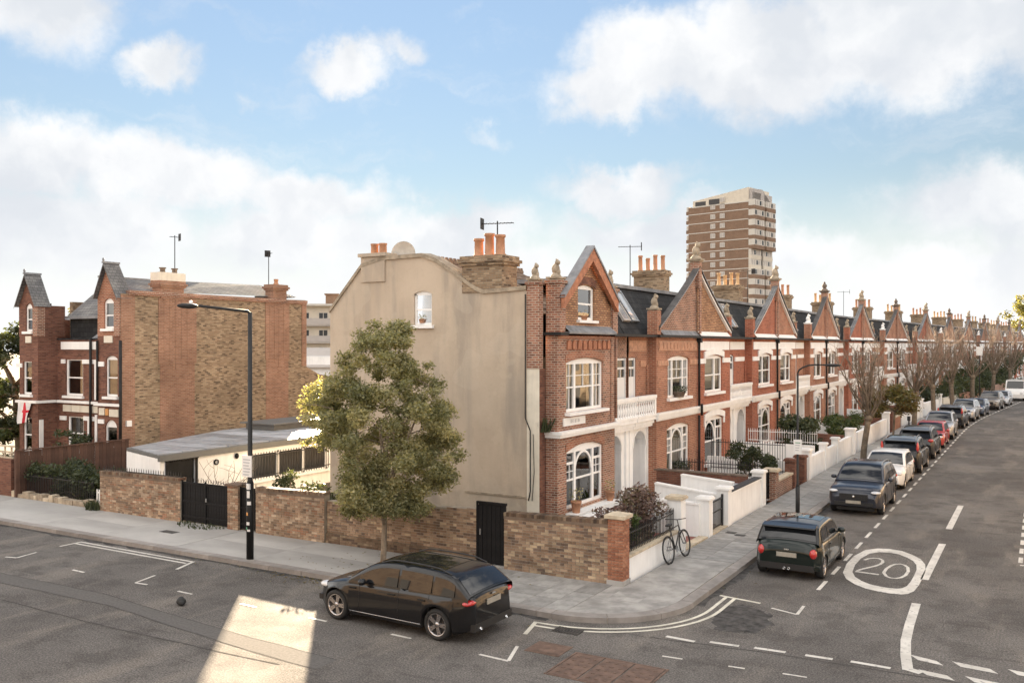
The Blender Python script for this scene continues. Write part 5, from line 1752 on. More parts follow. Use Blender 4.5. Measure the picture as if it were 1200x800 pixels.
fl = thing('apartment_block', 'pale far block of flats with balcony rails seen through the gap', 'building', (0, 0, 0))
c_ = fy * 150 + fx * (150 * (372 - 600) / 1064)
fl.location = (c_.x, c_.y, 0); fl.rotation_euler = (0, 0, YAW + R(8))
q = MB(); q.box(-14, 14, 0, 9, 0, 12.6); q.build('wall', 'tower_cream', fl)
q = MB(); q.box(-14.3, 14.3, -1.3, 9.3, 12.6, 12.95); q.build('roof', 'tower_white', fl)
q = MB(); q.box(1.2, 3.2, 2, 4, 12.95, 14.6); q.box(1.0, 3.4, 1.8, 4.2, 14.6, 14.8); q.build('tank_room', 'tower_brick', fl)
for z in (3.6, 6.45, 9.3):
    q = MB(); q.box(-14, 14, -1.25, -.01, z, z + .18, 0); q.build('balcony_floor', 'tower_grey', fl)
    q = MB(); q.box(-14, 14, -1.25, -1.2, z + .25, z + 1.25, 0)
    for i in range(22):
        q.box(-14 + i * 1.3, -13.93 + i * 1.3, -1.28, -1.18, z + .18, z + 1.35)
    q.build('balcony_rail', 'tower_grey', fl)
    for i in range(-4, 5):
        g = MB(); g.box(i * 3.0 + .2, i * 3.0 + 1.7, -.05, -.002, z + 1.0, z + 2.25, 0); g.box(i * 3 + .28, i * 3.0 + .9, -.06, -.051, z + 1.08, z + 2.17, 1); g.box(i * 3 + 1.0, i * 3 + 1.62, -.06, -.051, z + 1.08, z + 2.17, 1)
        g.build('window', ['tower_white', 'far_glass'], fl)
b2 = thing('white_shed', 'low white outbuilding with grey roof far back in the gap', 'outbuilding', (0, 0, 0))
c_ = fy * 95 + fx * (95 * (372 - 600) / 1064); b2.location = (c_.x, c_.y, 0); b2.rotation_euler = (0, 0, YAW + R(4))
q = MB(); q.box(-9, 9, 0, 6, 0, 5.0); q.build('wall', 'white_wall', b2)
q = MB(); q.quad([(-9.3, -.4, 3.9), (9.3, -.4, 3.9), (9.3, 3, 5.9), (-9.3, 3, 5.9)]); q.quad([(-9.3, -.4, 3.8), (9.3, -.4, 3.8), (9.3, -.4, 3.9), (-9.3, -.4, 3.9)]); q.build('roof', 'tower_grey', b2)
q = MB(); q.box(-9, 9, -.5, -.41, 4.1, 4.9); q.build('parapet', 'white_wall', b2) if False else None

# ------------------------------------------------------------------ buildings across the roads, out of the picture: they shade, bounce light and show in the panes
def opposite(x0, x1, y0, y1, h, m, label, side):
    t = thing('opposite_building', label, 'building')
    q = MB(); q.box(x0, x1, y0, y1, 0, h); q.build('wall', m, t)
    q = MB()
    n = int((abs(x1 - x0) if side == 'y' else abs(y1 - y0)) / 3.2)
    for i in range(n):
        for z in (.9, 4.0, 7.0):
            if z + 1.6 > h: continue
            if side == 'y':
                xa = x0 + 1 + i * 3.2; q.box(xa, xa + 1.3, y1 + .002, y1 + .05, z, z + 1.8)
            else:
                ya = y0 + 1 + i * 3.2; q.box(x0 - .05, x0 - .002, ya, ya + 1.3, z, z + 1.8)
    q.build('window', 'dark_board', t)['kind'] = 'stuff'
    return t
opposite(-95, -1.6, -12, -1.2, 7.2, 'buff_brick', 'long buff brick terrace across the main road from the gates', 'y')
opposite(-1.4, 1.3, -12, -3.0, 9.0, 'buff_brick', 'narrow brown brick building beneath the viewpoint across the main road', 'y')
opposite(8.2, 20, 24, 90, 9.0, 'pale_brick', 'pale brick terrace on the far right side of the side street', 'x')

# ------------------------------------------------------------------ garden walls along the main road: real bricks over mortar
STOCK = [(.25, .17, .115), (.31, .215, .145), (.36, .255, .175), (.33, .225, .15), (.29, .19, .125), (.42, .32, .23), (.20, .14, .10), (.30, .165, .105)]
BROWN = [(.21, .14, .095), (.27, .18, .12), (.31, .215, .145), (.24, .155, .105), (.40, .30, .20), (.15, .105, .08)]
REDB = [(.31, .135, .08), (.36, .165, .10), (.26, .11, .068), (.40, .195, .12)]


def bricks(b, x0, x1, y, z0, z1, cols, rs, out=(.008, .016), miss=0.0, top=None):
    """a face of bricks in the plane y, looking to -y"""
    z = z0; row = 0
    while z < z1 - .02:
        x = x0 - (.11 if row % 2 else 0)
        hdr = row % 2
        while x < x1 - .005:
            w = .218 if (int((x - x0) / .33) + row) % 3 else .103
            xa, xb = max(x, x0), min(x + w, x1)
            zt = min(z + .064, z1)
            if top is not None and zt > top((xa + xb) / 2): 
                x += w + .011; continue
            if xb - xa > .03 and rs.random() >= miss:
                c = rs.choice(cols); k = rs.uniform(.84, 1.16)
                b.cur = (c[0] * k, c[1] * k, c[2] * k)
                o = rs.uniform(*out); e = rs.uniform(-.002, .002)
                n = len(b.v)
                b.v += [(xa, y, z), (xb, y, z), (xb, y, zt), (xa, y, zt), (xa + .003, y - o, z + .003 + e), (xb - .003, y - o - e, z + .003), (xb - .003, y - o, zt - .003), (xa + .003, y - o + e, zt - .003)]
                for q in ((4, 5, 6, 7), (0, 1, 5, 4), (1, 2, 6, 5), (2, 3, 7, 6), (3, 0, 4, 7)):
                    b.f.append(tuple(n + i for i in q)); b.m.append(0); b.s.append(False); b.c.append(b.cur)
            x += w + .011
        z += .075; row += 1
    b.cur = None


def brick_wall(x0, x1, y, z0, z1a, z1b, label, cols, coping=True, seed=1, plinth=0.0, spikes=False, th=.24, group='brick garden walls along the main road'):
    rs = random.Random(seed)
    t = thing('garden_wall', label, 'wall', ((x0 + x1) / 2, y, 0), 0, group)
    hw = (x1 - x0) / 2
    top = lambda x: z1a + (z1b - z1a) * (x + hw) / (2 * hw)
    b = MB(); b.prism([(-hw, 0), (hw, 0), (hw, z1b - .10), (-hw, z1a - .10)], .0, th, 'y')
    b.build('core', 'mortar', t)
    b = MB(); bricks(b, -hw, hw, 0, .12, max(z1a, z1b) - .10, cols, rs, top=lambda x: top(x) - .085)
    if plinth:
        bricks(b, -hw, hw, -.055, .12, plinth, [tuple(q * .6 for q in c) for c in cols], rs)
        b.cur = (.18, .14, .10); b.box(-hw, hw, -.056, -.002, .1, plinth); b.cur = None
    o = b.build('bricks', 'wall_bricks', t); o['kind'] = 'stuff'
    if coping:
        b = MB(); n = int(2 * hw / .078)
        for i in range(n):
            x = -hw + i * 2 * hw / n
            c = rs.choice(cols); k = rs.uniform(.35, .62); b.cur = (c[0] * k, c[1] * k, c[2] * k)
            zz = top(x); e = rs.uniform(-.006, .006)
            b.box(x + .004, x + 2 * hw / n - .004, -.035 + e, th + .035, zz - .10, zz + e)
        b.cur = (.16, .12, .09); b.prism([(-hw, z1a - .175), (hw, z1b - .175), (hw, z1b - .10), (-hw, z1a - .10)], -.025, -.002, 'y')
        b.cur = None
        o = b.build('coping', 'wall_bricks', t); o['kind'] = 'stuff'
    if spikes:
        b = MB()
        for i in range(int(2 * hw / .13)):
            x = -hw + .07 + i * .13
            zz = top(x)
            b.obox((x, th / 2, zz + .07), .008, .008, .07)
            b.quad([(x - .025, th / 2, zz + .10), (x + .025, th / 2, zz + .10), (x, th / 2, zz + .20)])
        b.obox((0, th / 2, (z1a + z1b) / 2 + .03), hw, .01, .012)
        o = b.build('spikes', 'iron', t); o['kind'] = 'stuff'
    return t


WY = 21.2
brick_wall(-29.95, -25.60, WY, .12, 1.58, 1.62, 'stock brick garden wall left of the black double gates', STOCK, seed=3, spikes=True)
brick_wall(-22.00, -19.08, WY, .12, 1.60, 1.66, 'stock brick garden wall just right of the lamp column', STOCK, seed=4)
brick_wall(-19.06, -13.60, WY + .10, .12, 1.50, 1.74, 'weathered brown garden wall behind the street tree', BROWN + STOCK[:3], seed=5, plinth=.42, coping=False)
brick_wall(-12.64, -9.56, WY, .12, 1.66, 1.74, 'brown brick garden wall between the black door and the corner pier', BROWN + STOCK[2:4], seed=6)


def pier_bricks(x0, x1, y0, y1, z1, label, cols, cap_m, seed, name='gate_pier', group=None, cap=.16, rz=0.0):
    """brick pier whose bricks are objects of their own"""
    rs = random.Random(seed)
    cxp, cyp = (x0 + x1) / 2, (y0 + y1) / 2
    t = thing(name, label, 'pier', (cxp, cyp, 0), rz, group)
    hx, hy = (x1 - x0) / 2, (y1 - y0) / 2
    b = MB(); b.box(-hx + .012, hx - .012, -hy + .012, hy - .012, 0, z1); b.build('core', 'mortar', t)
    mes = []
    for c in cols:
        q = MB(); q.cur = c; q.box(-.5, .5, -.5, .5, -.5, .5); mes.append(q.mesh('brick', 'wall_bricks'))
    z = .13; row = 0
    while z < z1 - .03:
        for (cx0, cy0, ax) in ((0, -hy, 'x'), (hx, 0, 'y')):
            L = hx * 2 if ax == 'x' else hy * 2
            if row % 2 == 0: cuts = [0, L / 2, L]
            else: cuts = [0, L * .26, L * .74, L]
            for a, c in zip(cuts, cuts[1:]):
                m_ = (a + c) / 2 - L / 2; w = c - a - .010
                o = put('brick', rs.choice(mes), t)
                e = rs.uniform(-.003, .003)
                if ax == 'x': o.location = (m_, -hy + .05 + e, z + .032); o.scale = (w, .1, .065)
                else: o.location = (hx - .05 + e, m_, z + .032); o.scale = (.1, w, .065)
        z += .075; row += 1
    b = MB(); b.box(-hx - .07, hx + .07, -hy - .07, hy + .07, z1, z1 + cap * .55)
    h = cap * .55
    n = len(b.v)
    b.quad([(-hx - .07, -hy - .07, z1 + h), (hx + .07, -hy - .07, z1 + h), (.02, 0, z1 + cap), (-.02, 0, z1 + cap)]); b.quad([(hx + .07, -hy - .07, z1 + h), (hx + .07, hy + .07, z1 + h), (.02, 0, z1 + cap)])
    b.quad([(hx + .07, hy + .07, z1 + h), (-hx - .07, hy + .07, z1 + h), (-.02, 0, z1 + cap), (.02, 0, z1 + cap)]); b.quad([(-hx - .07, hy + .07, z1 + h), (-hx - .07, -hy - .07, z1 + h), (-.02, 0, z1 + cap)])
    b.build('cap', cap_m, t)
    return t


pier_bricks(-9.56, -9.14, 21.17, 21.60, 1.80, 'red brick corner pier with pale stone cap where the two pavements meet', REDB, 'stone_pale', 11, 'corner_pier')
pier_bricks(-23.27, -22.78, 21.16, 21.6, 1.56, 'narrow stock brick pier between the two black gates', STOCK, 'coping_brick', 12, 'gate_pier', cap=.1)
b = MB(); b.box(-9.58, -9.12, 21.15, 21.62, .1, .24); tag(b.build('pier_footing', 'concrete'), 'rendered footing under the red brick corner pier', 'footing')


def board_gate(x0, x1, y, z1, label, leaves, n, spikes=True, frame=True, name='gate'):
    t = thing(name, label, 'gate', ((x0 + x1) / 2, y, 0), 0)
    hw = (x1 - x0) / 2
    w = 2 * hw / n
    q = MB(); q.box(-w / 2 + .005, w / 2 - .005, 0, .03, .17, z1 - .05); me = q.mesh('board', 'black_paint')
    for i in range(n):
        put('board', me, t, (-hw + w * (i + .5), random.uniform(-.003, .003), 0))
    for z in (.3, z1 * .52, z1 - .12):
        q = MB(); q.box(-hw, hw, -.028, -.003, z, z + .07); q.build('rail', 'black_paint', t)
    for k in range(leaves + 1):
        x = -hw + 2 * hw * k / leaves
        q = MB(); q.box(x - .03, x + .03, -.035, -.001, .15, z1); q.build('stile', 'black_paint', t)
    if leaves == 2:
        q = MB(); q.box(.04, .09, -.06, -.036, .9, 1.02); q.build('handle', 'galvanised', t)
    if spikes:
        q = MB()
        for i in range(int(2 * hw / .12)):
            x = -hw + .06 + i * .12
            q.quad([(x - .022, .015, z1 - .01), (x + .022, .015, z1 - .01), (x, .015, z1 + .12)]); q.obox((x, .015, z1 + .02), .007, .007, .05)
        q.build('spikes', 'iron', t)['kind'] = 'stuff'
    return t


board_gate(-25.58, -23.28, WY + .08, 1.56, 'tall black double gates with spikes set in the brick wall', 2, 18)
board_gate(-22.76, -22.02, WY + .08, 1.58, 'narrow black gate half hidden behind the lamp column', 1, 6)
dg = thing('garden_door', 'black boarded door in the brown garden wall behind the black estate car', 'door', (-13.12, WY + .12, 0), 0)
b = MB(); b.box(-.43, .43, .02, .05, .16, 1.80); b.box(-.48, .48, -.02, .05, 1.801, 1.87); b.build('leaf', 'black_paint', dg)
b = MB(); b.box(-.066, .066, -.008, .018, .18, 1.78); me_b = b.mesh('board', 'black_paint')
for i in range(6):
    put('board', me_b, dg, (-.357 + i * .143, random.uniform(-.006, .004), 0))
b = MB(); b.box(-.48, -.43, -.03, -.001, .12, 1.86); b.build('frame', 'black_paint', dg); b = MB(); b.box(.43, .48, -.03, -.001, .12, 1.86); b.build('frame', 'black_paint', dg)
b = MB(); b.box(-.36, -.32, -.05, -.001, .95, 1.12); b.build('handle', 'chrome', dg)
b = MB(); b.box(-.5, .5, -.08, .04, .10, .16); b.build('threshold', 'concrete', dg)
# weeds along the foot of the gates
def tuft(name, label, x, y, z, r_, h, n, m, cat='weeds', seed=1, group=None):
    rs = random.Random(seed); b = MB()
    for i in range(n):
        a = rs.uniform(0, 6.28); d = r_ * math.sqrt(rs.random()); px_, py_ = d * math.cos(a), d * math.sin(a) * .6
        hh = h * rs.uniform(.4, 1); a2 = rs.uniform(0, 6.28); w = rs.uniform(.012, .03)
        dx, dy = w * math.cos(a2), w * math.sin(a2); lx, ly = rs.uniform(-.5, .5) * hh, rs.uniform(-.5, .5) * hh
        k = rs.random(); b.cur = (k, k, k)
        b.quad([(px_ - dx, py_ - dy, 0), (px_ + dx, py_ + dy, 0), (px_ + lx + dx * .6, py_ + ly + dy * .6, hh), (px_ + lx - dx * .3, py_ + ly - dy * .3, hh * 1.05)])
    return tag(put(name, b.mesh(name, m), None, (x, y, z)), label, cat, group)
tuft('weeds', 'low green weeds growing along the foot of the black double gates', -24.4, 21.18, .125, 1.1, .10, 220, 'leaf_dark', seed=3)
tuft('weeds', 'small weed rooted on the string course at the corner of the flank', -13.6, 25.2, 3.46, .28, .45, 90, 'leaf_dark', seed=4)
tuft('weeds', 'tuft of weeds at the pavement edge by the left end of the brick wall', -30.3, 21.15, .12, .35, .35, 160, 'leaf_dark', seed=5)

# ------------------------------------------------------------------ front garden of the left house
fn = thing('boarded_fence', 'brown boarded fence dividing the front gardens on the left', 'fence', (-35.4, 21.3, 0), R(90))
q = MB(); q.box(0, .17, -.012, .012, .10, 1.95); me = q.mesh('board', 'wood_fence')
for i in range(28):
    put('board', me, fn, (i * .185, random.uniform(-.008, .008), random.uniform(-.03, .02)))
for k in range(4):
    q = MB(); q.box(k * 1.7, k * 1.7 + .1, .014, .11, 0, 2.0); q.build('post', 'wood_fence', fn)
q = MB(); q.box(0, 5.2, -.05, .05, 1.95, 2.0); q.build('capping', 'wood_fence', fn)
lp = thing('garden_pier', 'red brick pier topped with pale lattice at the left edge of the picture', 'pier', (-37.0, 21.4, 0), 0)
q = MB(); q.box(-.9, 1.1, 0, .4, 0, 1.6); q.build('core', 'brown_red_brick', lp)
q = MB()
for i in range(5):
    q.box(-.9 + i * .45, -.85 + i * .45, .1, .16, 1.6, 2.1)
q.box(-.9, 1.1, .08, .17, 1.6, 1.66); q.box(-.9, 1.1, .08, .17, 1.82, 1.88); q.box(-.9, 1.1, .08, .17, 2.06, 2.12)
q.build('lattice', 'stone_pale', lp)
q = MB(); rs = random.Random(5)
ed = thing('stone_edging', 'low rough stone edging along the pavement before the left garden', 'edging', (-32.9, 21.35, 0), 0)
x = -2.9
while x < 2.9:
    w = rs.uniform(.22, .45)
    q = MB(); q.box(x, x + w - .02, rs.uniform(-.03, .02), .28, .08, rs.uniform(.24, .38)); q.build('stone', 'stone' if rs.random() < .7 else 'stone_pale', ed); x += w
q = MB(); q.box(-.9, .9, -.28, .28, 0, .75); q.box(-.95, .95, -.32, .32, .75, .8)
bn = tag(put('planter_box', q.mesh('planter_box', 'black_paint'), None, (-31.5, 22.6, .11)), 'dark timber store standing in the left front garden', 'store')
pk = thing('picket_gate', 'small white picket gate beside the left end of the brick wall', 'gate', (-30.5, 21.7, 0), 0)
q = MB(); q.box(-.03, .03, 0, .02, .15, .75); me = q.mesh('picket', 'white_paint')
for i in range(6):
    put('picket', me, pk, (-.35 + i * .13, 0, 0))
q = MB(); q.box(-.4, .4, .02, .05, .3, .36); q.build('rail', 'white_paint', pk); q = MB(); q.box(-.4, .4, .02, .05, .6, .66); q.build('rail', 'white_paint', pk)

# ------------------------------------------------------------------ front walls of the terrace gardens (x = across, y = along the street)
FXW = -9.2


def low_wall(y0, y1, z1, m, label, cap=None, th=.22, name='front_wall', cap_h=.06, x=None, group='garden walls of the terrace', along=True, pos=None):
    ym = (y0 + y1) / 2
    t = thing(name, label, 'wall', ((FXW if x is None else x) + bend(ym), ym, 0), -bend_angle(ym), group)
    h = (y1 - y0) / 2
    q = MB(); q.box(-th, 0, -h, h, 0, z1 - (cap_h if cap else 0)); q.build('core', m, t)
    if cap:
        q = MB(); q.box(-th - .05, .05, -h, h, z1 - cap_h, z1); q.build('coping', cap, t)
    return t


def cross_wall(y, x0, x1, z0, z1, m, label, cap=None, name='dividing_wall', th=.2):
    t = thing(name, label, 'wall', ((x0 + x1) / 2, y, 0), 0, 'dividing walls between the front gardens')
    h = (x1 - x0) / 2
    q = MB(); q.prism([(-h, 0), (h, 0), (h, z1), (-h, z0)], -th / 2, th / 2, 'y'); q.build('core', m, t)
    if cap:
        q = MB(); q.prism([(-h, z0), (h, z1), (h, z1 + .06), (-h, z0 + .06)], -th / 2 - .04, th / 2 + .04, 'y'); q.build('coping', cap, t)
    return t


def pier(y, z1, m, label, cap='white_trim', w=.40, x=None, group='gate piers of the terrace gardens', caph=.10, over=.06):
    t = thing('gate_pier', label, 'pier', ((FXW - .11 if x is None else x) + bend(y), y, 0), -bend_angle(y), group)
    q = MB(); q.box(-w / 2, w / 2, -w / 2, w / 2, 0, z1 - caph); q.build('shaft', m, t)
    q = MB(); q.box(-w / 2 - over, w / 2 + over, -w / 2 - over, w / 2 + over, z1 - caph, z1 - caph * .4); q.box(-w / 2 - over * .5, w / 2 + over * .5, -w / 2 - over * .5, w / 2 + over * .5, z1 - caph * .4, z1); q.build('cap', cap, t)
    return t


def railing(y0, y1, z0, z1, label, m='iron', step=.11, x=None, x1=None, group='iron railings of the terrace gardens', finials=True):
    """bars between two rails; along y unless x1 is given"""
    if x1 is None:
        t = thing('railing', label, 'railing', ((FXW - .11 if x is None else x) + bend(y0), y0, 0), R(90) - bend_angle((y0 + y1) / 2), group); L = y1 - y0
    else:
        t = thing('railing', label, 'railing', (x, y0, 0), math.atan2(y1 - y0, x1 - x), group); L = math.hypot(x1 - x, y1 - y0)
    n = max(2, int(L / step))
    q = MB(); q.box(-.009, .009, -.009, .009, z0, z1)
    if finials: q.quad([(-.02, 0, z1 - .03), (.02, 0, z1 - .03), (0, 0, z1 + .09)]); q.quad([(0, -.02, z1 - .03), (0, .02, z1 - .03), (0, 0, z1 + .09)])
    me = q.mesh('bar', m)
    for i in range(n + 1):
        put('bar', me, t, (L * i / n, 0, 0))
    for z in (z0 + .06, z1 - .10):
        q = MB(); q.box(0, L, -.012, .012, z, z + .03); q.build('rail', m, t)
    return t


low_wall(21.62, 25.30, .80, 'white_wall', 'low white front wall with stone coping under the railing and the bicycle', 'stone_pale', cap_h=.07)
railing(21.7, 25.25, .80, 1.38, 'black iron railing on the low white wall beside the bicycle')
pier(25.52, 1.78, 'white_wall', 'white pier with flat stone cap right of the bicycle', 'stone_pale', .42)
b = MB(); b.box(-13.2, -9.2, 26.05, 27.75, .10, .125); tag(b.build('tiled_path', 'tile_red'), 'red tiled garden path behind the bicycle', 'path')
b = MB(); b.box(-9.42, -9.12, 25.75, 27.85, .10, .16); tag(b.build('doorstep', 'stone_pale'), 'pale stone threshold of the red tiled path', 'step')
cross_wall(27.95, -10.7, -9.4, 1.16, 1.12, 'white_wall', 'white wall on the right of the red tiled path', 'white_trim')
pier(28.15, 1.38, 'white_wall', 'white gate pier left of the black garden gate', w=.38)
gt = thing('garden_gate', 'black iron garden gate between two white piers', 'gate', (-9.3, 28.42, 0), R(90))
q = MB(); q.box(-.01, .01, -.01, .01, .18, 1.12); me = q.mesh('bar', 'iron')
for i in range(12):
    put('bar', me, gt, (.06 + i * .125, 0, 0))
for z in (.2, .7, 1.05):
    q = MB(); q.box(0, 1.5, -.015, .015, z, z + .035); q.build('rail', 'iron', gt)
q = MB(); q.box(1.44, 1.52, -.03, .03, .1, 1.2); q.build('post', 'iron', gt)
b = MB(); b.box(-9.42, -9.12, 28.35, 30.0, .10, .15); tag(b.build('doorstep', 'stone_pale'), 'pale stone threshold under the black iron garden gate', 'step')
pier(30.15, 1.42, 'white_wall', 'white gate pier right of the black garden gate', w=.40)
low_wall(30.36, 34.32, 1.18, 'white_wall', 'high white front wall with a dark top rail', 'white_wall')
b = MB(); b.box(-9.45, -9.15, 30.4, 34.3, 1.182, 1.22); tag(b.build('wall_rail', 'iron'), 'thin dark rail along the top of the high white front wall', 'rail')
pier(34.52, 1.46, 'white_wall', 'tall white pier at the far end of the high white front wall', w=.42)
cross_wall(34.0, -13.3, -9.6, 1.25, 1.25, 'brown_red_brick', 'mossy brick wall behind the white courtyard', 'stone_dark')
cross_wall(33.2, -11.9, -9.9, 1.22, 1.06, 'white_wall', 'white inner wall of the small white courtyard', 'white_trim')
cross_wall(30.25, -11.8, -9.5, 1.30, 1.06, 'white_wall', 'white wall between the black garden gate and the courtyard', 'white_trim')
b = MB(); b.quad([(-13.1, 30.7, .14), (-9.5, 30.7, .14), (-9.5, 33.1, .14), (-13.1, 33.1, .14)]); struct(b.build('courtyard_floor', 'white_wall'))
g2 = board_gate(-.62, .62, 0, 1.30, 'dark boarded garden gate between the white pier and the brick pier', 1, 7, spikes=False, name='garden_gate')
g2.location = (-9.35, 35.4, 0); g2.rotation_euler = (0, 0, R(90))
pier(36.35, 1.30, 'red_brick', 'brick gate pier with yellow stone cap', 'stone_pale', .46, over=.10)
low_wall(36.6, 39.4, .78, 'red_brick', 'low brick front wall with stone coping by the lamp column', 'stone_pale', cap_h=.08)
pier(39.6, 1.34, 'brown_red_brick', 'second brick pier behind the slim lamp column', 'brown_red_brick', .42)
g2 = board_gate(-.55, .55, 0, 1.1, 'narrow dark gate behind the slim lamp column', 1, 6, spikes=False, name='garden_gate')
g2.location = (-9.35, 40.5, 0); g2.rotation_euler = (0, 0, R(90))
pier(41.4, 1.30, 'brown_red_brick', 'third brick pier beside the long white wall', 'brown_red_brick', .44)
pier(42.35, 1.50, 'white_wall', 'white pier at the near end of the long white front wall', w=.46)
low_wall(42.6, 49.0, 1.05, 'white_wall', 'long white front wall below the big green bush', None)
for k, y in enumerate((46.2, 49.2)):
    pier(y, 1.42, 'white_wall', ('slim white pier in the middle of the long white wall', 'slim white pier at the far end of the long white wall')[k], w=.34)
low_wall(49.4, 53.2, 1.12, 'white_wall', 'white front wall before the bare street tree', None)
pier(53.5, 1.55, 'white_wall', 'white pier left of the white boarded gate', w=.5)
g2 = thing('garden_gate', 'white boarded garden gate behind the bare street tree', 'gate', (-9.3, 53.8, 0), R(90))
q = MB(); q.box(0, .15, 0, .03, .15, 1.4); me = q.mesh('board', 'white_paint')
for i in range(8):
    put('board', me, g2, (i * .16, 0, .04 * math.sin(i * .45)))
q = MB(); q.box(0, 1.28, .03, .06, .4, .48); q.build('rail', 'white_paint', g2)
low_wall(55.3, 66.5, 1.15, 'white_wall', 'white front wall just past the bare street tree', None)
pier(66.8, 1.6, 'white_wall', 'white pier ending the wall past the bare street tree', w=.45)
pier(68.4, 1.6, 'brown_red_brick', 'dark brick pier beside the orange brick wall', 'stone_dark', .5)
low_wall(68.8, 73.4, 1.0, 'warm_red_brick', 'orange brick front wall further up the street', 'stone_pale')
low_wall(74.0, 83.0, 1.15, 'white_wall', 'long white front wall beyond the orange brick one', None)
pier(83.4, 1.7, 'white_wall', 'white pier with gate beyond the orange brick wall', w=.5)
low_wall(84.5, 92.0, 1.2, 'white_wall', 'white front wall behind the second bare tree', None)
pier(92.3, 1.7, 'white_wall', 'white pier behind the second bare tree', w=.5)
low_wall(94.0, 102.0, 1.2, 'cream', 'cream front wall far up the street', None)
low_wall(103.0, 116.0, 1.2, 'warm_red_brick', 'reddish brick front wall far up the street', None)
low_wall(118.0, 150.0, 1.2, 'red_brick', 'farthest red brick front wall on the street', None)
# railings and dividing walls in the gardens
railing(36.2, 36.2, .9, 1.45, 'low black railing on the brick dividing wall', x=-13.1, x1=-9.8)
cross_wall(36.2, -13.2, -9.7, .9, .9, 'white_wall', 'white dividing wall under the black railing')
railing(40.2, 40.2, .6, 1.9, 'tall black railing across the garden in front of the double porch', x=-13.0, x1=-9.7)
cross_wall(40.3, -13.2, -9.7, 1.15, 1.15, 'white_wall', 'white dividing wall behind the tall black railing')
cross_wall(45.6, -13.2, -9.6, 1.3, 1.3, 'white_wall', 'white dividing wall just before the big green bush')
railing(46.2, 46.2, 1.3, 1.9, 'white trellis railing just before the big green bush', m='white_paint', x=-13, x1=-9.6)
for k, y in enumerate((52.6, 59.4, 66.2, 73.2, 80, 87, 94)):
    cross_wall(y, -13.0 + bend(y), -9.5 + bend(y), 1.3, 1.2, ('brown_red_brick', 'white_wall')[k % 2], 'dividing wall across the %s garden from the big green bush' % ORD[k])
# the corner garden: pale paving, grey planks, white cellar hatch, pots
b = MB()
for i in range(5):
    b.box(-12.9 + i * .0, -10.2, 28.05 - .0 - 5.2 + i * .0, 22.9, .115, .12) if i == 0 else None
struct(b.build('corner_garden_floor', 'path_concrete'))
gp = thing('plank_bed', 'grey timber raised planter under the porch arches of the corner house', 'planter', (-12.3, 29.7, 0), R(8))
for i in range(3):
    q = MB(); q.box(-.18, .18, -1.5, 1.5, 0, .55 + 0 * i); q.v = [(v[0] + i * .34 - .3, v[1], v[2]) for v in q.v]; q.build('plank', 'grey_plank', gp)
tuft('bedding_plants', 'low green plants growing along the grey planter', -12.5, 30.4, .55, .6, .28, 200, 'leaf_green', 'plants', 9)
b = MB(); b.box(-12.6, -11.0, 25.6, 27.3, .12, .72); b.box(-12.66, -10.94, 25.54, 27.36, .72, .78)
tag(b.build('bay_hatch', 'white_wall'), 'white boxed lightwell cover before the bay of the corner house', 'lightwell')
railing(21.65, 21.65, .12, 1.05, 'black iron railing before the left front garden', x=-35.2, x1=-31.0)

# ------------------------------------------------------------------ cars: body lofted through stations, cabin with real panes, wheels in real arches
def lerp_pts(pts, x):
    if x <= pts[0][0]: return pts[0][1]
    for (a, va), (b_, vb) in zip(pts, pts[1:]):
        if x <= b_:
            t = (x - a) / (b_ - a)
            return va + (vb - va) * t
    return pts[-1][1]


def smooth_pts(pts, x):
    """Catmull-Rom through (x, value)"""
    n = len(pts)
    if x <= pts[0][0]: return pts[0][1]
    if x >= pts[-1][0]: return pts[-1][1]
    for i in range(n - 1):
        if pts[i][0] <= x <= pts[i + 1][0]:
            break
    p0 = pts[max(i - 1, 0)]; p1 = pts[i]; p2 = pts[i + 1]; p3 = pts[min(i + 2, n - 1)]
    h = p2[0] - p1[0]; t = (x - p1[0]) / h
    m1 = (p2[1] - p0[1]) / max(p2[0] - p0[0], 1e-6) * h; m2 = (p3[1] - p1[1]) / max(p3[0] - p1[0], 1e-6) * h
    return (2 * t ** 3 - 3 * t ** 2 + 1) * p1[1] + (t ** 3 - 2 * t ** 2 + t) * m1 + (-2 * t ** 3 + 3 * t ** 2) * p2[1] + (t ** 3 - t ** 2) * m2


WHEELS = {}


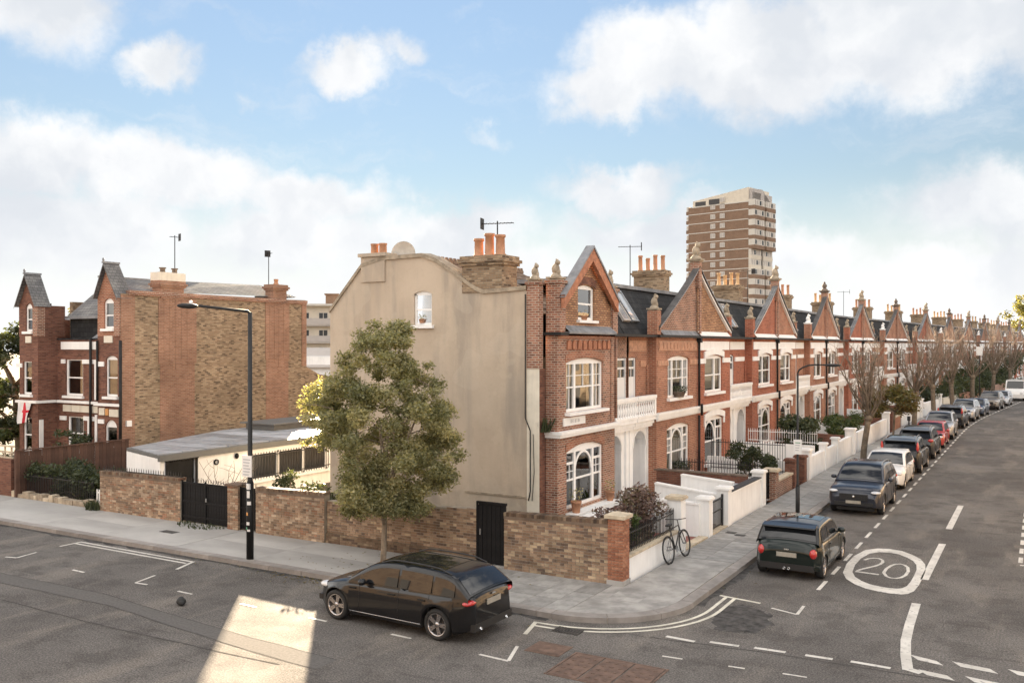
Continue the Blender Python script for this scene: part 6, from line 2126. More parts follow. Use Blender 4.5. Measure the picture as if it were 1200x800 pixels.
def wheel_meshes(r_, w, spokes, rim_m):
    key = (round(r_, 3), round(w, 3), spokes, rim_m)
    if key in WHEELS: return WHEELS[key]
    rr = r_ * .72
    t = MB()
    t.lathe([(rr, -w / 2 + .01), (rr + .02, -w / 2), (r_ - .03, -w / 2), (r_ - .005, -w / 2 + .03), (r_, 0), (r_ - .005, w / 2 - .03), (r_ - .03, w / 2), (rr + .02, w / 2), (rr, w / 2 - .01)], (0, 0, 0), 28, 'y')
    g = MB()
    g.lathe([(rr, -w / 2 + .012), (rr - .018, -w / 2 + .012), (rr - .03, -w / 2 + .05), (rr - .03, w / 2)], (0, 0, 0), 28, 'y', 0)
    for k in range(spokes):
        a = 2 * math.pi * k / spokes
        for s in (-1, 1):
            d = .10 if spokes <= 6 else .04
            P = lambda r1, off, yy: (r1 * math.cos(a) - off * math.sin(a), yy, r1 * math.sin(a) + off * math.cos(a))
            wd = .022
            o0, o1 = s * .012, s * d * rr * 1.2
            g.quad([P(.04, o0 - wd, -w / 2 + .03), P(.04, o0 + wd, -w / 2 + .03), P(rr - .015, o1 + wd, -w / 2 + .018), P(rr - .015, o1 - wd, -w / 2 + .018)], 0)
            g.quad([P(.04, o0 + wd, -w / 2 + .03), P(.04, o0 + wd, -w / 2 + .07), P(rr - .015, o1 + wd, -w / 2 + .06), P(rr - .015, o1 + wd, -w / 2 + .018)], 0)
            g.quad([P(.04, o0 - wd, -w / 2 + .03), P(.04, o0 - wd, -w / 2 + .07), P(rr - .015, o1 - wd, -w / 2 + .06), P(rr - .015, o1 - wd, -w / 2 + .018)], 0)
    g.lathe([(.06, -w / 2 + .05), (.055, -w / 2 + .022), (0, -w / 2 + .02)], (0, 0, 0), 14, 'y', 0)
    g.lathe([(rr - .03, -w / 2 + .085), (0, -w / 2 + .085)], (0, 0, 0), 20, 'y', 1)
    WHEELS[key] = (t.mesh('tyre', 'tyre'), g.mesh('rim', [rim_m, 'rim_dark']))
    return WHEELS[key]


def car(name, label, x, y, heading, sp, paint, group='cars parked along the side street', roof_m=None, detail=2):
    """sp: L W H wb (wheelbase) fo (front overhang) r (wheel radius), top: (x,z) line of bonnet/belt/boot from the tail,
    roof: (x,z) line of the cabin, belt height. x runs from the tail (0) to the nose (L)."""
    L, Wd, wb, fo, r_ = sp['L'], sp['W'], sp['wb'], sp['fo'], sp['r']
    xf = L - fo; xr = xf - wb
    hw = Wd / 2
    t = thing(name, label, 'car', (x, y, 0), heading, group)
    sill = sp.get('sill', .22)
    AR = r_ + .055
    top = sp['top']; roof = sp['roof']; belt = sp['belt']
    def half(xx):
        w = hw
        d = xx; e = L - xx
        cr = sp.get('nose', .75)
        if e < cr: w -= sp.get('nose_in', .20) * ((cr - e) / cr) ** 2.2
        tr_ = sp.get('tail', .55)
        if d < tr_: w -= sp.get('tail_in', .13) * ((tr_ - d) / tr_) ** 2.0
        return w
    def bot(xx):
        z = sill + .10 * max(0, (xx - (L - .5)) / .5) ** 2 + .12 * max(0, (.45 - xx) / .45) ** 1.5
        for xc in (xf, xr):
            if abs(xx - xc) < AR:
                z = max(z, r_ + math.sqrt(max(0, AR * AR - (xx - xc) ** 2)) - .01)
        return z
    xs = set([0, .03, .08, .16, .28, .42, L - .03, L - .08, L - .16, L - .28, L - .42, L - .6])
    for xc in (xf, xr):
        for k in range(13):
            xs.add(xc - AR * math.cos(math.pi * k / 12))
        xs.add(xc - AR - .004); xs.add(xc + AR + .004)
    k = .42
    while k < L - .42:
        xs.add(k); k += .16
    xs = sorted(q for q in xs if 0 <= q <= L)
    b = MB()
    rows = []
    for xx in xs:
        w = half(xx); zb = bot(xx); zt = smooth_pts(top, xx)
        mid = sill + .34 * (zt - sill); sh = zt - .13
        arch = zb > sill + .15
        bulge = .018 if arch else 0
        mid = max(mid, zb + .02); sh = max(sh, mid + .03)
        zs2 = max(zb + .01, sill + .08)
        crown = sp.get('crown', .045)
        half_row = [(0, zb), (w * .80, zb), (w * .965 + bulge, zb), (w * .985 + bulge, max(zs2, zb + .006)), (w + bulge, mid), (w * .992 + bulge * .6, (mid + sh) / 2), (w * .975, sh), (w * .945, zt - .045), (w * .89, zt - .008), (w * .62, zt + crown * .6), (w * .3, zt + crown * .93), (0, zt + crown)]
        rows.append([(xx - L / 2, q[0], q[1]) for q in half_row] + [(xx - L / 2, -q[0], q[1]) for q in half_row[-2::-1]])
    n = len(rows[0])
    b.grid(rows, 0, True, mats=lambda i, j: 1 if j in (0, 1, n - 2, n - 3) else (1 if sp.get('clad') and j in (2, n - 4) else 0))
    b.poly(rows[0], 0); b.poly(rows[-1][::-1], 0)
    # cabin
    xg0, xg1 = roof[0][0], roof[-1][0]
    tum = sp.get('tumble', .30)
    def yside(xx, z):
        return half(min(max(xx, .6), L - 1.0)) * .955 - max(0, z - belt) * tum
    gx = sorted(set([xg0 + (xg1 - xg0) * i / 26 for i in range(27)] + [p_[0] for p_ in roof]))
    grow = []
    def section(xx, lift=0.0):
        zr = smooth_pts(roof, xx) + lift; zl = belt - .06
        zr = max(zr, zl + .02)
        ys0 = yside(xx, zl); zc = max(zl + .005, zr - .07)
        y1 = yside(xx, zc); y2 = yside(xx, zr) - .06
        hr = [(ys0, zl), (y1 + .0, zc), (y1 - .02, zr - .028), (y2 - .02, zr), (y2 * .7, zr + .022), (y2 * .35, zr + .033), (0, zr + .036)]
        return hr
    for xx in gx:
        hr = section(xx)
        grow.append([(xx - L / 2, q[0], q[1]) for q in hr] + [(xx - L / 2, -q[0], q[1]) for q in hr[-2::-1]])
    m_ = len(grow[0])
    b.grid(grow, 2, True, mats=lambda i, j: 2 if 1 < j < m_ - 3 else 0)
    body = b.build('body', [paint, 'trim_black', roof_m or paint], t)
    # panes: sides
    def side_pane(x0, x1, s, top_in=.10, low=.03):
        g = MB(); rows_ = []
        cnt = 10
        for i in range(cnt + 1):
            xx = x0 + (x1 - x0) * i / cnt
            zr = smooth_pts(roof, xx) - top_in
            zl = belt + low
            if zr < zl + .01: zr = zl + .01
            rows_.append([(xx - L / 2, s * (yside(xx, zl) + .006), zl), (xx - L / 2, s * (yside(xx, (zl + zr) / 2) + .008), (zl + zr) / 2), (xx - L / 2, s * (yside(xx, zr) + .006), zr)])
        g.grid(rows_, 0, False)
        return g.build('side_window', 'car_glass', t)
    for s in (-1, 1):
        for (x0, x1) in sp['panes']:
            side_pane(x0, x1, s)
    # windscreen and rear window follow the cabin surface
    def end_pane(xa, xb, nm):
        g = MB(); rows_ = []
        for i in range(9):
            xx = xa + (xb - xa) * i / 8
            hr = section(xx)
            y2 = hr[3][0] + .01
            row = []
            sgn = 1 if xb > L / 2 else -1
            for q in (-1, -.7, -.35, 0, .35, .7, 1):
                z = smooth_pts(roof, xx) + .036 * (1 - abs(q) ** 2.2) + .008
                row.append((xx - L / 2 + sgn * .006, q * y2 * .97, z))
            rows_.append(row)
        g.grid(rows_, 0, True)
        return g.build(nm, 'car_glass', t)
    end_pane(*sp['screen'], 'windscreen'); end_pane(*sp['rear'], 'rear_window')
    if sp.get('sunroof'):
        end_pane(*sp['sunroof'], 'sunroof')
    # door shuts, handles, mirrors
    for s in (-1, 1):
        for xx in sp['doors']:
            g = MB(); pts = []
            zt = smooth_pts(top, xx)
            for q in (sill + .10, sill + .34 * (zt - sill), zt - .13, zt - .05):
                w = half(xx); f = {0: .985, 1: 1.0, 2: .975, 3: .945}[len(pts)]
                pts.append((xx - L / 2, s * (w * f + .003), q))
            g.tube(pts, .006, 4); g.build('door_shut', 'trim_black', t)
            g = MB(); xh = xx + .22 if xx < sp['doors'][-1] + .01 else xx - .2
            zh = belt - .13
            g.obox((xx + .18 - L / 2, s * (half(xx) * .98 + .016), zh), .09, .012, .014); g.build('door_handle', paint, t)
        xm = sp['mirror']
        g = MB(); g.ball((xm - L / 2, s * (yside(xm, belt) + .13), belt + .06), .085, .11, .075, 10, 6); g.obox((xm - L / 2, s * (yside(xm, belt) + .02), belt + .02), .03, .06, .02)
        g.build('mirror', paint if sp.get('mirror_paint', True) else 'trim_black', t)
        if sp.get('sill_trim'):
            g = MB(); xa, xb = xr + AR + .03, xf - AR - .03
            g.tube([(xa + (xb - xa) * i / 5 - L / 2, s * (half(xa + (xb - xa) * i / 5) * .985 + .006), sill + .085) for i in range(6)], .010, 4); g.build('sill_trim', 'rim', t)
        # lights
        zh, xh = sp['head']
        g = MB(); hwd = half(xh)
        g.ball((xh - L / 2, s * (hwd * .80), zh), sp.get('hl', .24), hwd * .21, sp.get('hh', .075), 12, 7); g.build('headlight', 'light_clear', t)
        zt_, xt_ = sp['taillight']
        g = MB(); hwd = half(max(xt_, .02))
        tw_, th_ = sp.get('tl', (.10, .10))
        g.ball((xt_ - L / 2, s * (hwd * .90), zt_), .12, tw_, th_, 12, 7); g.build('taillight', 'light_red', t)
        if sp.get('rails'):
            g = MB(); ra, rb = sp['rails']
            pts = [(q - L / 2, s * (yside(q, smooth_pts(roof, q)) - .07), smooth_pts(roof, q) + (.055 if 0 < i < 6 else .0)) for i, q in enumerate([ra + (rb - ra) * i / 6 for i in range(7)])]
            g.tube(pts, .016, 6); g.build('roof_rail', sp.get('rail_m', 'galvanised'), t)
    # nose and tail furniture
    zg = sp.get('grille', (.50, .66, .55))
    g = MB(); g.box(L / 2 - .10, L / 2 + .012, -hw * zg[2], hw * zg[2], zg[0], zg[1])
    for i in range(4):
        z = zg[0] + (zg[1] - zg[0]) * (i + .5) / 4; g.box(L / 2 + .012, L / 2 + .02, -hw * zg[2] * .95, hw * zg[2] * .95, z - .008, z + .008)
    g.build('grille', 'trim_black', t)
    g = MB(); g.box(L / 2 - .14, L / 2 + .006, -hw * .72, hw * .72, sill + .12, sill + .24); g.build('front_intake', 'trim_black', t)
    zp = sp.get('plate_f', .42)
    g = MB(); g.box(L / 2 + .012, L / 2 + .03, -.26, .26, zp, zp + .11); g.build('number_plate', 'plate_grey', t)
    zp = sp.get('plate_r', .72)
    xo = sp.get('plate_x', .0)
    g = MB(); g.box(-L / 2 - .02 + xo, -L / 2 - .002 + xo, -.26, .26, zp, zp + .115); g.build('number_plate', 'plate_grey', t)
    g = MB(); g.box(-L / 2 - .008, -L / 2 + .12, -hw * .80, hw * .80, sill + .06, sill + .22); g.build('rear_valance', 'trim_black', t)
    if sp.get('badge', True):
        g = MB(); g.lathe([(.04, 0), (.04, .008), (0, .01)], (L / 2 + .022, 0, (zg[0] + zg[1]) / 2 + .02), 12, 'x'); g.build('badge', 'chrome', t)
        g = MB(); g.obox((-L / 2 + xo - .008, 0, zp + .20), .008, .06, .018); g.build('badge', 'chrome', t)
    if sp.get('exhaust'):
        for q in sp['exhaust']:
            g = MB(); g.lathe([(.032, .10), (.032, 0), (.026, 0), (.024, .06)], (-L / 2 - .03, q, sill + .10), 10, 'x'); g.build('exhaust_pipe', 'chrome', t)
    if sp.get('spoiler'):
        xa, z_ = sp['spoiler']
        g = MB(); wr = yside(xa, z_) - .05
        g.prism([(xa - .16, z_ - .03), (xa - .15, z_ + .005), (xa + .12, z_ + .045), (xa + .12, z_)], -wr, wr, 'y'); g.v = [(v[0] - L / 2, v[1], v[2]) for v in g.v]
        g.build('spoiler', roof_m or paint, t)
    ant = MB(); xa = sp['roof'][-3][0] if len(roof) > 3 else L * .4
    # wheels
    mt, mr = wheel_meshes(r_, .215, sp.get('spokes', 5), sp.get('rim_m', 'rim'))
    for xc in (xf, xr):
        for s in (-1, 1):
            wo = put('wheel', mt, t, (xc - L / 2, s * (hw - .115), r_), 0 if s < 0 else R(180))
            wo.name = 'wheel'
            ro_ = put('rim', mr, wo)
    g = MB(); g.box(-L / 2 + .35, L / 2 - .35, -hw + .28, hw - .28, .16, sill + .16); g.build('underbody', 'trim_black', t)
    return t


ESTATE = dict(L=4.39, W=1.82, wb=2.82, fo=.72, r=.335, sill=.20, belt=.93, nose=.85, nose_in=.34, tail=.6, tail_in=.24,
              top=[(0, .74), (.03, .93), (.10, 1.0), (.45, .985), (1.85, .955), (3.03, .945), (3.28, .93), (3.7, .87), (4.12, .775), (4.30, .68), (4.39, .54)],
              roof=[(.06, 1.0), (.22, 1.13), (.50, 1.33), (.90, 1.40), (1.73, 1.43), (2.38, 1.405), (2.78, 1.29), (3.18, 1.06), (3.40, .93)],
              panes=[(.42, .96), (1.02, 1.86), (1.93, 2.98)], screen=(2.55, 3.33), rear=(.09, .45), sunroof=(.85, 2.2), doors=[1.06, 1.88, 2.98], mirror=2.80,
              head=(.70, 4.10), hl=.26, taillight=(.86, .13), tl=(.24, .065), grille=(.42, .68, .34), plate_f=.42, plate_r=.74, rails=(.6, 2.5), rail_m='trim_black', exhaust=(-.50, .50), spokes=5, crown=.035, sill_trim=True)
MINI = dict(L=3.88, W=1.75, wb=2.50, fo=.78, r=.305, sill=.20, belt=.94, nose=.6, nose_in=.20, tail=.5, tail_in=.17,
            top=[(0, .70), (.05, .90), (.14, .985), (.8, .97), (2.0, .95), (2.6, .945), (3.0, .925), (3.45, .86), (3.70, .76), (3.86, .58)],
            roof=[(.13, .98), (.26, 1.16), (.42, 1.35), (.75, 1.405), (1.5, 1.42), (2.05, 1.39), (2.35, 1.25), (2.62, 1.02), (2.74, .94)],
            panes=[(.46, 1.16), (1.22, 2.46)], screen=(2.12, 2.68), rear=(.16, .37), sunroof=(1.1, 1.9), doors=[1.2, 2.5], mirror=2.36,
            head=(.70, 3.52), hl=.16, hh=.12, taillight=(.72, .07), tl=(.10, .135), grille=(.40, .62, .5), plate_f=.36, plate_r=.60, spoiler=(.34, 1.36), exhaust=(-.06, .06), spokes=5, crown=.05, tumble=.22)
SUV = dict(L=4.60, W=1.86, wb=2.69, fo=.92, r=.36, sill=.27, belt=1.10, nose=.6, nose_in=.17, tail=.6, tail_in=.12, clad=True,
           top=[(0, .85), (.05, 1.05), (.14, 1.14), (.8, 1.13), (2.0, 1.11), (3.0, 1.10), (3.3, 1.085), (3.9, 1.03), (4.30, .955), (4.50, .80), (4.60, .60)],
           roof=[(.10, 1.12), (.25, 1.30), (.48, 1.55), (.9, 1.64), (1.8, 1.68), (2.35, 1.655), (2.70, 1.52), (3.10, 1.24), (3.32, 1.10)],
           panes=[(.42, .98), (1.06, 1.88), (1.96, 2.92)], screen=(2.45, 3.25), rear=(.13, .44), doors=[1.1, 1.92, 2.95], mirror=2.80,
           head=(.86, 4.30), hl=.26, hh=.06, taillight=(1.0, .10), tl=(.15, .10), grille=(.58, .80, .52), plate_f=.46, plate_r=.82, rails=(.6, 2.45), spokes=5, spoiler=(.40, 1.58), crown=.04)
HATCH = dict(L=4.26, W=1.79, wb=2.63, fo=.85, r=.315, sill=.20, belt=.94, nose=.7, nose_in=.2, tail=.55, tail_in=.13,
             top=[(0, .72), (.05, .92), (.14, .985), (.8, .97), (2.0, .95), (2.85, .945), (3.15, .925), (3.7, .85), (4.02, .75), (4.18, .66), (4.26, .52)],
             roof=[(.12, .98), (.28, 1.15), (.55, 1.37), (.95, 1.43), (1.7, 1.455), (2.2, 1.42), (2.55, 1.28), (2.92, 1.05), (3.12, .94)],
             panes=[(.45, .95), (1.02, 1.80), (1.87, 2.74)], screen=(2.32, 3.05), rear=(.15, .50), doors=[1.05, 1.84, 2.78], mirror=2.64,
             head=(.70, 3.98), hl=.22, hh=.07, taillight=(.82, .10), tl=(.15, .08), grille=(.44, .60, .42), plate_f=.38, plate_r=.62, spokes=5, spoiler=(.46, 1.385), crown=.04)
XC = dict(SUV, L=4.45, W=1.87, fo=.86, clad=True, taillight=(1.25, .22), tl=(.07, .30), top=[(0, .85), (.05, 1.05), (.14, 1.14), (.8, 1.13), (2.0, 1.11), (3.0, 1.10), (3.3, 1.08), (3.8, 1.03), (4.20, .95), (4.37, .80), (4.45, .60)], head=(.86, 4.16), rails=(.5, 2.5))

BX = -5.97
def bay(y):
    return BX + bend(y)
UP, DOWN = R(90), R(-90)
car('black_estate_car', 'glossy black estate car parked by the street tree on the main road', -12.30, 16.56, R(178.5), ESTATE, 'paint_black', group='cars parked at the kerb')
car('green_hatchback', 'dark green small hatchback seen from behind, with red round tail lights', -5.86, 26.36, UP, MINI, 'paint_green', roof_m='paint_black', group='cars parked at the kerb')
car('grey_suv', 'dark slate grey off-roader facing the junction, second car from the corner', -5.93, 36.95, DOWN, SUV, 'paint_slate', group='cars parked at the kerb')
car('white_hatchback', 'white hatchback facing the junction behind the slate off-roader', -6.0, 43.65, DOWN, HATCH, 'paint_white', group='cars parked at the kerb')
car('black_suv', 'black off-roader with tall red tail lights behind the white hatchback', bay(49.3), 49.3, UP, XC, 'paint_black', group='cars parked at the kerb')
car('charcoal_suv', 'charcoal off-roader with silver roof rails just before the red hatchback', bay(55.6), 55.6, UP, dict(XC, taillight=(1.05, .1), tl=(.15, .09)), 'paint_charcoal', group='cars parked at the kerb')
car('red_hatchback', 'red hatchback in the row of parked cars, the only red one', bay(61.6), 61.6, DOWN, HATCH, 'paint_red', group='cars parked at the kerb')
car('silver_suv', 'silver off-roader parked right behind the red hatchback', bay(67.6), 67.6, DOWN - bend_angle(67.6), SUV, 'paint_silver', group='cars parked at the kerb')
car('dark_estate_car', 'dark estate car with red tail lights between two silver off-roaders', bay(76.5), 76.5, UP - bend_angle(76.5), dict(XC, L=4.45), 'paint_charcoal', group='cars parked at the kerb')
car('silver_suv', 'silver off-roader just before the small dark blue car up the street', bay(84), 84, DOWN - bend_angle(84), SUV, 'paint_silver', group='cars parked at the kerb')
car('blue_hatchback', 'small dark blue hatchback between silver and bronze off-roaders far up the row', bay(90.4), 90.4, DOWN - bend_angle(90.4), HATCH, 'paint_blue', group='cars parked at the kerb')
car('bronze_suv', 'bronze off-roader near the far end of the row of parked cars', bay(99.5), 99.5, DOWN - bend_angle(99.5), SUV, 'paint_bronze', group='cars parked at the kerb')
car('silver_hatchback', 'silver hatchback at the far end of the row before the white van', bay(106.5), 106.5, DOWN - bend_angle(106.5), HATCH, 'paint_silver', group='cars parked at the kerb')
# white van at the far end
vn = thing('white_van', 'white van parked at the far end of the row where the street bends', 'van', (bay(117) + .3, 117, 0), DOWN - bend_angle(117), 'cars parked at the kerb')
q = MB(); q.prism([(-2.6, .35), (-2.65, 2.0), (-2.5, 2.25), (1.2, 2.25), (1.75, 1.35), (2.5, 1.05), (2.65, .75), (2.65, .35)], -.95, .95, 'y'); q.build('body', 'paint_white', vn)
q = MB(); q.quad([(1.26, -.8, 2.17), (1.26, .8, 2.17), (1.76, .85, 1.37), (1.76, -.85, 1.37)]); q.v = [(v[0] + .02, v[1], v[2] + .01) for v in q.v]; q.build('windscreen', 'car_glass', vn)
for s in (-1, 1):
    q = MB(); q.quad([(.3, s * .955, 1.35), (1.5, s * .955, 1.35), (1.12, s * .955, 2.0), (.3, s * .955, 2.0)]); q.build('side_window', 'car_glass', vn)
    q = MB(); q.ball((2.58, s * .72, .9), .1, .16, .12, 9, 6); q.build('headlight', 'light_clear', vn)
    for xc in (-1.6, 1.7):
        mt, mr = wheel_meshes(.33, .215, 5, 'rim'); wo = put('wheel', mt, vn, (xc, s * .86, .33), 0 if s < 0 else R(180)); put('rim', mr, wo)

# ------------------------------------------------------------------ bicycle leaning on the low white wall
bk = thing('bicycle', 'black city bicycle leaning on the low white front wall', 'bicycle', (-8.93, 24.0, .125), R(90))
# local: x along the street, wheel centres at z .34; leans to +y (towards the wall)
bk.rotation_euler = (R(-9), 0, R(87))
bk.scale = (1.08, 1.08, 1.08)
RW = .345
xw0, xw1 = 0.0, 1.06
for xw in (xw0, xw1):
    q = MB()
    for i in range(28):
        a0, a1 = 2 * math.pi * i / 28, 2 * math.pi * (i + 1) / 28
    pts = [(xw + RW * math.cos(2 * math.pi * i / 28), 0, RW + RW * math.sin(2 * math.pi * i / 28)) for i in range(29)]
    q.tube(pts, .021, 6, cap=False); wo = q.build('wheel', 'tyre', bk)
    q = MB(); pts = [(xw + (RW - .03) * math.cos(2 * math.pi * i / 28), 0, RW + (RW - .03) * math.sin(2 * math.pi * i / 28)) for i in range(29)]
    q.tube(pts, .010, 5, cap=False); q.build('rim', 'frame_black', wo)
    q = MB()
    for i in range(18):
        a = 2 * math.pi * i / 18
        q.tube([(xw, .02 * (-1) ** i, RW), (xw + (RW - .03) * math.cos(a), 0, RW + (RW - .03) * math.sin(a))], .002, 3, cap=False)
    q.tube([(xw, -.05, RW), (xw, .05, RW)], .02, 8); q.build('spokes', 'galvanised', wo)['kind'] = 'stuff'
q = MB()
bb_, st, hd, hd2 = (.43, 0, .30), (.28, 0, .82), (.83, 0, .86), (.86, 0, .74)
for a, c, r_ in ((bb_, st, .017), (st, hd, .017), (bb_, hd2, .019), (hd, hd2, .02), (bb_, (xw0, .04, RW), .010), (bb_, (xw0, -.04, RW), .010), ((.30, 0, .76), (xw0, .04, RW), .008), ((.30, 0, .76), (xw0, -.04, RW), .008)):
    q.tube([a, c], r_, 7)
q.build('frame', 'frame_black', bk)
q = MB(); q.tube([(.86, 0, .74), (.90, .045, .66), (xw1, .045, RW)], .013, 6); q.tube([(.86, 0, .74), (.90, -.045, .66), (xw1, -.045, RW)], .013, 6); q.build('fork', 'frame_black', bk)
q = MB(); q.tube([(.83, 0, .86), (.80, 0, 1.0)], .014, 6); q.tube([(.70, -.29, 1.04), (.82, -.2, 1.02), (.83, 0, 1.0), (.82, .2, 1.02), (.70, .29, 1.04)], .012, 6); q.build('handlebar', 'frame_black', bk)
q = MB(); q.tube([(.28, 0, .82), (.26, 0, .93)], .013, 6); q.ball((.22, 0, .95), .14, .075, .035, 10, 6); q.build('saddle', 'rubber', bk)
q = MB(); q.lathe([(.09, -.05), (.09, -.045), (.0, -.045)], bb_, 14, 'y'); q.tube([(.43, -.07, .30), (.56, -.07, .22)], .010, 5); q.obox((.56, -.11, .22), .045, .04, .010); q.tube([(.43, .07, .30), (.30, .07, .38)], .010, 5); q.obox((.30, .11, .38), .045, .04, .010)
q.build('crank', 'galvanised', bk)

# ------------------------------------------------------------------ street lamps
lm = thing('street_lamp', 'tall black street lamp with sign and stickers before the black gates', 'street lamp', (-19.45, 18.52, .12), 0, 'street lamps')
q = MB(); q.tube([(0, 0, 0), (0, 0, 2.15)], .105, 12); q.build('base_column', 'lamp_column_black', lm)
q = MB(); q.tube([(0, 0, 2.15), (0, 0, 2.25), (0, 0, 7.0)], [.105, .07, .062], 12); q.build('column', 'lamp_column', lm)
q = MB(); q.tube([(0, 0, 6.96), (-.03, -.06, 7.03), (-.2, -.5, 7.07), (-.55, -1.35, 7.15)], [.05, .045, .04, .035], 8); q.build('arm', 'lamp_column', lm)
q = MB(); q.ball((-.66, -1.62, 7.14), .15, .36, .075, 12, 6); q.v = [(v[0], v[1], v[2]) for v in q.v]; hd_ = q.build('lantern', 'lamp_column', lm)
q = MB(); q.lathe([(.05, 0), (.05, .08), (.0, .10)], (-.62, -1.55, 7.2), 10); q.build('photocell', 'sign_white', hd_)
q = MB(); q.box(-.19, .19, -.125, -.115, 2.35, 2.95)
sg = q.build('notice', 'sign_white', lm)
for i in range(6):
    q = MB(); q.box(-.14, .14 - .03 * (i % 3), -.128, -.1255, 2.82 - i * .085, 2.85 - i * .085); q.build('print_line', 'sign_grey', sg)
q = MB(); q.lathe([(.055, 0), (.055, .003), (.04, .003)], (0, -.126, 2.62), 16, 'y'); q.build('roundel', 'sign_grey', sg)
rs = random.Random(12)
for i, (a, z, w, h) in enumerate(((-1.8, 2.02, .10, .14), (-1.3, 1.75, .09, .20), (-1.1, 1.55, .12, .10), (-1.7, 1.25, .07, .09), (-1.4, .98, .10, .09), (-1.9, .85, .07, .07), (-1.2, .80, .09, .06))):
    q = MB(); n = 4
    pts = [(math.cos(a + w / .105 * (k / n - .5)) * .107, math.sin(a + w / .105 * (k / n - .5)) * .107) for k in range(n + 1)]
    q.grid([[(p_[0], p_[1], z) for p_ in pts], [(p_[0], p_[1], z + h) for p_ in pts]]); q.build('sticker', ('sticker', 'sticker', 'sticker', 'orange', 'sticker', 'sign_green', 'sticker')[i], lm)
q = MB(); q.box(.04, .13, -.16, -.11, 2.0, 2.16); q.build('torn_ribbon', 'sticker', lm)
l2 = thing('street_lamp', 'slim grey street lamp with parking sign beside the brick gate pier', 'street lamp', (-7.62, 33.42, .12), 0, 'street lamps')
q = MB(); q.tube([(0, 0, 0), (0, 0, 1.0)], .075, 10); q.build('base_column', 'lamp_column', l2)
q = MB(); q.tube([(0, 0, 1.0), (0, 0, 1.08), (0, 0, 5.05)], [.07, .042, .036], 10); q.build('column', 'lamp_column', l2)
q = MB(); q.tube([(0, 0, 5.05)] + [(.62 - .62 * math.cos(a), 0, 5.05 + .32 * math.sin(a)) for a in (R(20), R(45), R(70), R(90))] + [(1.0, 0, 5.37)], .03, 8); q.build('arm', 'lamp_column', l2)
q = MB(); q.ball((1.22, 0, 5.36), .28, .11, .06, 12, 6); q.build('lantern', 'lamp_column', l2)
q = MB(); q.box(-.12, .16, -.07, -.06, 2.15, 2.68); sg = q.build('parking_sign', 'sign_white', l2)
for i in range(4):
    q = MB(); q.box(-.07, .11 - .02 * i, -.073, -.0705, 2.55 - i * .09, 2.58 - i * .09); q.build('print_line', 'sign_green' if i == 0 else 'sign_grey', sg)
for (x, y, h) in ((-7.75, 66.0, 1.3), (-7.6 + bend(104), 104.0, 6.0)):
    l3 = thing('sign_post', 'slim grey post with a small sign far up the pavement' if h > 3 else 'short grey post on the pavement before the red hatchback', 'sign post', (x, y, .12), 0)
    q = MB(); q.tube([(0, 0, 0), (0, 0, h)], .05, 8); q.build('post', 'lamp_column', l3)
    q = MB(); q.box(-.3, .3, -.07, -.06, h - 1.0, h - .1) if h > 3 else q.box(-.1, .1, -.07, -.06, h - .3, h); q.build('sign', 'sign_white' if h > 3 else 'lamp_column', l3)

# ------------------------------------------------------------------ aerials, dish
def aerial(label, x, y, z0, z1, az, kind=0):
    t = thing('tv_aerial', label, 'aerial', (x, y, z0), az, 'television aerials on the roofs')
    h = z1 - z0
    q = MB(); q.tube([(0, 0, 0), (0, 0, h)], .022, 6); q.build('mast', 'lamp_column', t)
    q = MB(); L = 1.1 if kind != 1 else .5
    q.tube([(-L * .5, 0, h - .08), (L * .5, 0, h - .08)], .014, 5); q.build('boom', 'lamp_column', t)
    n = 9 if kind != 1 else 4
    e = MB(); e.tube([(0, -.16, 0), (0, .16, 0)], .008, 4); me = e.mesh('element', 'lamp_column')
    for i in range(n):
        put('element', me, t, (-L * .5 + L * (i + .3) / n, 0, h - .08))
    q = MB(); q.box(L * .46, L * .49, -.16, .16, h - .26, h + .10); q.build('reflector', 'lamp_column', t)
    return t
aerial('stubby television aerial on the mast by the rendered left chimney', -37.0, 30.3, 9.4, 11.6, R(70), 1)
aerial('television aerial above the second chimney of the left house', -36.7, 36.3, 9.3, 11.3, R(150), 1)
aerial('long television aerial on a mast beside the small brick gable', -16.6, 39.3, 8.6, 10.85, R(20))
aerial('television aerial strapped to the three tall chimney pots of the corner house', -15.4, 25.4, 9.0, 10.25, R(195))
aerial('television aerial on the roof above the second pair gable', -17.0, 60.2, 8.5, 11.2, R(60))
aerial('television aerial on the roof far up the terrace', -16.0, 88.5, 8.5, 11.2, R(10))
dsh = thing('satellite_dish', 'pale round dish behind the left chimney of the corner house', 'satellite dish', (-19.35, 25.55, 9.15), R(15))
q = MB(); q.lathe([(0, .10), (.25, .075), (.42, .02), (.46, 0)], (0, 0, .22), 24, 'y'); q.build('reflector', 'dish', dsh)
q = MB(); q.tube([(0, .1, .22), (0, .15, -.2)], .02, 6); q.build('bracket', 'lamp_column', dsh)

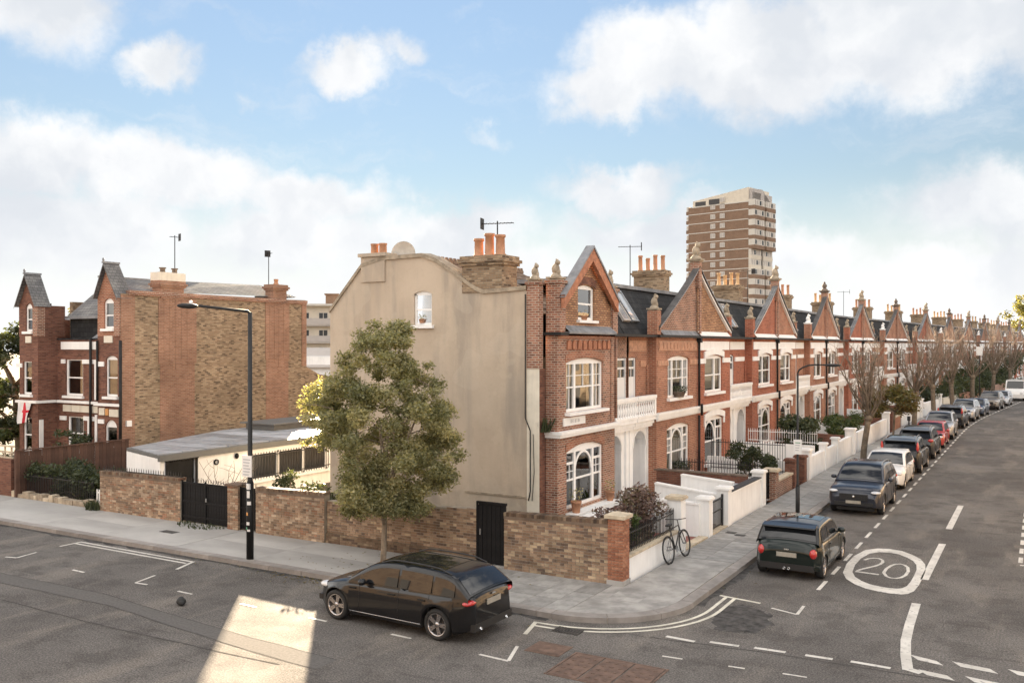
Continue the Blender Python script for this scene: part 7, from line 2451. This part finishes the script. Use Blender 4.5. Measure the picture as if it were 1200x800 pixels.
# ------------------------------------------------------------------ pots on sills, bin
def pot(label, x, y, z, r_, h, plant, n, seed, m='pot_clay', group='flower pots on the sills'):
    t = thing('flower_pot', label, 'flower pot', (x, y, z), 0, group)
    q = MB(); q.lathe([(r_ * .7, 0), (r_ * .95, h * .8), (r_ * 1.05, h * .8), (r_ * 1.05, h), (r_ * .9, h), (r_ * .85, h * .85), (0, h * .85)], (0, 0, 0), 14); q.build('pot', m, t)
    rs = random.Random(seed); b = MB()
    for i in range(n):
        a = rs.uniform(0, 6.28); d = r_ * 1.3 * math.sqrt(rs.random()); zz = h + rs.uniform(0, h * 1.1)
        k = rs.random(); b.cur = (k, k, k); s = .035
        u = Vector((rs.uniform(-1, 1), rs.uniform(-1, 1), rs.uniform(-1, 1))).normalized() * s; v_ = u.orthogonal().normalized() * s * .6
        c = Vector((d * math.cos(a), d * math.sin(a), zz)); b.quad([c - u, c - v_, c + u, c + v_])
    b.build('plant', plant, t)
    return t
pot('terracotta pot at the left end of the corner house bay sill', -12.98, 26.30, .80, .17, .38, 'leaf_olive', 60, 1)
pot('terracotta pot at the right end of the corner house bay sill', -12.98, 28.95, .80, .15, .34, 'leaf_olive', 60, 2)
pot('terracotta trough on the sill of the small gable window', -13.28, 27.45, 7.02, .16, .16, 'leaf_olive', 12, 3)
pot('green plant bowl on the first floor sill of the next house', -13.10, 36.2, 4.03, .28, .22, 'leaf_dark', 240, 4, 'stone_dark')
pot('round green plant on the ground floor sill of the next house', -13.05, 36.5, .80, .28, .25, 'leaf_dark', 300, 5, 'stone_dark')
pot('small plant pot in the flank window of the corner house', -18.2, 25.06, 6.94, .10, .14, 'leaf_olive', 20, 6)
bn = thing('wheelie_bin', 'pale grey bin lying in the dark garden behind the high white wall', 'bin', (-10.1, 33.6, .12), R(20))
q = MB(); q.prism([(-.28, 0), (.28, 0), (.34, .8), (-.34, .8)], -.3, .3, 'y'); q.build('body', 'crate_grey', bn)
q = MB(); q.box(-.38, .38, -.35, .35, .802, .86); q.build('lid', 'crate_grey', bn)

# ------------------------------------------------------------------ trees and shrubs
def leaf_cloud(b, blobs, n, size, rs, shell=.55, flat=.0, dark_in=True):
    """small folded leaves through a set of ellipsoids (x,y,z,rx,ry,rz)"""
    vol = [q[3] * q[4] * q[5] for q in blobs]; tot_ = sum(vol)
    for q, v_ in zip(blobs, vol):
        bias = rs.gauss(0, .17)
        for i in range(max(4, int(n * v_ / tot_))):
            d = Vector((rs.gauss(0, 1), rs.gauss(0, 1), rs.gauss(0, 1))).normalized()
            r_ = (shell + (1 - shell) * rs.random()) if rs.random() < .75 else rs.random()
            r_ *= rs.uniform(.82, 1.12)
            c = Vector((q[0] + d.x * q[3] * r_, q[1] + d.y * q[4] * r_, q[2] + d.z * q[5] * r_))
            s = size * rs.uniform(.6, 1.3)
            u = Vector((rs.gauss(0, 1), rs.gauss(0, 1), rs.gauss(0, .7))).normalized()
            w = u.cross(d + Vector((rs.gauss(0, .6), rs.gauss(0, .6), rs.gauss(0, .6)))).normalized()
            k = min(1, max(0, rs.gauss(.48 + bias, .19)))
            b.cur = (k, k, k)
            n0 = len(b.v)
            b.v += [tuple(c - u * s), tuple(c - w * s * .5), tuple(c + u * s), tuple(c + w * s * .5)]
            b.f.append((n0, n0 + 1, n0 + 2, n0 + 3)); b.m.append(0); b.s.append(False); b.c.append(b.cur)
    b.cur = None


def limb(b, p, d, L, r0, r1, rs, wob=.18, n=6, up=.0):
    pts = [Vector(p)]; d = Vector(d).normalized()
    rad = [r0]
    for i in range(n):
        d = (d + Vector((rs.gauss(0, wob), rs.gauss(0, wob), rs.gauss(0, wob * .6) + up))).normalized()
        pts.append(pts[-1] + d * L / n); rad.append(r0 + (r1 - r0) * (i + 1) / n)
    b.tube(pts, rad, 6 if r0 > .03 else (5 if r0 > .02 else 3), cap=r0 > .02)
    return pts, d


# the street tree by the black car: forked stem, egg shaped leafy crown
rs = random.Random(21)
tr = thing('street_tree', 'leafy olive green street tree standing behind the black estate car', 'tree', (-15.85, 20.0, .12), 0, 'street trees')
b = MB()
trunk, d = limb(b, (0, 0, -.05), (.01, .0, 1), 1.25, .085, .07, rs, .03, 5)
top0 = trunk[-1]
tips = []
for k in range(7):
    a = k * .9 + rs.uniform(-.2, .2); sp_ = rs.uniform(.22, .55)
    pts, d = limb(b, top0 + Vector((0, 0, rs.uniform(-.25, .1))), (math.cos(a) * sp_, math.sin(a) * sp_, 1), rs.uniform(2.4, 4.4), .05, .015, rs, .09, 8, .05)
    for j in range(2, 9):
        a2 = rs.uniform(0, 6.28)
        p2, d2 = limb(b, pts[j], (math.cos(a2), math.sin(a2), rs.uniform(.2, .8)), rs.uniform(.7, 1.5), .018, .005, rs, .15, 5)
        tips.append(p2[-1]); tips.append(p2[3])
b.build('trunk', 'bark_pale', tr)
b = MB()
# crown envelope: radius by height
def crown_r(z):
    return lerp_pts([(1.4, .5), (1.75, 1.5), (2.4, 2.25), (3.2, 2.4), (4.2, 2.2), (5.0, 1.75), (5.8, 1.3), (6.5, .8), (7.1, .2)], z)
blobs = []
for i in range(300):
    z = 1.65 + 5.1 * rs.random() ** 1.25; R_ = crown_r(z)
    a = rs.uniform(0, 6.28); q = R_ * math.sqrt(rs.uniform(.12, 1)) * .92
    s = rs.uniform(.24, .46) * (1 if z < 5.5 else .8)
    if z < 3.3 and .766 * q * math.cos(a) + .643 * q * math.sin(a) < -1.0: continue
    blobs.append((q * math.cos(a), q * math.sin(a), z - .12 + .0, s, s, s * .75))
blobs += [(rs.uniform(-3.1, -1.9), rs.uniform(-.2, .9), rs.uniform(3.2, 4.9), .42, .42, .34) for i in range(16)]
leaf_cloud(b, blobs, 95000, .047, rs, .25)
b.build('crown', 'leaf_olive', tr)
# low autumn bush behind the wall at the tree's left
def shrub(name, label, x, y, z, blobs, n, size, m, seed, cat='bush', group=None, stems=5, sh=.5):
    rs = random.Random(seed)
    t = thing(name, label, cat, (x, y, z), 0, group)
    b = MB(); leaf_cloud(b, blobs, n, size, rs, .5); b.build('foliage', m, t)
    b = MB()
    for i in range(stems):
        q = rs.choice(blobs)
        b.tube([(rs.uniform(-.1, .1), rs.uniform(-.1, .1), -.05), (q[0] * .4, q[1] * .4, q[2] * .5), (q[0], q[1], q[2])], [.035, .025, .012], 5)
    b.build('stems', 'bark', t)
    return t
def lumps(rs, n, rx, ry, h, s0, s1, z0=.2):
    return [(rs.uniform(-rx, rx), rs.uniform(-ry, ry), rs.uniform(z0, h), *(lambda s: (s, s, s * .8))(rs.uniform(s0, s1))) for i in range(n)]
shrub('garden_bush', 'low dark bush behind the wall between the annex and the street tree', -20.4, 22.2, .11, lumps(rs, 14, 1.4, .5, 1.5, .3, .5), 2600, .07, 'leaf_dark', 6)
shrub('garden_bush', 'small dark bush peeping over the wall right of the lamp column', -24.6, 25.4, .11, lumps(rs, 8, .5, .4, 1.4, .25, .4), 900, .07, 'leaf_dark', 7)
rs = random.Random(14)
t = thing('bare_sapling', 'leafless sapling in front of the white annex wall', 'tree', (-26.2, 23.9, .11), 0)
b = MB()
for k in range(9):
    a = rs.uniform(0, 6.28); pts, d = limb(b, (0, 0, 0), (math.cos(a) * .5, math.sin(a) * .5, 1), rs.uniform(1.5, 2.3), .02, .006, rs, .15, 6)
    for j in (3, 4, 5): limb(b, pts[j], (rs.gauss(0, 1), rs.gauss(0, 1), .8), .5, .008, .004, rs, .2, 3)
b.build('branches', 'bark', t)
# the hedge behind the railing
rs = random.Random(31)
blobs = [(rs.uniform(-.32, .32), rs.uniform(-1.6, 1.6), rs.uniform(.45, 1.55 + .0), .30, .32, .28) for i in range(44)]
blobs += [(rs.uniform(-.3, .3), rs.uniform(-.2, 1.7), rs.uniform(1.5, 2.0), .28, .3, .24) for i in range(14)]
shrub('purple_shrub', 'purplish brown shrub growing behind the black railing of the corner house', -9.95, 23.5, .12, blobs, 6500, .060, 'leaf_purple', 8, 'shrub')
rs = random.Random(33)
shrub('garden_shrub', 'green patch of shrub in the middle of the purplish one', -9.75, 23.2, .12, [(rs.uniform(-.15, .15), rs.uniform(-.3, .3), rs.uniform(.6, 1.3), .2, .22, .2) for i in range(7)], 800, .055, 'leaf_green', 9, 'shrub')
rs = random.Random(34)
shrub('garden_bush', 'large dark green bush spilling over the long white wall', -10.8, 47.3, .12, lumps(rs, 34, .8, 1.4, 2.2, .35, .6), 8000, .085, 'leaf_dark', 10)
shrub('garden_bush', 'spiky green plant between the brick gate pier and the tall railing', -10.6, 38.3, .12, lumps(rs, 16, .7, .9, 1.7, .25, .45), 2600, .075, 'leaf_dark', 11)
shrub('garden_bush', 'green conifer bush right behind the bare street tree', -10.4, 58.0, .12, lumps(rs, 22, .7, 2.2, 1.6, .35, .6), 5000, .09, 'leaf_green', 12)
shrub('garden_bush', 'brownish ivy bush beyond the orange brick wall', -10.5, 71.5, .12, lumps(rs, 18, .9, 2.0, 1.6, .4, .7), 2800, .1, 'leaf_autumn', 15)
for k, (y, h) in enumerate(((96, 2.4), (105, 3.0), (113, 3.6), (124, 4.2), (136, 4.6), (150, 5.2))):
    shrub('garden_bush', ('dark hedge behind the cream wall far up the street', 'dark hedge beyond the cream wall', 'tall dark hedge over the reddish wall', 'tall dark bush near the bend', 'dark leafy clump past the white van', 'farthest dark leafy clump on the bend')[k], -10.2 + bend(y), y, .12, lumps(rs, 26, 1.2, 4.5, h, .6, 1.0), 3600, .14, 'leaf_dark', 40 + k)


# pollarded street trees, bare
def pollard(seed, h=6.3, trunk_h=2.4, spread=.62, r0=.17, mat_='twig', nb=15):
    rs = random.Random(seed)
    t = thing('bare_street_tree', 'bare tree', 'tree', (0, 0, .12), 0, 'street trees')
    b = MB()
    pts, d = limb(b, (0, 0, -.05), (.02, .01, 1), trunk_h, r0, r0 * .85, rs, .03, 6)
    b.tube([pts[0] - Vector((0, 0, .05)), pts[0] + Vector((0, 0, .25))], [r0 * 1.5, r0], 8)
    head = pts[-1]
    b.ball(tuple(head), r0 * 1.25, r0 * 1.25, r0 * 1.3, 9, 6)
    arms = []
    for k in range(nb):
        a = 2 * math.pi * k / nb + rs.uniform(-.25, .25); s = rs.uniform(.12, spread)
        L = (h - trunk_h) * rs.uniform(.75, 1.0)
        p2, d2 = limb(b, head + Vector((0, 0, rs.uniform(-.3, .15))), (math.cos(a) * s, math.sin(a) * s, 1), L, .06, .014, rs, .11, 8, .03)
        b.ball(tuple(p2[5]), .05, .05, .06, 6, 4)
        arms.append((p2, L))
    b.build('trunk', 'bark', t)
    b = MB()
    for p2, L in arms:
        for j in range(2, 9):
            for _ in range(3):
                a2 = rs.uniform(0, 6.28)
                p3, d3 = limb(b, p2[j], (math.cos(a2) * .55, math.sin(a2) * .55, 1), rs.uniform(.5, 1.35), .014, .006, rs, .2, 4)
                if rs.random() < .6:
                    limb(b, p3[2], (rs.gauss(0, .5), rs.gauss(0, .5), 1), rs.uniform(.3, .7), .009, .005, rs, .12, 3)
    b.build('crown', mat_, t)
    return t
pa = pollard(3); pa.location = (-7.95, 49.3, .12); pa['label'] = 'bare pollarded street tree beside the white hatchback and slate off-roader'
pb = pollard(9, 7.2, 2.5, .95, .2, 'twig_far', 16)
FAR_TREES = [(73.2, 1.0, 'thick trunked bare street tree beside the silver off-roader'), (83.5, 1.05, 'bare street tree behind the dark estate car'), (93.0, 1.1, 'bare street tree further up, beside the small blue car'), (104, 1.15, 'bare street tree by the far sign post'), (118, 1.2, 'bare street tree where the street bends'), (133, 1.2, 'farthest bare street tree on the bend')]
for k, (y, s, lab) in enumerate(FAR_TREES):
    o = pb if k == 0 else copy_tree(pb)
    o.location = (-8.25 + bend(y), y, .12); o.rotation_euler = (0, 0, k * 1.3); o.scale = (s, s, s); o['label'] = lab
# the small leafy tree between the bare ones
t = thing('leafy_street_tree', 'small round leafy street tree with brown green leaves between the bare ones', 'tree', (-8.2, 62.0, .12), 0, 'street trees')
rs = random.Random(51)
b = MB(); pts, d = limb(b, (0, 0, -.05), (0, 0, 1), 1.9, .07, .06, rs, .03, 5)
for k in range(7):
    a = k * .9; limb(b, pts[-1], (math.cos(a), math.sin(a), .7), 1.2, .03, .01, rs, .12, 5)
b.build('trunk', 'bark', t)
b = MB(); leaf_cloud(b, [(rs.uniform(-1.3, 1.3), rs.uniform(-1.3, 1.3), rs.uniform(2.0, 3.3), .6, .6, .42) for i in range(28)], 4200, .10, rs, .4); b.build('crown', 'leaf_autumn', t)


def big_tree(label, x, y, h, r_, m, seed, n=6000, size=.16, group='trees behind the houses', z0=.35):
    rs = random.Random(seed)
    t = thing('garden_tree', label, 'tree', (x, y, 0), 0, group)
    b = MB(); pts, d = limb(b, (0, 0, -.1), (0, 0, 1), h * .55, .3, .16, rs, .05, 6)
    blobs = []
    for k in range(16):
        a = rs.uniform(0, 6.28); e = rs.uniform(.1, 1.2)
        p2, d2 = limb(b, pts[rs.randrange(3, 7)], (math.cos(a), math.sin(a), e), r_ * rs.uniform(.6, 1), .10, .03, rs, .12, 6)
    b.build('trunk', 'bark', t)
    for k in range(46):
        a = rs.uniform(0, 6.28); z = rs.uniform(z0, 1.0); q = r_ * math.sqrt(rs.random()) * math.sin(min(1, (1.05 - z) * 2.2 + .15) * 1.57)
        s = r_ * rs.uniform(.16, .30)
        blobs.append((q * math.cos(a), q * math.sin(a), h * z - s * .4, s, s, s * .75))
    b = MB(); leaf_cloud(b, blobs, n, size, rs, .4); b.build('crown', m, t)
    return t
big_tree('dark green garden tree left of the brick house', -48.6, 29.5, 7.4, 3.0, 'leaf_dark', 61, 14000, .13, z0=.12)
big_tree('yellowish autumn tree rising behind the left edge of the brick house', -55.5, 41, 9.2, 4.4, 'leaf_yellow', 62, 6500, .17)
big_tree('green tree in the gap at the far left edge', -46.4, 25.4, 5.4, 1.9, 'leaf_green', 63, 7000, .11, z0=.1)
big_tree('yellow green tree showing above the far end of the terrace', -2.0, 232.0, 17.5, 7.0, 'leaf_yellow', 64, 5200, .38)
rs = random.Random(77)
shrub('garden_bush', 'dark bush leaning on the front of the brick house', -38.6, 25.6, .1, lumps(rs, 16, .7, .5, 2.2, .3, .5), 2400, .09, 'leaf_dark', 71)
shrub('garden_bush', 'dark hedge behind the black railing of the left front garden', -33.2, 22.6, .1, lumps(rs, 44, 2.1, .8, 1.25, .3, .5), 7000, .07, 'leaf_dark', 72)
o = LITTER.build('fallen_leaves', 'leaf_autumn'); o['kind'] = 'stuff'
